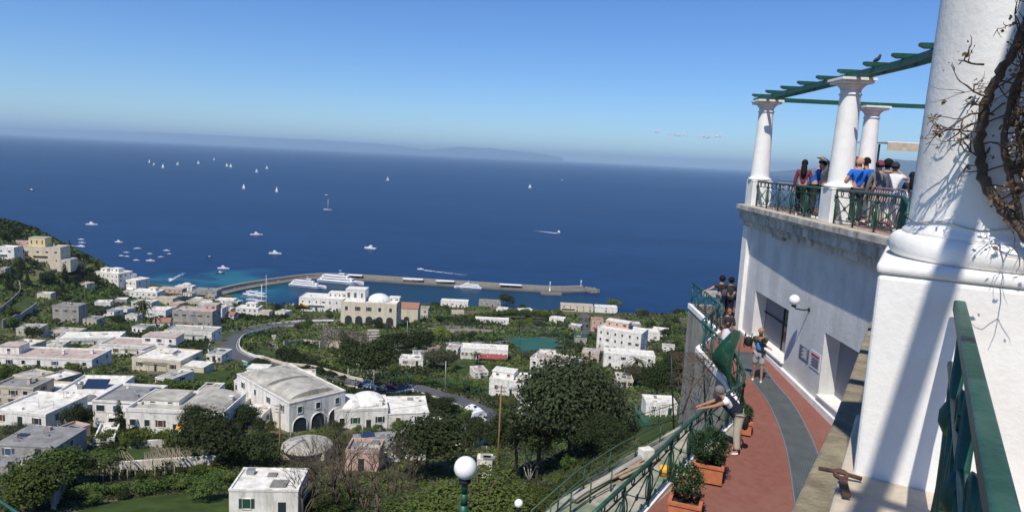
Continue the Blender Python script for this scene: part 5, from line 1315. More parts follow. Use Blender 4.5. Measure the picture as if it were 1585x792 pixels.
rs9 = random.Random(9); mb = MB()
def boulder(mb, c, s):
    v = [Vector(c)+Vector((x*s*rs9.uniform(.6, 1), y*s*rs9.uniform(.6, 1), z*s*rs9.uniform(.5, .9))) for x in (-1, 1) for y in (-1, 1) for z in (-1, 1)]
    mb.add(v, [(0, 1, 3, 2), (4, 6, 7, 5), (0, 4, 5, 1), (2, 3, 7, 6), (0, 2, 6, 4), (1, 5, 7, 3)])
for p in inset(bxy, 9)[2:]:
    for _ in range(14): boulder(mb, (p[0]+rs9.uniform(-6, 6), p[1]+rs9.uniform(-3, 4), rs9.uniform(-.5, 1.6)), rs9.uniform(1, 2))
e_ = bxy[-1]
for _ in range(60): boulder(mb, (e_[0]+rs9.uniform(0, 15), e_[1]+rs9.uniform(-9, 10), rs9.uniform(-.6, 2.0)), rs9.uniform(1, 2))
tag(mb.build('boulders', 'rock', br), kind='stuff')
def shelter(px, py, L_, label):
    p = zp(px, py, 2); t = thing('quay_shelter', label, 'shelter', (p.x, p.y+5, 1.8)); mb = MB(); mb.box((0, 0, 3.2), (L_, 6, .4)); mb.build('roof', 'white', t, local=True)
    for s in (-1, 0, 1): mb = MB(); mb.box((s*L_*.45, 0, 1.5), (.5, 4.5, 3)); mb.build('pillar', 'quay', t, local=True)
shelter(638, 437, 22, 'white-roofed shelter on the breakwater, middle one'); shelter(688, 440, 20, 'white-roofed shelter on the breakwater left of the small ferry'); shelter(790, 446, 24, 'white-roofed shelter on the breakwater right of the small ferry'); shelter(548, 431, 16, 'white-roofed shelter on the breakwater behind the big ferry')
def beacon(px, py, h, label, M='white'):
    p = zp(px, py, 2); t = thing('harbour_light', label, 'beacon', (p.x, p.y, 1.5)); mb = MB(); mb.lathe((0, 0, 0), [(1.1, 0), (.9, 1), (.5, 1.2), (.38, h*.8), (.6, h*.82), (.6, h*.86), (.3, h*.88), (.28, h)], 12); mb.build('tower', M, t, local=True)
    mb = MB(); mb.ball((0, 0, h+.6), .8, 10); mb.build('lantern', 'white', t, local=True)
beacon(851, 450, 9, 'slender white beacon on the quay near the end of the breakwater'); beacon(899, 446, 8, 'beacon with round lantern at the tip of the breakwater')
mb = MB(); p = zp(853, 454, 1); mb.box((p.x, p.y, 0), (22, 9, 3.2)); tag(mb.build('jetty', 'quay'), 'short stone jetty jutting from the breakwater under the white beacon', 'jetty')

def hull(L_, B, D_, sheer=.25, n=12, bowf=.32):
    "hull with pointed bow at +x; waterline at z=0"
    rows = []
    for i in range(n+1):
        u = i/n; x = -L_/2+L_*u; b = B/2*(1 if u < 1-bowf else (1-((u-(1-bowf))/bowf)**1.8)); b = max(b, .02)*(.9+.1*min(1, u*6)); zt_ = D_*(1+sheer*max(0, (u-.45)/.55)**2); fl = .78 if u < .8 else .5
        rows.append([(x, -b*fl*.6, -D_*.4), (x, -b*fl, 0), (x, -b, zt_), (x, b, zt_), (x, b*fl, 0), (x, b*fl*.6, -D_*.4)])
    mb = MB(); vs = [p for r in rows for p in r]; fs = []
    for i in range(n): fs += [(i*6+j, (i+1)*6+j, (i+1)*6+(j+1) % 6, i*6+(j+1) % 6) for j in range(6)]
    fs += [(5, 4, 3, 2, 1, 0), tuple(n*6+j for j in range(6))]; mb.add(vs, [f[::-1] for f in fs]); return mb
def cabin(L_, B, x0, x1, z0, z1, rake=.25, M='hull_white', win_=True, taper=.85):
    mb = MB(); a = (z1-z0)*rake*2.2
    vs = [(x0, -B/2, z0), (x1, -B/2*taper, z0), (x1, B/2*taper, z0), (x0, B/2, z0), (x0+a*.3, -B/2*.92, z1), (x1-a, -B/2*taper*.85, z1), (x1-a, B/2*taper*.85, z1), (x0+a*.3, B/2*.92, z1)]
    mb.add(vs, [(0,3,2,1),(4,5,6,7),(0,1,5,4),(1,2,6,5),(2,3,7,6),(3,0,4,7)]); 
    wb_ = MB()
    if win_:
        def mix(u, v, sd): # on side faces
            p0 = Vector(vs[0 if sd < 0 else 3]).lerp(Vector(vs[1 if sd < 0 else 2]), u); p1 = Vector(vs[4 if sd < 0 else 7]).lerp(Vector(vs[5 if sd < 0 else 6]), u); q = p0.lerp(p1, v); q.y += sd*.04; return q
        for sd in (-1, 1): wb_.add([mix(.06, .42, sd), mix(.95, .42, sd), mix(.95, .78, sd), mix(.06, .78, sd)], [(0, 1, 2, 3) if sd < 0 else (3, 2, 1, 0)])
        a0, a1, a2, a3 = [Vector(vs[k]) for k in (1, 2, 6, 5)]; o = Vector((.05, 0, 0)); wb_.add([a0.lerp(a3, .4)+o, a1.lerp(a2, .4)+o, a1.lerp(a2, .8)+o, a0.lerp(a3, .8)+o], [(0, 1, 2, 3)])
    return mb, wb_
def ferry(px, py, L_, rz, label, B=None):
    p = zp(px, py); t = thing('ferry', label, 'ferry', (p.x, p.y, 0), rz, 'ferries moored along the breakwater'); B = B or L_*.2
    hull(L_, B, L_*.055, .35).build('hull', 'hull_white', t, local=True)
    mb = MB(); 
    for sd in (-1, 1): mb.add([(-L_*.46, sd*(B/2*1.002), L_*.018), (L_*.16, sd*(B/2*1.002), L_*.018), (L_*.14, sd*(B/2*1.006), L_*.03), (-L_*.46, sd*(B/2*1.006), L_*.03)], [(0, 1, 2, 3) if sd < 0 else (3, 2, 1, 0)])
    mb.build('hull_stripe', 'stripe_blue', t, local=True)
    z0 = L_*.055; h = L_*.05
    for k, (x0, x1, bb) in enumerate(((-.44, .30, .9), (-.40, .20, .8), (-.05, .10, .55))):
        a, b = cabin(L_, B*bb, L_*x0, L_*x1, z0+h*k, z0+h*(k+1)*.98+.05, .5 if k < 2 else .3); a.build('deckhouse', 'hull_white', t, local=True); b.build('window_band', 'glass_dark', t, local=True)
    mb = MB(); mb.tube([(-.02*L_, 0, z0+3*h), (-.03*L_, 0, z0+4.6*h)], .12, 5); mb.tube([(-.06*L_, 0, z0+4*h), (.01*L_, 0, z0+4*h)], .1, 5); mb.build('mast', 'hull_white', t, local=True)
ferry(477, 444, 41, -.22, 'white ferry moored at the elbow of the breakwater, leftmost')
ferry(528, 438, 52, -.20, 'largest white ferry with layered decks beside the breakwater elbow')
ferry(724, 446, 30, PI-.10, 'small white ferry moored on the straight arm of the breakwater')
def motorboat(px, py, L_, rz, label, dark=False, group=None, first=True, fly=False):
    L_ = L_*(.58 if L_ > 12 else .85); p = zp(px, py); t = thing('motor_boat', label, 'boat', (p.x, p.y, 0), rz, group or 'motor boats on the water'); B = L_*.3
    hull(L_, B, L_*.10, .3, 8, .45).build('hull', 'hull_dark' if dark else 'hull_white', t, local=True)
    a, b = cabin(L_, B*.72, -L_*.18, L_*.24, L_*.10, L_*.20, .6); a.build('cabin', 'hull_white', t, local=True); b.build('windscreen', 'glass_dark', t, local=True)
    if fly: a, b = cabin(L_, B*.6, -L_*.16, L_*.08, L_*.20, L_*.29, .5); a.build('flybridge', 'hull_white', t, local=True)
    return t
def sailboat(px, py, hpx, rz, label, sails=True, lean=.1):
    p = zp(px, py); d = (p-Vector((0, 0, E))).length; h = hpx*.8*d/F; h = min(h, 24); L_ = h*.75
    t = thing('sailing_boat', label, 'sailboat', (p.x, p.y, 0), rz, 'sailing boats on the open sea')
    hull(L_, L_*.28, L_*.09, .2, 8, .5).build('hull', 'hull_white', t, local=True)
    mb = MB(); mb.tube([(L_*.05, 0, 0), (L_*.05, h*lean*.3, h)], .12+h*.006, 5); mb.tube([(L_*.05, 0, h*.12), (-L_*.42, .05, h*.12)], .15, 5); mb.build('mast', 'white', t, local=True)
    if sails:
        mb = MB(); N_ = 7
        for poly in (((L_*.04, h*.13), (-L_*.42, h*.13), (L_*.04, h*.97)), ((L_*.48, h*.10), (L_*.08, h*.14), (L_*.07, h*.85))):
            a, b, c = [Vector((q[0], 0, q[1])) for q in poly]; vs = []
            for i in range(N_+1):
                u = i/N_; l, r_ = a.lerp(c, u), b.lerp(c, u)
                for j in range(4): v = j/3; q = l.lerp(r_, v); q.y = math.sin(v*PI)*(1-u)*L_*.06+h*lean*.3*q.z/h; vs.append(q)
            m2 = MB(); m2.add(vs, [(i*4+j, i*4+j+1, (i+1)*4+j+1, (i+1)*4+j) for i in range(N_) for j in range(3)], 0, True); o = m2.build('sail', 'white', t, local=True); so2 = o.modifiers.new('s', 'SOLIDIFY'); so2.thickness = .12
for k, (px, py, hh, lb) in enumerate([(231, 252, 8, 'leftmost of the far row of sails'), (238, 256, 5, 'low sail just right of the leftmost far sail'), (252, 260, 11, 'tall thin sail near the left of the far row'), (275, 256, 7, 'small sail in the middle-left of the far row'), (307, 254, 7, 'lone small sail in the centre of the far row'), (331, 248, 8, 'highest sail at the right of the far row'), (351, 258, 8, 'left one of the close pair of sails'), (357, 259, 8, 'right one of the close pair of sails'), (397, 267, 7, 'faint sail below and right of the close pair'), (413, 262, 7, 'rightmost small sail of the far row'), (377, 292, 9, 'white sail midway down the sea, left one of two'), (428, 297, 10, 'brightest white sail midway down the sea, right one of two'), (600, 280, 9, 'white sailboat alone in the middle of the sea'), (820, 291, 8, 'small white sail on the right half of the sea')]):
    sailboat(px, py, hh, rnd.uniform(-.7, .7), lb)
sailboat(507, 325, 26, .2, 'anchored sailing boat with bare mast below the middle of the sea', sails=False, lean=0)
for px, py, L_, rz, lb, dk in [(49, 295, 26, .2, 'dark-hulled ship far out on the left', True), (142, 348, 30, .1, 'white yacht off the headland', False), (397, 364, 32, .3, 'white motor yacht left of centre above the harbour', False), (573, 385, 32, PI-.3, 'white motor yacht above the big ferries', False), (426, 393, 28, 0, 'long low white boat above the breakwater elbow', False), (870, 279, 34, 0, 'white vessel far out on the right half', False), (865, 360, 24, -1.3, 'white ferry boat heading in with a wake on its left', False), (651, 417, 10, PI-.1, 'speedboat drawing a long wake above the breakwater', False), (346, 416, 22, .05, 'long white boat above the pier root', False), (341, 423, 16, .3, 'dark and white boat just below the long white boat', True), (324, 398, 13, .3, 'small dark boat between the bay and the yachts', True), (184, 375, 18, 0, 'flat white boat in the upper bay', False), (213, 385, 15, .3, 'white cabin boat in the middle of the bay', False), (258, 388, 14, 0, 'white boat in the upper right of the bay', False), (126, 371, 14, 0, 'upper boat of the trio off the headland', False), (127, 376, 10, .2, 'middle boat of the trio off the headland', False), (126, 381, 15, 0, 'lower boat of the trio, trailing a faint wake', False), (196, 391, 8, .2, 'tiny boat left of the bay centre, upper one', False), (188, 396, 7, 0, 'tiny boat left of the bay centre, lower left one', False), (197, 397, 7, 0, 'tiny boat left of the bay centre, lower right one', False), (232, 393, 7, 0, 'tiny boat in the centre of the bay', False), (262, 393, 6, 0, 'tiny boat below the upper right bay boat', False), (249, 398, 8, .4, 'small white boat right of the bay centre', False), (233, 404, 12, 0, 'white boat nearest the turquoise shallows', False), (211, 403, 8, 0, 'small boat left of the turquoise shallows', False), (264, 433, 9, 2.6, 'motor boat crossing the turquoise shallows', False), (661, 240, 40, 0, 'ship on the far horizon, centre', False), (945, 257, 36, 0, 'ship on the far horizon, right', False), (505, 302, 12, 0, 'small boat above the bare-masted sailing boat', False)]:
    motorboat(px, py, L_, rz, lb, dk, fly=L_ > 15)
# wakes
def wake(px0, py0, px1, py1, w0, w1):
    a, b = zp(px0, py0), zp(px1, py1); u = (b-a).normalized(); n_ = Vector((-u.y, u.x, 0)); N_ = 24; mb = MB(); r_ = random.Random(int(px0))
    for i in range(N_):
        for sd in (-1, 1):
            if r_.random() < .12: continue
            t0_, t1_ = i/N_, (i+.8)/N_; c = a.lerp(b, t0_)+n_*sd*lerp(w0, w1, t0_)*.5; d = a.lerp(b, t1_)+n_*sd*lerp(w0, w1, t1_)*.5; ww_ = lerp(w0*.5, .25, t0_)
            mb.add([(*(c-n_*ww_).xy, .06), (*(c+n_*ww_).xy, .06), (*(d+n_*ww_).xy, .06), (*(d-n_*ww_).xy, .06)], [(0, 1, 2, 3)])
    tag(mb.build('wake_foam', 'foam'), kind='stuff')
wake(862, 361, 826, 357, 5, 10); wake(657, 418, 722, 426, 2, 7); wake(130, 382, 92, 378, 1.5, 4); wake(262, 435, 285, 422, 1, 3)
# moored boats in the marina
r5 = random.Random(21); k = 0
for (x0, y0, x1, y1, n_) in ((386, 451, 404, 455, 4), (380, 456, 408, 459, 4), (355, 463, 372, 468, 3), (384, 463, 406, 467, 4), (386, 469, 406, 472, 3), (372, 473, 394, 475, 3), (408, 471, 420, 474, 3), (424, 475, 434, 478, 3), (438, 478, 446, 480, 2), (452, 472, 462, 477, 3)):
    for i in range(n_):
        u = (i+.5)/n_; motorboat(lerp(x0, x1, u)+r5.uniform(-1, 1), lerp(y0, y1, u)+r5.uniform(-.8, .8), r5.uniform(7, 12), r5.uniform(-.35, .35)+(PI if r5.random() < .3 else 0), 'white boat moored in the rows of the small marina behind the houses', r5.random() < .12, group='moored marina boats')
for (x0, y0, x1, y1) in ((372, 460, 410, 461), (376, 470, 410, 471)):
    a, b = zp(x0, y0), zp(x1, y1); mb = MB(); c = (a+b)/2; mb.box((c.x, c.y, .2), ((b-a).length, 2, .8)); tag(mb.build('pontoon', 'quay'), 'narrow floating pontoon in the marina, ' + ('upper one' if y0 == 460 else 'lower one'), 'pontoon')
p = zp(405, 485); tall = thing('yacht_mast', 'tall bare flag mast standing by the marina', 'mast', (p.x, p.y, 0)); mb = MB(); mb.tube([(0, 0, 0), (0, 0, 25)], .22, 6); mb.build('mast', 'white', tall, local=True)

# ------------------------------------------------------------------ street furniture on the slope
def pole(px, py, hpx, label, Y=None, M='bark', arms=3, r=.13):
    g = G(px, py) if Y is None else PYv(px, py, Y); d = (g-Vector((0, 0, E))).length; h = hpx*d/F
    t = thing('telegraph_pole', label, 'pole', g, 0, 'poles on the slope'); mb = MB(); mb.tube([(0, 0, -3), (0, 0, h)], [r*1.2, r*.8], 8); mb.build('pole', M, t, local=True)
    for k in range(arms):
        mb = MB(); z = h-.3-k*.55; mb.box((0, 0, z), (1.5, .1, .1)); 
        for x in (-.65, -.35, .35, .65): mb.tube([(x, 0, z), (x, 0, z+.2)], .035, 5)
        mb.build('cross_arm', 'steel', t, local=True)
    return g+Vector((0, 0, h))
mat('wood_pole', (.22, .13, .06), .9, .3, 3)
tA = pole(433, 716, 86, 'brown telegraph pole with cross arms in front of the big white villa', M='wood_pole')
tB = pole(770, 722, 125, 'tall brown pole left of the huge olive tree', Y=92, M='wood_pole', arms=2)
tC = pole(401, 612, 40, 'thin pole beside the small white villa', arms=0, r=.09)
tD = pole(134, 520, 66, 'thin dark pole on the left slope near the unfinished house', arms=1)
pole(688, 620, 62, 'pale pole in the gardens in front of the straight road', arms=0, r=.1, M='steel'); pole(630, 530, 34, 'thin flagpole right of the palace hotel arcade', arms=0, r=.1, M='steel'); pole(804, 548, 44, 'tall pole at the edge of the tennis court', arms=0, r=.12, M='green_paint')
pole(412, 488, 60, 'thin white flagpole at the marina houses', arms=0, r=.1, M='white'); pole(300, 640, 40, 'thin pole right of the square lawn', arms=0, r=.09)
def wire(a, b, sag, label):
    pts = [a.lerp(b, i/16)-Vector((0, 0, sag*4*(i/16)*(1-i/16))) for i in range(17)]; mb = MB(); mb.tube(pts, .022, 3); tag(mb.build('overhead_wire', 'black'), label, 'wire', 'overhead wires')
wire(tA, tB, 2.2, 'thin overhead wire between the two brown poles'); wire(tB, PYv(1085, 640, 30), 3, 'thin overhead wire from the tall pole to the walkway'); wire(tA, PYv(-40, 610, 160), 3, 'thin overhead wire running off to the left from the villa pole')
wire(tB-Vector((0, 0, .6)), PYv(1085, 610, 30), 3, 'second thin wire from the tall pole to the walkway')
# globe street lamps
def street_lamp(px, py, Y, r, label):
    c = PYv(px, py, Y); t = thing('street_lamp', label, 'street lamp', (c.x, c.y, c.z-3.4), 0, 'globe street lamps')
    mb = MB(); mb.tube([(0, 0, -3), (0, 0, 2.4)], .07, 12); mb.tube([(0, 0, 2.4), (0, 0, 2.75)], .085, 12); mb.tube([(0, 0, 2.75), (0, 0, 2.95)], .06, 12); mb.tube([(0, 0, 2.95), (0, 0, 3.25)], .052, 12)
    mb.build('post', 'green_paint', t, local=True)
    mb = MB(); mb.lathe((0, 0, 3.12), [(.05, 0), (.10, .03), (.105, .08), (.06, .1)], 14); mb.build('collar', 'black', t, local=True)
    mb = MB(); mb.ball((0, 0, 3.4), r, 28); mb.build('globe', 'globe', t, local=True)
street_lamp(720.5, 723.5, 11, .193, 'big white globe street lamp on a green post, the nearer one'); street_lamp(803, 778.5, 26, .175, 'smaller white globe street lamp at the bottom, farther down')
# green cable at lower left corner, close to the viewer
mb = MB(); mb.tube([PYv(-30, 755, 6), PYv(60, 815, 5.2)], .012, 6); tag(mb.build('green_cable', 'teal_paint'), 'green cable crossing the lower left corner', 'cable')
# scaffold billboard mast above the road
g = G(578, 618); d = (g-Vector((0, 0, E))).length; t = thing('lattice_structure', 'tall lattice frame with white tiles left of the umbrella pine', 'lattice', g); mb = MB(); s_ = d/F
rl = random.Random(2)
for x in (-24, 0): mb.tube([(x*s_*1.6, 0, -1), (x*s_*1.6, 0, 46*s_)], .09, 4)
mb.build('frame', 'steel', t, local=True); mb = MB()
for i in range(45): x, z = rl.uniform(-38, 0)*s_, rl.uniform(22, 46)*s_; mb.box((x, rl.uniform(-.3, .3), z), (.25, .08, .2))
tag(mb.build('white_tiles', 'wall_grey', t, local=True), kind='stuff')
# green sports fence by the road
def meshfence(pix, h, label):
    P = [G(*p) for p in pix]; t = thing('wire_fence', label, 'fence', P[0]); pts, _ = resample(catmull(P, 4), 5.)
    for k, (p, _) in enumerate(pts): mb = MB(); mb.tube([(p.x, p.y, H(p.x, p.y)-.5), (p.x, p.y, H(p.x, p.y)+h)], .07, 5); mb.build('post', 'teal_paint', t)
    for zz in (.3, .65, 1): mb = MB(); mb.tube([(p.x, p.y, H(p.x, p.y)+h*zz) for p, _ in pts], .035, 4); mb.build('rail', 'teal_paint', t)
meshfence([(590, 590), (640, 596), (700, 603), (755, 618)], 3.2, 'green fence posts along the road behind the domed houses')
meshfence([(782, 522), (865, 524), (872, 546)], 3.5, 'green fence round the tennis court')
meshfence([(978, 668), (1010, 660), (1062, 650)], 4.5, 'green post fence on the bank below the far walkway')
# cars on the road and a few in parking
def car(px, py, rz, M, label, van=False):
    g = G(px, py); z = H(g.x, g.y)+.22; t = thing('parked_car', label, 'car', (g.x, g.y, z), rz, 'cars by the road'); L_, B = 4.2, 1.75
    prof = [(-2.1, .35), (-2.1, .8), (-1.9, .95), (-1.5, 1.0), (-1.05, 1.45), (.35, 1.48), (1.0, .98), (1.95, .85), (2.1, .6), (2.1, .35)] if not van else [(-2.4, .35), (-2.4, 1.9), (-2.2, 2.0), (1.2, 2.0), (1.9, 1.2), (2.4, 1.0), (2.4, .35)]
    mb = MB(); n = len(prof); vs = [(x, -B/2*(1 if z_ < 1 else .84), z_) for x, z_ in prof]+[(x, B/2*(1 if z_ < 1 else .84), z_) for x, z_ in prof]
    mb.add(vs, [tuple(range(n))[::-1], tuple(range(n, 2*n))]+[(i, (i+1) % n, n+(i+1) % n, n+i) for i in range(n)]); mb.build('body', M, t, local=True)
    mb = MB(); 
    for sd in (-1, 1): mb.add([(-1.2, sd*B*.455, 1.03), (.75, sd*B*.455, 1.03), (.3, sd*B*.43, 1.38), (-.95, sd*B*.43, 1.38)], [(0, 1, 2, 3) if sd < 0 else (3, 2, 1, 0)])
    mb.add([(.42, -.65, 1.44), (.42, .65, 1.44), (1.0, .7, 1.03), (1.0, -.7, 1.03)], [(3, 2, 1, 0)]); mb.build('windows', 'glass_dark', t, local=True)
    for x in (-1.3, 1.3):
        for sd in (-1, 1): mb = MB(); mb.tube([(x, sd*.7, .33), (x, sd*.9, .33)], .33, 12); mb.build('wheel', 'black', t, local=True)
mat('car_red', (.45, .02, .03), .3); mat('car_white', (.75, .75, .75), .3); mat('car_grey', (.12, .13, .15), .3); mat('car_teal', (.10, .30, .30), .3)
car(605, 603, -.2, 'car_red', 'red car on the road behind the twin domes'); car(572, 602, .1, 'car_white', 'white car beneath the umbrella pine'); car(588, 606, .2, 'car_grey', 'dark grey car beneath the umbrella pine'); car(636, 603, -.1, 'car_grey', 'dark car right of the red car'); car(555, 598, .3, 'car_grey', 'dark car left of the umbrella pine'); car(388, 568, .5, 'car_teal', 'pale teal car on the drive of the small white villa')
car(732, 636, -.5, 'car_white', 'white car on the lower road bend'); car(740, 648, .8, 'car_white', 'white pickup at the edge of the lower road', True)
# garden walls and terraces
def gwall(pix, h, M, label, th=.4, group='garden walls'):
    P = catmull([G(*p) for p in pix], 3); xy = [(p.x, p.y) for p in P]; zz = [H(*p) for p in xy]; wallrun('garden_wall', label, xy, zz, 0, h, M, th, 2.5, group=group)
gwall([(85, 790), (100, 762), (108, 735)], 3, 'wall_grey', 'curved grey garden wall at lower left')
gwall([(5, 508), (20, 502), (40, 492), (58, 478)], 4, 'wall_grey', 'tall dark retaining wall on the left slope'); gwall([(0, 485), (18, 470), (32, 455), (30, 440)], 3, 'stone', 'stone road wall curving up the headland')
gwall([(40, 416), (70, 410), (110, 402)], 3, 'stone', 'terrace wall under the yellow villa'); gwall([(60, 428), (100, 418), (130, 412)], 2.5, 'stone', 'lower terrace wall on the headland')
gwall([(185, 730), (260, 724), (350, 718)], 1.6, 'wall_white', 'pale wall behind the pergola ruin'); gwall([(660, 512), (760, 516), (780, 518)], 2.5, 'stone', 'grey wall in the gardens below the straight road')
gwall([(495, 540), (512, 538), (530, 542)], 4, 'wall_beige', 'beige terrace wall in the hotel gardens'); gwall([(440, 535), (470, 532), (492, 534)], 2.5, 'wall_beige', 'low tan wall across the hotel gardens')
gwall([(690, 535), (740, 533), (785, 531)], 1.5, 'wall_white', 'long white garden wall behind the colonnaded house'); gwall([(200, 695), (270, 690), (350, 682)], 1.4, 'wall_white', 'pale wall below the long white house')
# pergola ruin on the lower left
def ruin(px, py, wpx, label, n, seed):
    a, b = G(px, py), G(px+wpx, py-6); u = (b-a); u.z = 0; L_ = u.length; u.normalize(); n_ = Vector((-u.y, u.x, 0)); t = thing('garden_pergola', label, 'pergola', a); r_ = random.Random(seed)
    for k in range(5):
        for sd in (0, 4): p = a+u*L_*k/4+n_*sd; p.z = H(p.x, p.y); mb = MB(); mb.tube([p-Vector((0, 0, .5)), p+Vector((0, 0, 2.3))], .09, 5); mb.build('post', 'wood_old', t)
    for k in range(n):
        p = a+u*L_*(k+.5)/n; p.z = a.z+2.4; mb = MB(); q = Vector((r_.uniform(-.3, .3), r_.uniform(-.3, .3), r_.uniform(-.25, .2))); mb.tube([p-n_*.4+q, p+n_*4.6-q], .06, 4); mb.build('slat', 'wood_old', t)
ruin(225, 742, 60, 'collapsing wooden pergola with bare slats in the lower left gardens', 26, 4); ruin(160, 748, 50, 'shaded garden pergola left of the collapsing one', 12, 5)
# polytunnel nets
# ------------------------------------------------------------------ people
def skin(name, nodes, edges, M, parent, sub=2):
    me = bpy.data.meshes.new(name); me.from_pydata([Vector(n[:3]) for n in nodes], edges, []); me.materials.append(MATS[M])
    o = bpy.data.objects.new(name, me); COL.objects.link(o); o.parent = parent
    sk = o.modifiers.new('skin', 'SKIN'); sk.use_smooth_shade = True; sk.use_x_symmetry = False
    for i, n in enumerate(nodes):
        r = n[3]; v = me.skin_vertices[0].data[i]; v.radius = r if isinstance(r, tuple) else (r, r); v.use_root = i == 0
    ss = o.modifiers.new('sub', 'SUBSURF'); ss.levels = 1; ss.render_levels = sub
    return o
for nm, c in dict(skin_a=(.48, .27, .18), skin_b=(.36, .19, .12), navy=(.018, .022, .04), tee_white=(.75, .75, .74), khaki=(.42, .38, .30), tee_blue=(.02, .13, .50), tee_cyan=(.05, .25, .55), charcoal=(.035, .035, .04), greytop=(.14, .145, .15), jeans=(.10, .14, .20), paleblue=(.32, .42, .50), camo=(.07, .065, .045), hair_black=(.010, .009, .009), hair_grey=(.16, .155, .15), hair_blond=(.22, .13, .06), maroon=(.16, .04, .07), skirt=(.62, .60, .64), backpack=(.07, .06, .10), shortsgrey=(.30, .30, .31)).items():
    mat(nm, c, .85, .15, 30, spec=.2)
def ik(a, b, l1, l2, bend):
    a, b = Vector(a), Vector(b); d = b-a; L_ = min(d.length, (l1+l2)*.995); u = d.normalized(); b = a+u*L_; x = (l1*l1-l2*l2+L_*L_)/(2*L_); h = math.sqrt(max(l1*l1-x*x, 0)); n_ = Vector(bend)-u*Vector(bend).dot(u); n_.normalize(); return a+u*x+n_*h, b
def person(label, loc, face, H_=1.75, lean=0., LH=None, RH=None, shirt='tee_white', sleeve='short', legs='jeans', leglen='long', shoes='tee_white', hair='hair_black', hairstyle='short', cap=None, sk='skin_a', headpitch=0., stance=.1, skirt=None, vest=None, woman=False, glasses=False, group=None, feet=None):
    t = thing('person', label, 'person', loc, face, group); s = H_/1.75; hipz = .93
    def T(x, y, z):  # torso points lean forward (+y) about the hips
        dz = z-hipz; return Vector((x, y*math.cos(lean)+dz*math.sin(lean), hipz+dz*math.cos(lean)-y*math.sin(lean)))*s
    sw = .165 if woman else .185
    pel = Vector((0, 0, hipz+.04))*s; spi = T(0, .0, 1.14); che = T(0, .0, 1.32); nk = T(0, -.005, 1.475); hb = T(0, .01, 1.535)
    hd = hb+Vector((0, math.sin(lean*.4+headpitch), math.cos(lean*.4+headpitch)))*.095*s; ht = hb+Vector((0, math.sin(lean*.4+headpitch), math.cos(lean*.4+headpitch)))*.175*s
    hf = Vector((0, math.cos(lean*.4+headpitch), -math.sin(lean*.4+headpitch)))
    shl = [T(sd*sw, 0, 1.40) for sd in (-1, 1)]; arms = []
    for sd, tgt, sh in ((-1, LH, shl[0]), (1, RH, shl[1])):
        tg_ = Vector(tgt)*s if tgt else Vector((sd*.27, .08, .78))*s+Vector((0, math.sin(lean)*.4, 0)); e, w_ = ik(sh, tg_, .29*s, .26*s, (sd*.6, -.5, -.6)); arms.append((sh, e, w_))
    hipj = [Vector((sd*.095, 0, .90))*s for sd in (-1, 1)]; an = []
    for k, sd in enumerate((-1, 1)):
        f = (feet[k] if feet else (sd*stance, 0)); an.append((Vector((hipj[k].x*.5+f[0]*.5*s, f[1]*.5*s+.03, .50*s)), Vector((f[0]*s, f[1]*s-.02, .085*s))))
    N_ = [(*pel, .125*s), (*spi, .115*s), (*che, .135*s), (*nk, .06*s), (*hb, .062*s), (*hd, (.088*s, .10*s)), (*ht, .068*s)]; Ed = [(0, 1), (1, 2), (2, 3), (3, 4), (4, 5), (5, 6)]
    def add(p, r, par): N_.append((*p, r)); Ed.append((par, len(N_)-1)); return len(N_)-1
    add(hd+hf*.108*s-Vector((0, 0, .01*s)), .016*s, 5)     # nose
    for k, (sh, e, w_) in enumerate(arms):
        i = add(sh, .062*s, 2); i = add(e, .043*s, i); i = add(w_, .028*s, i); u = (w_-e).normalized(); sd = (-1, 1)[k]
        palm = add(w_+u*.06*s, (.034*s, .018*s), i); pr_ = u.cross(Vector((0, 0, 1))); pr_ = pr_.normalized() if pr_.length > .1 else Vector((1, 0, 0))
        for q, ln in ((-1.5, .055), (-.5, .07), (.5, .075), (1.5, .068)): j = add(w_+u*.10*s+pr_*q*.018*s, .0085*s, palm); add(w_+u*(.10+ln*.6)*s+pr_*q*.02*s+Vector((0, 0, -.01*s)), .008*s, j); 
        j = add(w_+u*.04*s-pr_*sd*.045*s, .010*s, i); add(w_+u*.08*s-pr_*sd*.06*s, .009*s, j)
    for k in range(2): i = add(hipj[k], .088*s, 0); i = add(an[k][0], .055*s, i); i = add(an[k][1], .036*s, i); add(an[k][1]+Vector((0, .14*s, -.045*s)), .03*s, i)
    skin('body', N_, Ed, sk, t)
    # shirt
    g = .018*s; n2 = [(*(pel+Vector((0, 0, -.03*s))), .135*s), (*spi, .125*s), (*che, .15*s), (*T(0, 0, 1.44), .08*s)]; e2 = [(0, 1), (1, 2), (2, 3)]
    for sh, e, w_ in arms:
        n2.append((*sh, .078*s)); e2.append((2, len(n2)-1)); n2.append((*(sh.lerp(e, .38 if vest else .62)), .062*s)); e2.append((len(n2)-2, len(n2)-1))
        if sleeve == 'long': n2.append((*e, .056*s)); e2.append((len(n2)-2, len(n2)-1)); n2.append((*(e.lerp(w_, .9)), .042*s)); e2.append((len(n2)-2, len(n2)-1))
    skin('shirt', n2, e2, shirt, t)
    if vest:
        n3 = [(*(pel+Vector((0, 0, -.06*s))), .175*s)]+[(*T(0, 0, z), (.172 if i % 2 else .192)*s) for i, z in enumerate((1.04, 1.08, 1.12, 1.16, 1.20, 1.24, 1.28, 1.32, 1.36))]+[(*T(0, 0, 1.42), .15*s), (*T(0, 0, 1.47), .09*s)]
        skin('vest', n3, [(i, i+1) for i in range(len(n3)-1)], vest, t)
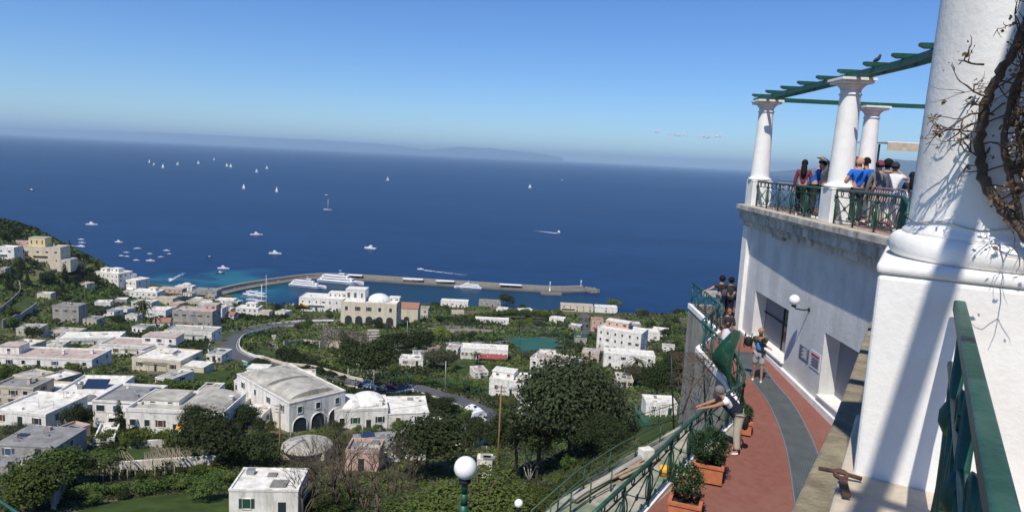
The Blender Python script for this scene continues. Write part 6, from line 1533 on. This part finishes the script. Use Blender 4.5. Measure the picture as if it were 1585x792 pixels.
    if not skirt:
        n4 = [(*(pel+Vector((0, 0, -.01))), .138*s)]; e4 = []; end = {'long': .93, 'short': .12}[leglen]
        for k in range(2):
            n4.append((*hipj[k], .118*s)); e4.append((0, len(n4)-1)); kn, a_ = an[k]
            if leglen == 'long': n4.append((*kn, .092*s)); e4.append((len(n4)-2, len(n4)-1)); n4.append((*kn.lerp(a_, .93), .078*s)); e4.append((len(n4)-2, len(n4)-1))
            else: n4.append((*hipj[k].lerp(kn, .93), .108*s)); e4.append((len(n4)-2, len(n4)-1))
        skin('trousers' if leglen == 'long' else 'shorts', n4, e4, legs, t)
    else:
        mb = MB(); mb.lathe((0, 0, .45*s), [(.24*s, 0), (.25*s, .02), (.20*s, .3*s), (.15*s, .53*s), (.13*s, .56*s)], 16); mb.build('skirt', skirt, t, local=True)
    for k in range(2):
        a_ = an[k][1]; skin('shoe', [(*(a_+Vector((0, -.035*s, -.035*s))), .045*s), (*(a_+Vector((0, .06*s, -.045*s))), .043*s), (*(a_+Vector((0, .16*s, -.05*s))), .034*s)], [(0, 1), (1, 2)], shoes, t, 1)
    # hair: shell over the back and top
    R_ = .112*s; c = hd+Vector((0, 0, .018*s))-hf*.012*s; mb = MB(); vs = []; NS, NR = 14, 8
    upv = (ht-hb).normalized(); rt = hf.cross(upv)
    for i in range(NR+1):
        th_ = PI*.62*i/NR
        for j in range(NS):
            ph = 2*PI*j/NS; f_ = max(0, math.cos(ph)); lim = th_*(1-.42*f_); vs.append(c+upv*R_*1.12*math.cos(lim)+(hf*math.cos(ph)*1.05+rt*math.sin(ph)*.88)*R_*math.sin(lim))
    mb.add(vs, [(i*NS+j, (i+1)*NS+j, (i+1)*NS+(j+1) % NS, i*NS+(j+1) % NS) for i in range(NR) for j in range(NS)], 0, True); mb.build('hair', hair, t, local=True)
    if hairstyle == 'long': skin('hair_lengths', [(*(c-hf*.05*s), .09*s), (*(c-hf*.10*s-Vector((0, 0, .14*s))), .10*s), (*(T(0, -.14, 1.33)), .10*s), (*(T(0, -.13, 1.22)), .06*s)], [(0, 1), (1, 2), (2, 3)], hair, t)
    if hairstyle == 'curly': mb = MB(); mb.ball(c-hf*.02*s+Vector((0, 0, .03*s)), .135*s, 14); mb.build('hair_curls', hair, t, local=True)
    if cap:
        mb = MB(); vs = []
        for i in range(5):
            th_ = PI*.5*i/4
            for j in range(NS): ph = 2*PI*j/NS; vs.append(c+upv*(R_*1.25*math.cos(th_)+.01*s)+(hf*math.cos(ph)*1.1+rt*math.sin(ph)*.95)*R_*1.08*math.sin(th_))
        mb.add(vs, [(i*NS+j, (i+1)*NS+j, (i+1)*NS+(j+1) % NS, i*NS+(j+1) % NS) for i in range(4) for j in range(NS)], 0, True)
        b0 = c+hf*R_*1.05; mb.add([b0-rt*.07*s+upv*.012, b0+rt*.07*s+upv*.012, b0+rt*.05*s+hf*.08*s, b0-rt*.05*s+hf*.08*s, b0-rt*.07*s, b0+rt*.07*s, b0+rt*.05*s+hf*.08*s-upv*.012, b0-rt*.05*s+hf*.08*s-upv*.012], [(0, 1, 2, 3), (7, 6, 5, 4), (0, 4, 5, 1), (1, 5, 6, 2), (2, 6, 7, 3), (3, 7, 4, 0)])
        mb.build('cap', cap, t, local=True)
    mb = MB()
    for sd in (-1, 1): mb.ball(hd+hf*.093*s+rt*sd*.034*s+upv*.012*s, (.026 if glasses else .011)*s, 8)
    mb.build('sunglasses' if glasses else 'eyes', 'black', t, local=True)
    t['_a'] = 0; del t['_a']
    return t, s
def foot(px, py): x, y = Pw(px, py); return Vector((x, y, FZ(y)))
def yaw_to(dx, dy): return math.atan2(-dx, dy)       # local +y turned to (dx,dy)
pA, s = person('person in black T-shirt and jeans with a dark backpack, one arm stretched to the railing', foot(1113, 492), yaw_to(-.25, 1), 1.80, .05, LH=(-.62, .25, 1.10), shirt='charcoal', legs='jeans', hair='hair_black', hairstyle='curly', sk='skin_a', shoes='paleblue')
def backpack(owner, M, label, s=1, y=-.24, z=1.12, side=0):
    t = thing('backpack', label, 'backpack', owner.location+Matrix.Rotation(owner.rotation_euler.z, 3, 'Z')@Vector((side, y, z)), owner.rotation_euler.z)
    skin('bag', [(0, 0, -.16, (.13, .09)), (0, -.01, 0, (.15, .11)), (0, 0, .20, (.12, .08))], [(0, 1), (1, 2)], M, t)
    mb = MB()
    for sd in (-1, 1): mb.tube([(sd*.09, .08, .22), (sd*.10, .2, .34), (sd*.10, .36, .22), (sd*.11, .34, -.02), (sd*.11, .12, -.16)], .016, 5)
    mb.build('strap', 'black', t, local=True)
backpack(pA, 'backpack', 'dark purple-grey backpack on the back of the person reaching for the railing')
f_ = foot(1113, 492)+Vector((.42, .12, 0))
pB, s = person('person dressed all in black with a shoulder bag, close beside the backpack wearer', f_, yaw_to(.1, 1), 1.74, 0, shirt='charcoal', legs='black', hair='hair_black', hairstyle='curly', sk='skin_b', shoes='black', sleeve='short')
t = thing('shoulder_bag', 'black shoulder bag at the hip of the person all in black', 'bag', f_+Vector((.30, -.02, .98))); mb = MB(); mb.lathe((0, 0, -.13), [(.06, 0), (.13, .03), (.14, .15), (.10, .25)], 12); mb.build('bag', 'black', t, local=True)
mb = MB(); mb.tube([(-.02, .0, .10), (-.12, -.12, .34), (-.3, -.1, .48)], .012, 5); mb.build('strap', 'black', t, local=True)
pC, s = person('person with blond hair, dark cardigan and pale skirt, holding a phone at the railing', foot(1123, 545), yaw_to(-.1, -1), 1.62, .05, LH=(-.06, .28, 1.22), RH=(.06, .28, 1.22), shirt='charcoal', sleeve='long', skirt='skirt', hair='hair_blond', hairstyle='long', sk='skin_a', shoes='khaki', woman=True, headpitch=.35)
q = pC.location+Matrix.Rotation(pC.rotation_euler.z, 3, 'Z')@Vector((0, .36, 1.17)); mb = MB(); mb.box(q, (.075, .012, .15), pC.rotation_euler.z, 0, Matrix.Rotation(-.5, 3, 'X')); tag(mb.build('mobile_phone', 'black_gloss'), 'phone in the hands of the person in the pale skirt', 'phone')
pD, s = person('person in blue T-shirt, camouflage overshirt, grey shorts and sunglasses by the serving window', foot(1171, 589), yaw_to(-.45, -1), 1.76, .10, LH=(.02, .30, 1.45), RH=(-.38, .34, 1.15), shirt='camo', sleeve='long', legs='shortsgrey', leglen='short', hair='skin_b', sk='skin_b', glasses=True, headpitch=.2, feet=((-.14, .1), (.12, -.05)))
R_ = Matrix.Rotation(pD.rotation_euler.z, 3, 'Z')
o = skin('undershirt', [(0, .10, 1.0, .115), (0, .125, 1.2, .115), (0, .13, 1.38, .09)], [(0, 1), (1, 2)], 'tee_cyan', pD); o.name = 'blue_undershirt'
t = thing('photo_camera', 'black camera with lens held in the hands of the person in blue', 'camera', pD.location+R_@Vector((-.12, .42, 1.44)), pD.rotation_euler.z); mb = MB(); mb.box((0, 0, 0), (.14, .07, .10)); mb.box((0, 0, .06), (.06, .06, .03)); mb.build('camera_body', 'black', t, local=True); mb = MB(); mb.tube([(0, .03, 0), (0, .13, 0)], .04, 12); mb.build('lens', 'black_gloss', t, local=True)
backpack(pD, 'black', 'black bulky camera bag hanging at the left side of the person in blue', y=-.05, z=1.22, side=.36)
pE, s = person('person in navy padded vest over a white T-shirt and khaki trousers, bending over the railing', foot(1138, 700), yaw_to(-1, .12), 1.86, .80, LH=(-.12, .98, .98), RH=(.12, .98, .95), shirt='tee_white', sleeve='short', legs='khaki', vest='navy', hair='hair_grey', sk='skin_b', headpitch=.15, feet=((-.16, .02), (.16, -.10)), shoes='tee_white')
skin('tied_jacket', [(0, -.10, .98, .15), (-.1, -.14, .82, .10), (-.05, -.16, .62, .06)], [(0, 1), (1, 2)], 'black', pE)
GP = 'tourists on the upper terrace'
def up_person(px, Y, face, H_, label, **kw):
    p = PYv(px, 300, Y); return person(label, Vector((p.x, Y, TF)), face, H_, group=GP, **kw)
up_person(1241, 22.6, yaw_to(.5, 1), 1.80, 'person with long black hair and a dark red patterned top behind the barrier', shirt='maroon', sleeve='long', hairstyle='long', woman=True, legs='charcoal')
up_person(1257, 22.0, yaw_to(1, -.2), 1.86, 'person in bright blue T-shirt with dark hair looking down, beside the long-haired one', shirt='tee_blue', lean=.25, headpitch=.45, LH=(-.05, .40, 1.15), RH=(.12, .42, 1.15), legs='charcoal')
up_person(1275, 21.6, yaw_to(-1, .3), 1.80, 'person in grey with a folded paper held over the head', shirt='greytop', sleeve='long', LH=(-.10, .1, 1.80), RH=(.10, .1, 1.80), legs='charcoal', lean=.1)
q = PYv(1277, 249, 21.5); mb = MB(); mb.box(q, (.5, .34, .008), 0, 0, Matrix.Rotation(.45, 3, 'Y')); tag(mb.build('paper_map', 'white'), 'white folded paper held over a head on the terrace', 'paper')
up_person(1326, 19.6, yaw_to(.1, 1), 1.88, 'bald person in bright blue T-shirt seen from behind, between two columns', shirt='tee_blue', hair='skin_a', legs='charcoal', LH=(-.27, .15, 1.0), RH=(.25, .2, 1.05))
up_person(1336, 20.8, yaw_to(-.2, 1), 1.92, 'person in blue T-shirt and dark hair standing just right of the bald one', shirt='tee_blue', legs='jeans')
up_person(1318, 20.9, yaw_to(.3, 1), 1.90, 'person in a red cap mostly hidden behind the bald one', shirt='maroon', cap='maroon', legs='charcoal')
pc_, s = up_person(1357, 19.3, yaw_to(.15, 1), 1.80, 'person in maroon cap and grey top with a grey backpack', shirt='greytop', sleeve='long', cap='maroon', legs='khaki', woman=True)
backpack(pc_, 'greytop', 'grey backpack worn by the person in the maroon cap')
up_person(1369, 20.2, yaw_to(.3, 1), 1.86, 'person with black hair behind the maroon cap', shirt='charcoal', hairstyle='curly', legs='charcoal')
up_person(1381, 19.4, yaw_to(.5, 1), 1.78, 'person in dark cap, white T-shirt and white trousers raising a phone', shirt='tee_white', cap='charcoal', legs='tee_white', RH=(.18, .36, 1.48), woman=True)
up_person(1409, 18.6, yaw_to(.2, 1), 1.55, 'person with dark hair and black top at the edge of the foreground column', shirt='charcoal', hairstyle='long', legs='charcoal', woman=True)

# crowd barriers
mat('ban_red', (.45, .03, .04), .7); mat('ban_white', (.7, .68, .68), .7)
def barrier(a, b, label, banner=None):
    a, b = Vector((*a, TF)), Vector((*b, TF)); u = (b-a).normalized(); L_ = (b-a).length; up = Vector((0, 0, 1)); t = thing('crowd_barrier', label, 'barrier', a, 0, 'grey steel crowd barriers on the terrace')
    mb = MB(); mb.tube([a+up*.12, a+up*1.0, a+u*.1+up*1.1, b-u*.1+up*1.1, b+up*1.0, b+up*.12, a+up*.12], .02, 6); mb.build('frame', 'steel', t)
    for k in range(int(L_/.13)): p = a+u*(.13*(k+.6)); mb = MB(); mb.tube([p+up*.12, p+up*1.1], .009, 4); mb.build('bar', 'steel', t)
    for p in (a+u*.25, b-u*.25): n_ = Vector((-u.y, u.x, 0)); mb = MB(); mb.tube([p-n_*.3, p+up*.14, p+n_*.3], .018, 5); mb.build('foot', 'steel', t)
    if banner:
        n_ = Vector((-u.y, u.x, 0))*(.03); o0, o1 = banner; mb = MB(); N_ = 14
        if (a+n_).length > (a-n_).length: n_ = -n_
        for i in range(N_):
            s0, s1 = lerp(o0, o1, i/N_)*L_, lerp(o0, o1, (i+1)/N_)*L_; sh_ = .16
            vs = [a+u*s0+up*.74+n_, a+u*s1+up*.74+n_, a+u*(s1+sh_)+up*1.04+n_, a+u*(s0+sh_)+up*1.04+n_]; mb.add(vs, [(0, 1, 2, 3)], i % 2)
        o = mb.build('banner', ['ban_red', 'ban_white'], t); so3 = o.modifiers.new('s', 'SOLIDIFY'); so3.thickness = .008
barrier((9.45, 25.4), (9.45, 23.2), 'grey crowd barrier nearest the corner column'); barrier((9.45, 23.1), (9.5, 20.9), 'grey crowd barrier with red and white banner left of the middle column', (.05, .95))
barrier((9.75, 19.2), (9.6, 17.2), 'grey crowd barrier with banner right of the middle column', (.0, .5)); barrier((9.6, 17.1), (8.9, 15.2), 'grey crowd barrier at the edge of the foreground column')
# awning behind
t = thing('terrace_awning', 'cream awning with hanging valance right of the inner column', 'awning', (21, 31, TF)); p = PYv(1374, 219, 30); mb = MB()
mb.add([(p.x, 30, p.z), (p.x+9, 30, p.z+.05), (p.x+9, 34, p.z+.2), (p.x, 34, p.z+.1), (p.x, 30, p.z-.05), (p.x+9, 30, p.z), (p.x+9, 34, p.z+.15), (p.x, 34, p.z+.05)], [(0, 1, 2, 3), (7, 6, 5, 4), (0, 4, 5, 1), (1, 5, 6, 2), (2, 6, 7, 3), (3, 7, 4, 0)]); mb.build('canopy', 'white', t)
mb = MB(); mb.box((p.x+4.5, 29.97, p.z-.2), (9, .03, .34)); mb.build('valance', 'ledge', t)
for x in (p.x+1.2, p.x+8): mb = MB(); mb.tube([(x, 33, TF), (x, 33, p.z)], .05, 6); mb.build('post', 'steel', t)
# bird
q = PYv(1357, 99, 17.6); q.z += .02; t = thing('pigeon', 'dark bird perched on the curved green beam', 'bird', q); skin('body', [(0, -.12, .03, .02), (0, -.03, .07, .055), (0, .05, .11, .05), (0, .075, .17, .032), (0, .08, .20, .03), (0, .12, .195, .008)], [(0, 1), (1, 2), (2, 3), (3, 4), (4, 5)], 'charcoal', t)
mb = MB()
for x in (-.02, .02): mb.tube([(x, .01, 0), (x, .01, .05)], .006, 4)
mb.build('legs', 'rust', t, local=True); t.rotation_euler.z = -1.2

# ------------------------------------------------------------------ dead climbing vine on the foreground column
CX, CY = 2.05, 2.94
def oncol(px, py, r=.40):
    d = ray(px, py); dx, dy = d[0], d[1]; A = dx*dx+dy*dy; B = -2*(dx*CX+dy*CY); C_ = CX*CX+CY*CY-r*r; D_ = B*B-4*A*C_
    t_ = (-B-math.sqrt(D_))/(2*A) if D_ > 0 else -B/(2*A); return Vector((dx*t_, dy*t_, E+d[2]*t_))
vt = thing('climbing_vine', 'leafless twisted vine climbing the foreground column at the right edge', 'vine', (CX+.4, CY-.2, TF+1.1))
rv = random.Random(5)
def stem(pts, r0_, r1_, name='stem', M='bark_vine'):
    P = catmull([oncol(a+14, b, rr) for a, b, rr in pts], 6); n = len(P); P = [p+Vector((rv.uniform(-1, 1), rv.uniform(-1, 1), rv.uniform(-1, 1)))*r0_*.25 for p in P]; mb = MB(); mb.tube(P, [lerp(r0_, r1_, i/(n-1))*rv.uniform(.85, 1.15) for i in range(n)], 8); mb.build(name, M, vt); return P
S1 = stem([(1640, 470, .5), (1585, 375, .44), (1540, 325, .40), (1512, 280, .38), (1502, 235, .37), (1507, 185, .38), (1520, 140, .40), (1545, 95, .42), (1570, 50, .42), (1590, -10, .42), (1600, -80, .42)], .022, .014)
S2 = stem([(1600, 420, .46), (1570, 350, .42), (1555, 290, .44), (1540, 230, .46), (1550, 160, .48), (1575, 90, .46), (1600, 20, .46)], .014, .009)
S3 = stem([(1620, 330, .46), (1590, 280, .5), (1565, 220, .5), (1560, 150, .46), (1585, 60, .46), (1610, -30, .46)], .012, .008)
mbv = MB(); lv = []
def twig(p, d, l, r, dep):
    pts = [p]; 
    for k in range(4): d = (d+Vector((rv.uniform(-.5, .5), rv.uniform(-.4, .4), rv.uniform(-.4, .4)))).normalized(); p = p+d*l/4; pts.append(p.copy())
    mbv.tube(pts, [r, r*.9, r*.8, r*.65, r*.4], 4)
    for q in pts[2:]:
        if rv.random() < .22: lv.append(q)
    if dep:
        for k in range(2 if rv.random() < .7 else 3): twig(pts[rv.choice((2, 3, 4))], (d+Vector((rv.uniform(-1, 1), rv.uniform(-.8, .5), rv.uniform(-.9, .9)))).normalized(), l*rv.uniform(.5, .8), r*.6, dep-1)
for P, n_ in ((S1, 26), (S2, 50), (S3, 60)):
    for k in range(n_):
        p = P[rv.randrange(4, len(P))]; 
        if PR(p)[1] > 330: continue
        twig(p, Vector((rv.uniform(-.3, 1), rv.uniform(-1, .1), rv.uniform(-.5, .8))).normalized(), rv.uniform(.08, .20), .0042, 2)
for a, b in ((1500, 175), (1495, 190), (1500, 205), (1510, 160), (1505, 100), (1515, 150)): twig(oncol(a+18, b, .40), Vector((-1, -.15, rv.uniform(-.1, .35))).normalized(), rv.uniform(.10, .15), .005, 2)
mbv.build('twigs', 'bark_vine', vt)
P = np.array([[*q] for q in lv]); rsv = np.random.RandomState(3); P = np.repeat(P, 2, 0)+rsv.normal(size=(len(P)*2, 3))*.012; N = rsv.normal(size=P.shape); N /= np.linalg.norm(N, axis=1)[:, None]
o = npmesh('dry_leaves', quads(P-np.array(vt.location), N, .009*rsv.uniform(.5, 1.5, (len(P), 1)), rsv), np.arange(4*len(P)).reshape(-1, 4), ['leaf_dry'], vt); tag(o, kind='stuff')
# wire round the column base
mb = MB(); zc_ = oncol(1430, 343, .345).z; mb.tube([(CX+.347*math.cos(a*PI/24), CY+.347*math.sin(a*PI/24), zc_-.0+.01*math.sin(a)) for a in range(49)], .003, 4); tag(mb.build('binding_wire', 'steel'), 'thin wire tied round the foreground column above its base', 'wire')

# ------------------------------------------------------------------ lower landing with railings left of the ramp
DK = 11.6
deck = [PZ(a, b, DK) for a, b in ((800, 830), (870, 770), (905, 750), (960, 712), (1050, 660), (1110, 650), (1090, 710), (1040, 790), (1000, 850))]
mat('deck_green', (.16, .19, .13), .95, .4, .8, col2=(.38, .35, .29), thr=(.42, .6), bump=.3, bscale=20)
t = thing('landing', 'patchy green concrete landing below the ramp railing', 'landing', deck[2]); mb = MB(); mb.prism([(p.x, p.y) for p in deck], E-DK-3.5, E-DK); mb.build('slab', 'deck_green', t)
def lowrail(pix, hts, hh, label, M='green_paint', step=2.0, r=.028):
    P = [PZ(a, b, hh) for a, b in pix]; t = thing('pipe_railing', label, 'railing', P[0], 0, 'plain green pipe railings'); pts, _ = resample(P, step)
    for q in hts: mb = MB(); mb.tube([p+Vector((0, 0, q)) for p in P], r, 6); mb.build('rail', M, t)
    for p, _ in pts: mb = MB(); mb.tube([p+Vector((0, 0, -.1)), p+Vector((0, 0, max(hts)))], r, 5); mb.build('post', M, t)
mat('green_faded', (.045, .085, .055), .6, .3, 6)
lowrail([(820, 832), (891, 766), (955, 722), (1055, 668)], (.0, .45, .9), DK, 'three-bar green pipe railing along the outer side of the landing', 'green_faded')
lowrail([(850, 822), (905, 782), (945, 760)], (.45, .9), DK, 'short green pipe railing in the middle of the landing', 'green_faded', 1.2)
a_, b_ = PZ(880, 778, DK), PZ(1040, 678, DK); t = thing('drain_pipe', 'fat grey-green pipe lying along the landing edge', 'pipe', a_); mb = MB(); mb.tube([a_+Vector((.2, 0, .15)), b_+Vector((.2, 0, .15))], .13, 10); mb.build('pipe', 'wall_grey', t)
rp = random.Random(8); boards = []
for k, (px, py) in enumerate(((975, 720), (985, 715), (968, 728), (955, 735), (990, 722), (940, 738))):
    p = PZ(px, py, DK-.08-.06*(k % 3)); mb = MB(); mb.box(p, (.22, rp.uniform(1.8, 3.2), .05), -.75+rp.uniform(-.08, .08)); tag(mb.build('plank', 'wood_old' if k % 3 else 'terracotta'), ['red-brown board at the near end of the stack on the landing', 'grey plank on the landing, right one of the upper pair', 'grey plank on the landing, left one of the upper pair', 'red-brown board left of the plank stack', 'grey plank nearest the ramp railing', 'grey plank lowest in the photo on the landing'][k], 'plank', 'planks on the landing')
p = PZ(1000, 703, DK-.25); mb = MB(); mb.box(p, (.5, .4, .5), .4); tag(mb.build('white_block', 'wall_white'), 'white block beside the planks on the landing', 'block')
p = PZ(1028, 728, DK-.2); mb = MB(); mb.lathe(p, [(.16, -.2), (.2, .1), (.17, .2), (.05, .22)], 12); tag(mb.build('yellow_bucket', 'awning_orange'), 'small yellow bucket on the landing', 'bucket')
# dead creeper hanging on the retaining wall and the wire tray below the far railing
mbv = MB(); lv = []; rv = random.Random(9)
for k in range(46):
    px, py = rv.uniform(1052, 1108), rv.uniform(556, 640); p = PYv(px, py, rv.uniform(21, 24)); twig(p, Vector((rv.uniform(-1, .4), rv.uniform(-1, .3), rv.uniform(-.7, .9))).normalized(), rv.uniform(.3, .65), .014, 2)
mbv.tube([PYv(1056, 640, 22.5), PYv(1070, 600, 22.5), PYv(1092, 575, 22.5), PYv(1108, 556, 22.5)], .03, 5)
t = thing('dead_creeper', 'tangle of dead pale creeper below the far walkway railing', 'creeper', PYv(1080, 640, 22)); mbv.build('branches', 'bark_vine', t)
t = thing('wire_tray', 'rusty wire mesh tray jutting from the wall below the netting', 'tray', PYv(1080, 552, 23)); q = PYv(1080, 552, 23); mb = MB()
for i in range(12): mb.tube([q+Vector((-.9+i*.16, -.5, 0)), q+Vector((-.9+i*.16, .5, 0))], .01, 4)
for i in range(7): mb.tube([q+Vector((-.9, -.5+i*.166, 0)), q+Vector((.9, -.5+i*.166, 0))], .01, 4)
mb.build('mesh', 'rust', t)
for x in (-.9, .2): mb = MB(); mb.tube([q+Vector((x, 0, 0)), q+Vector((x+.3, 0, -2.6))], .03, 5); mb.build('strut', 'iron_dark', t)
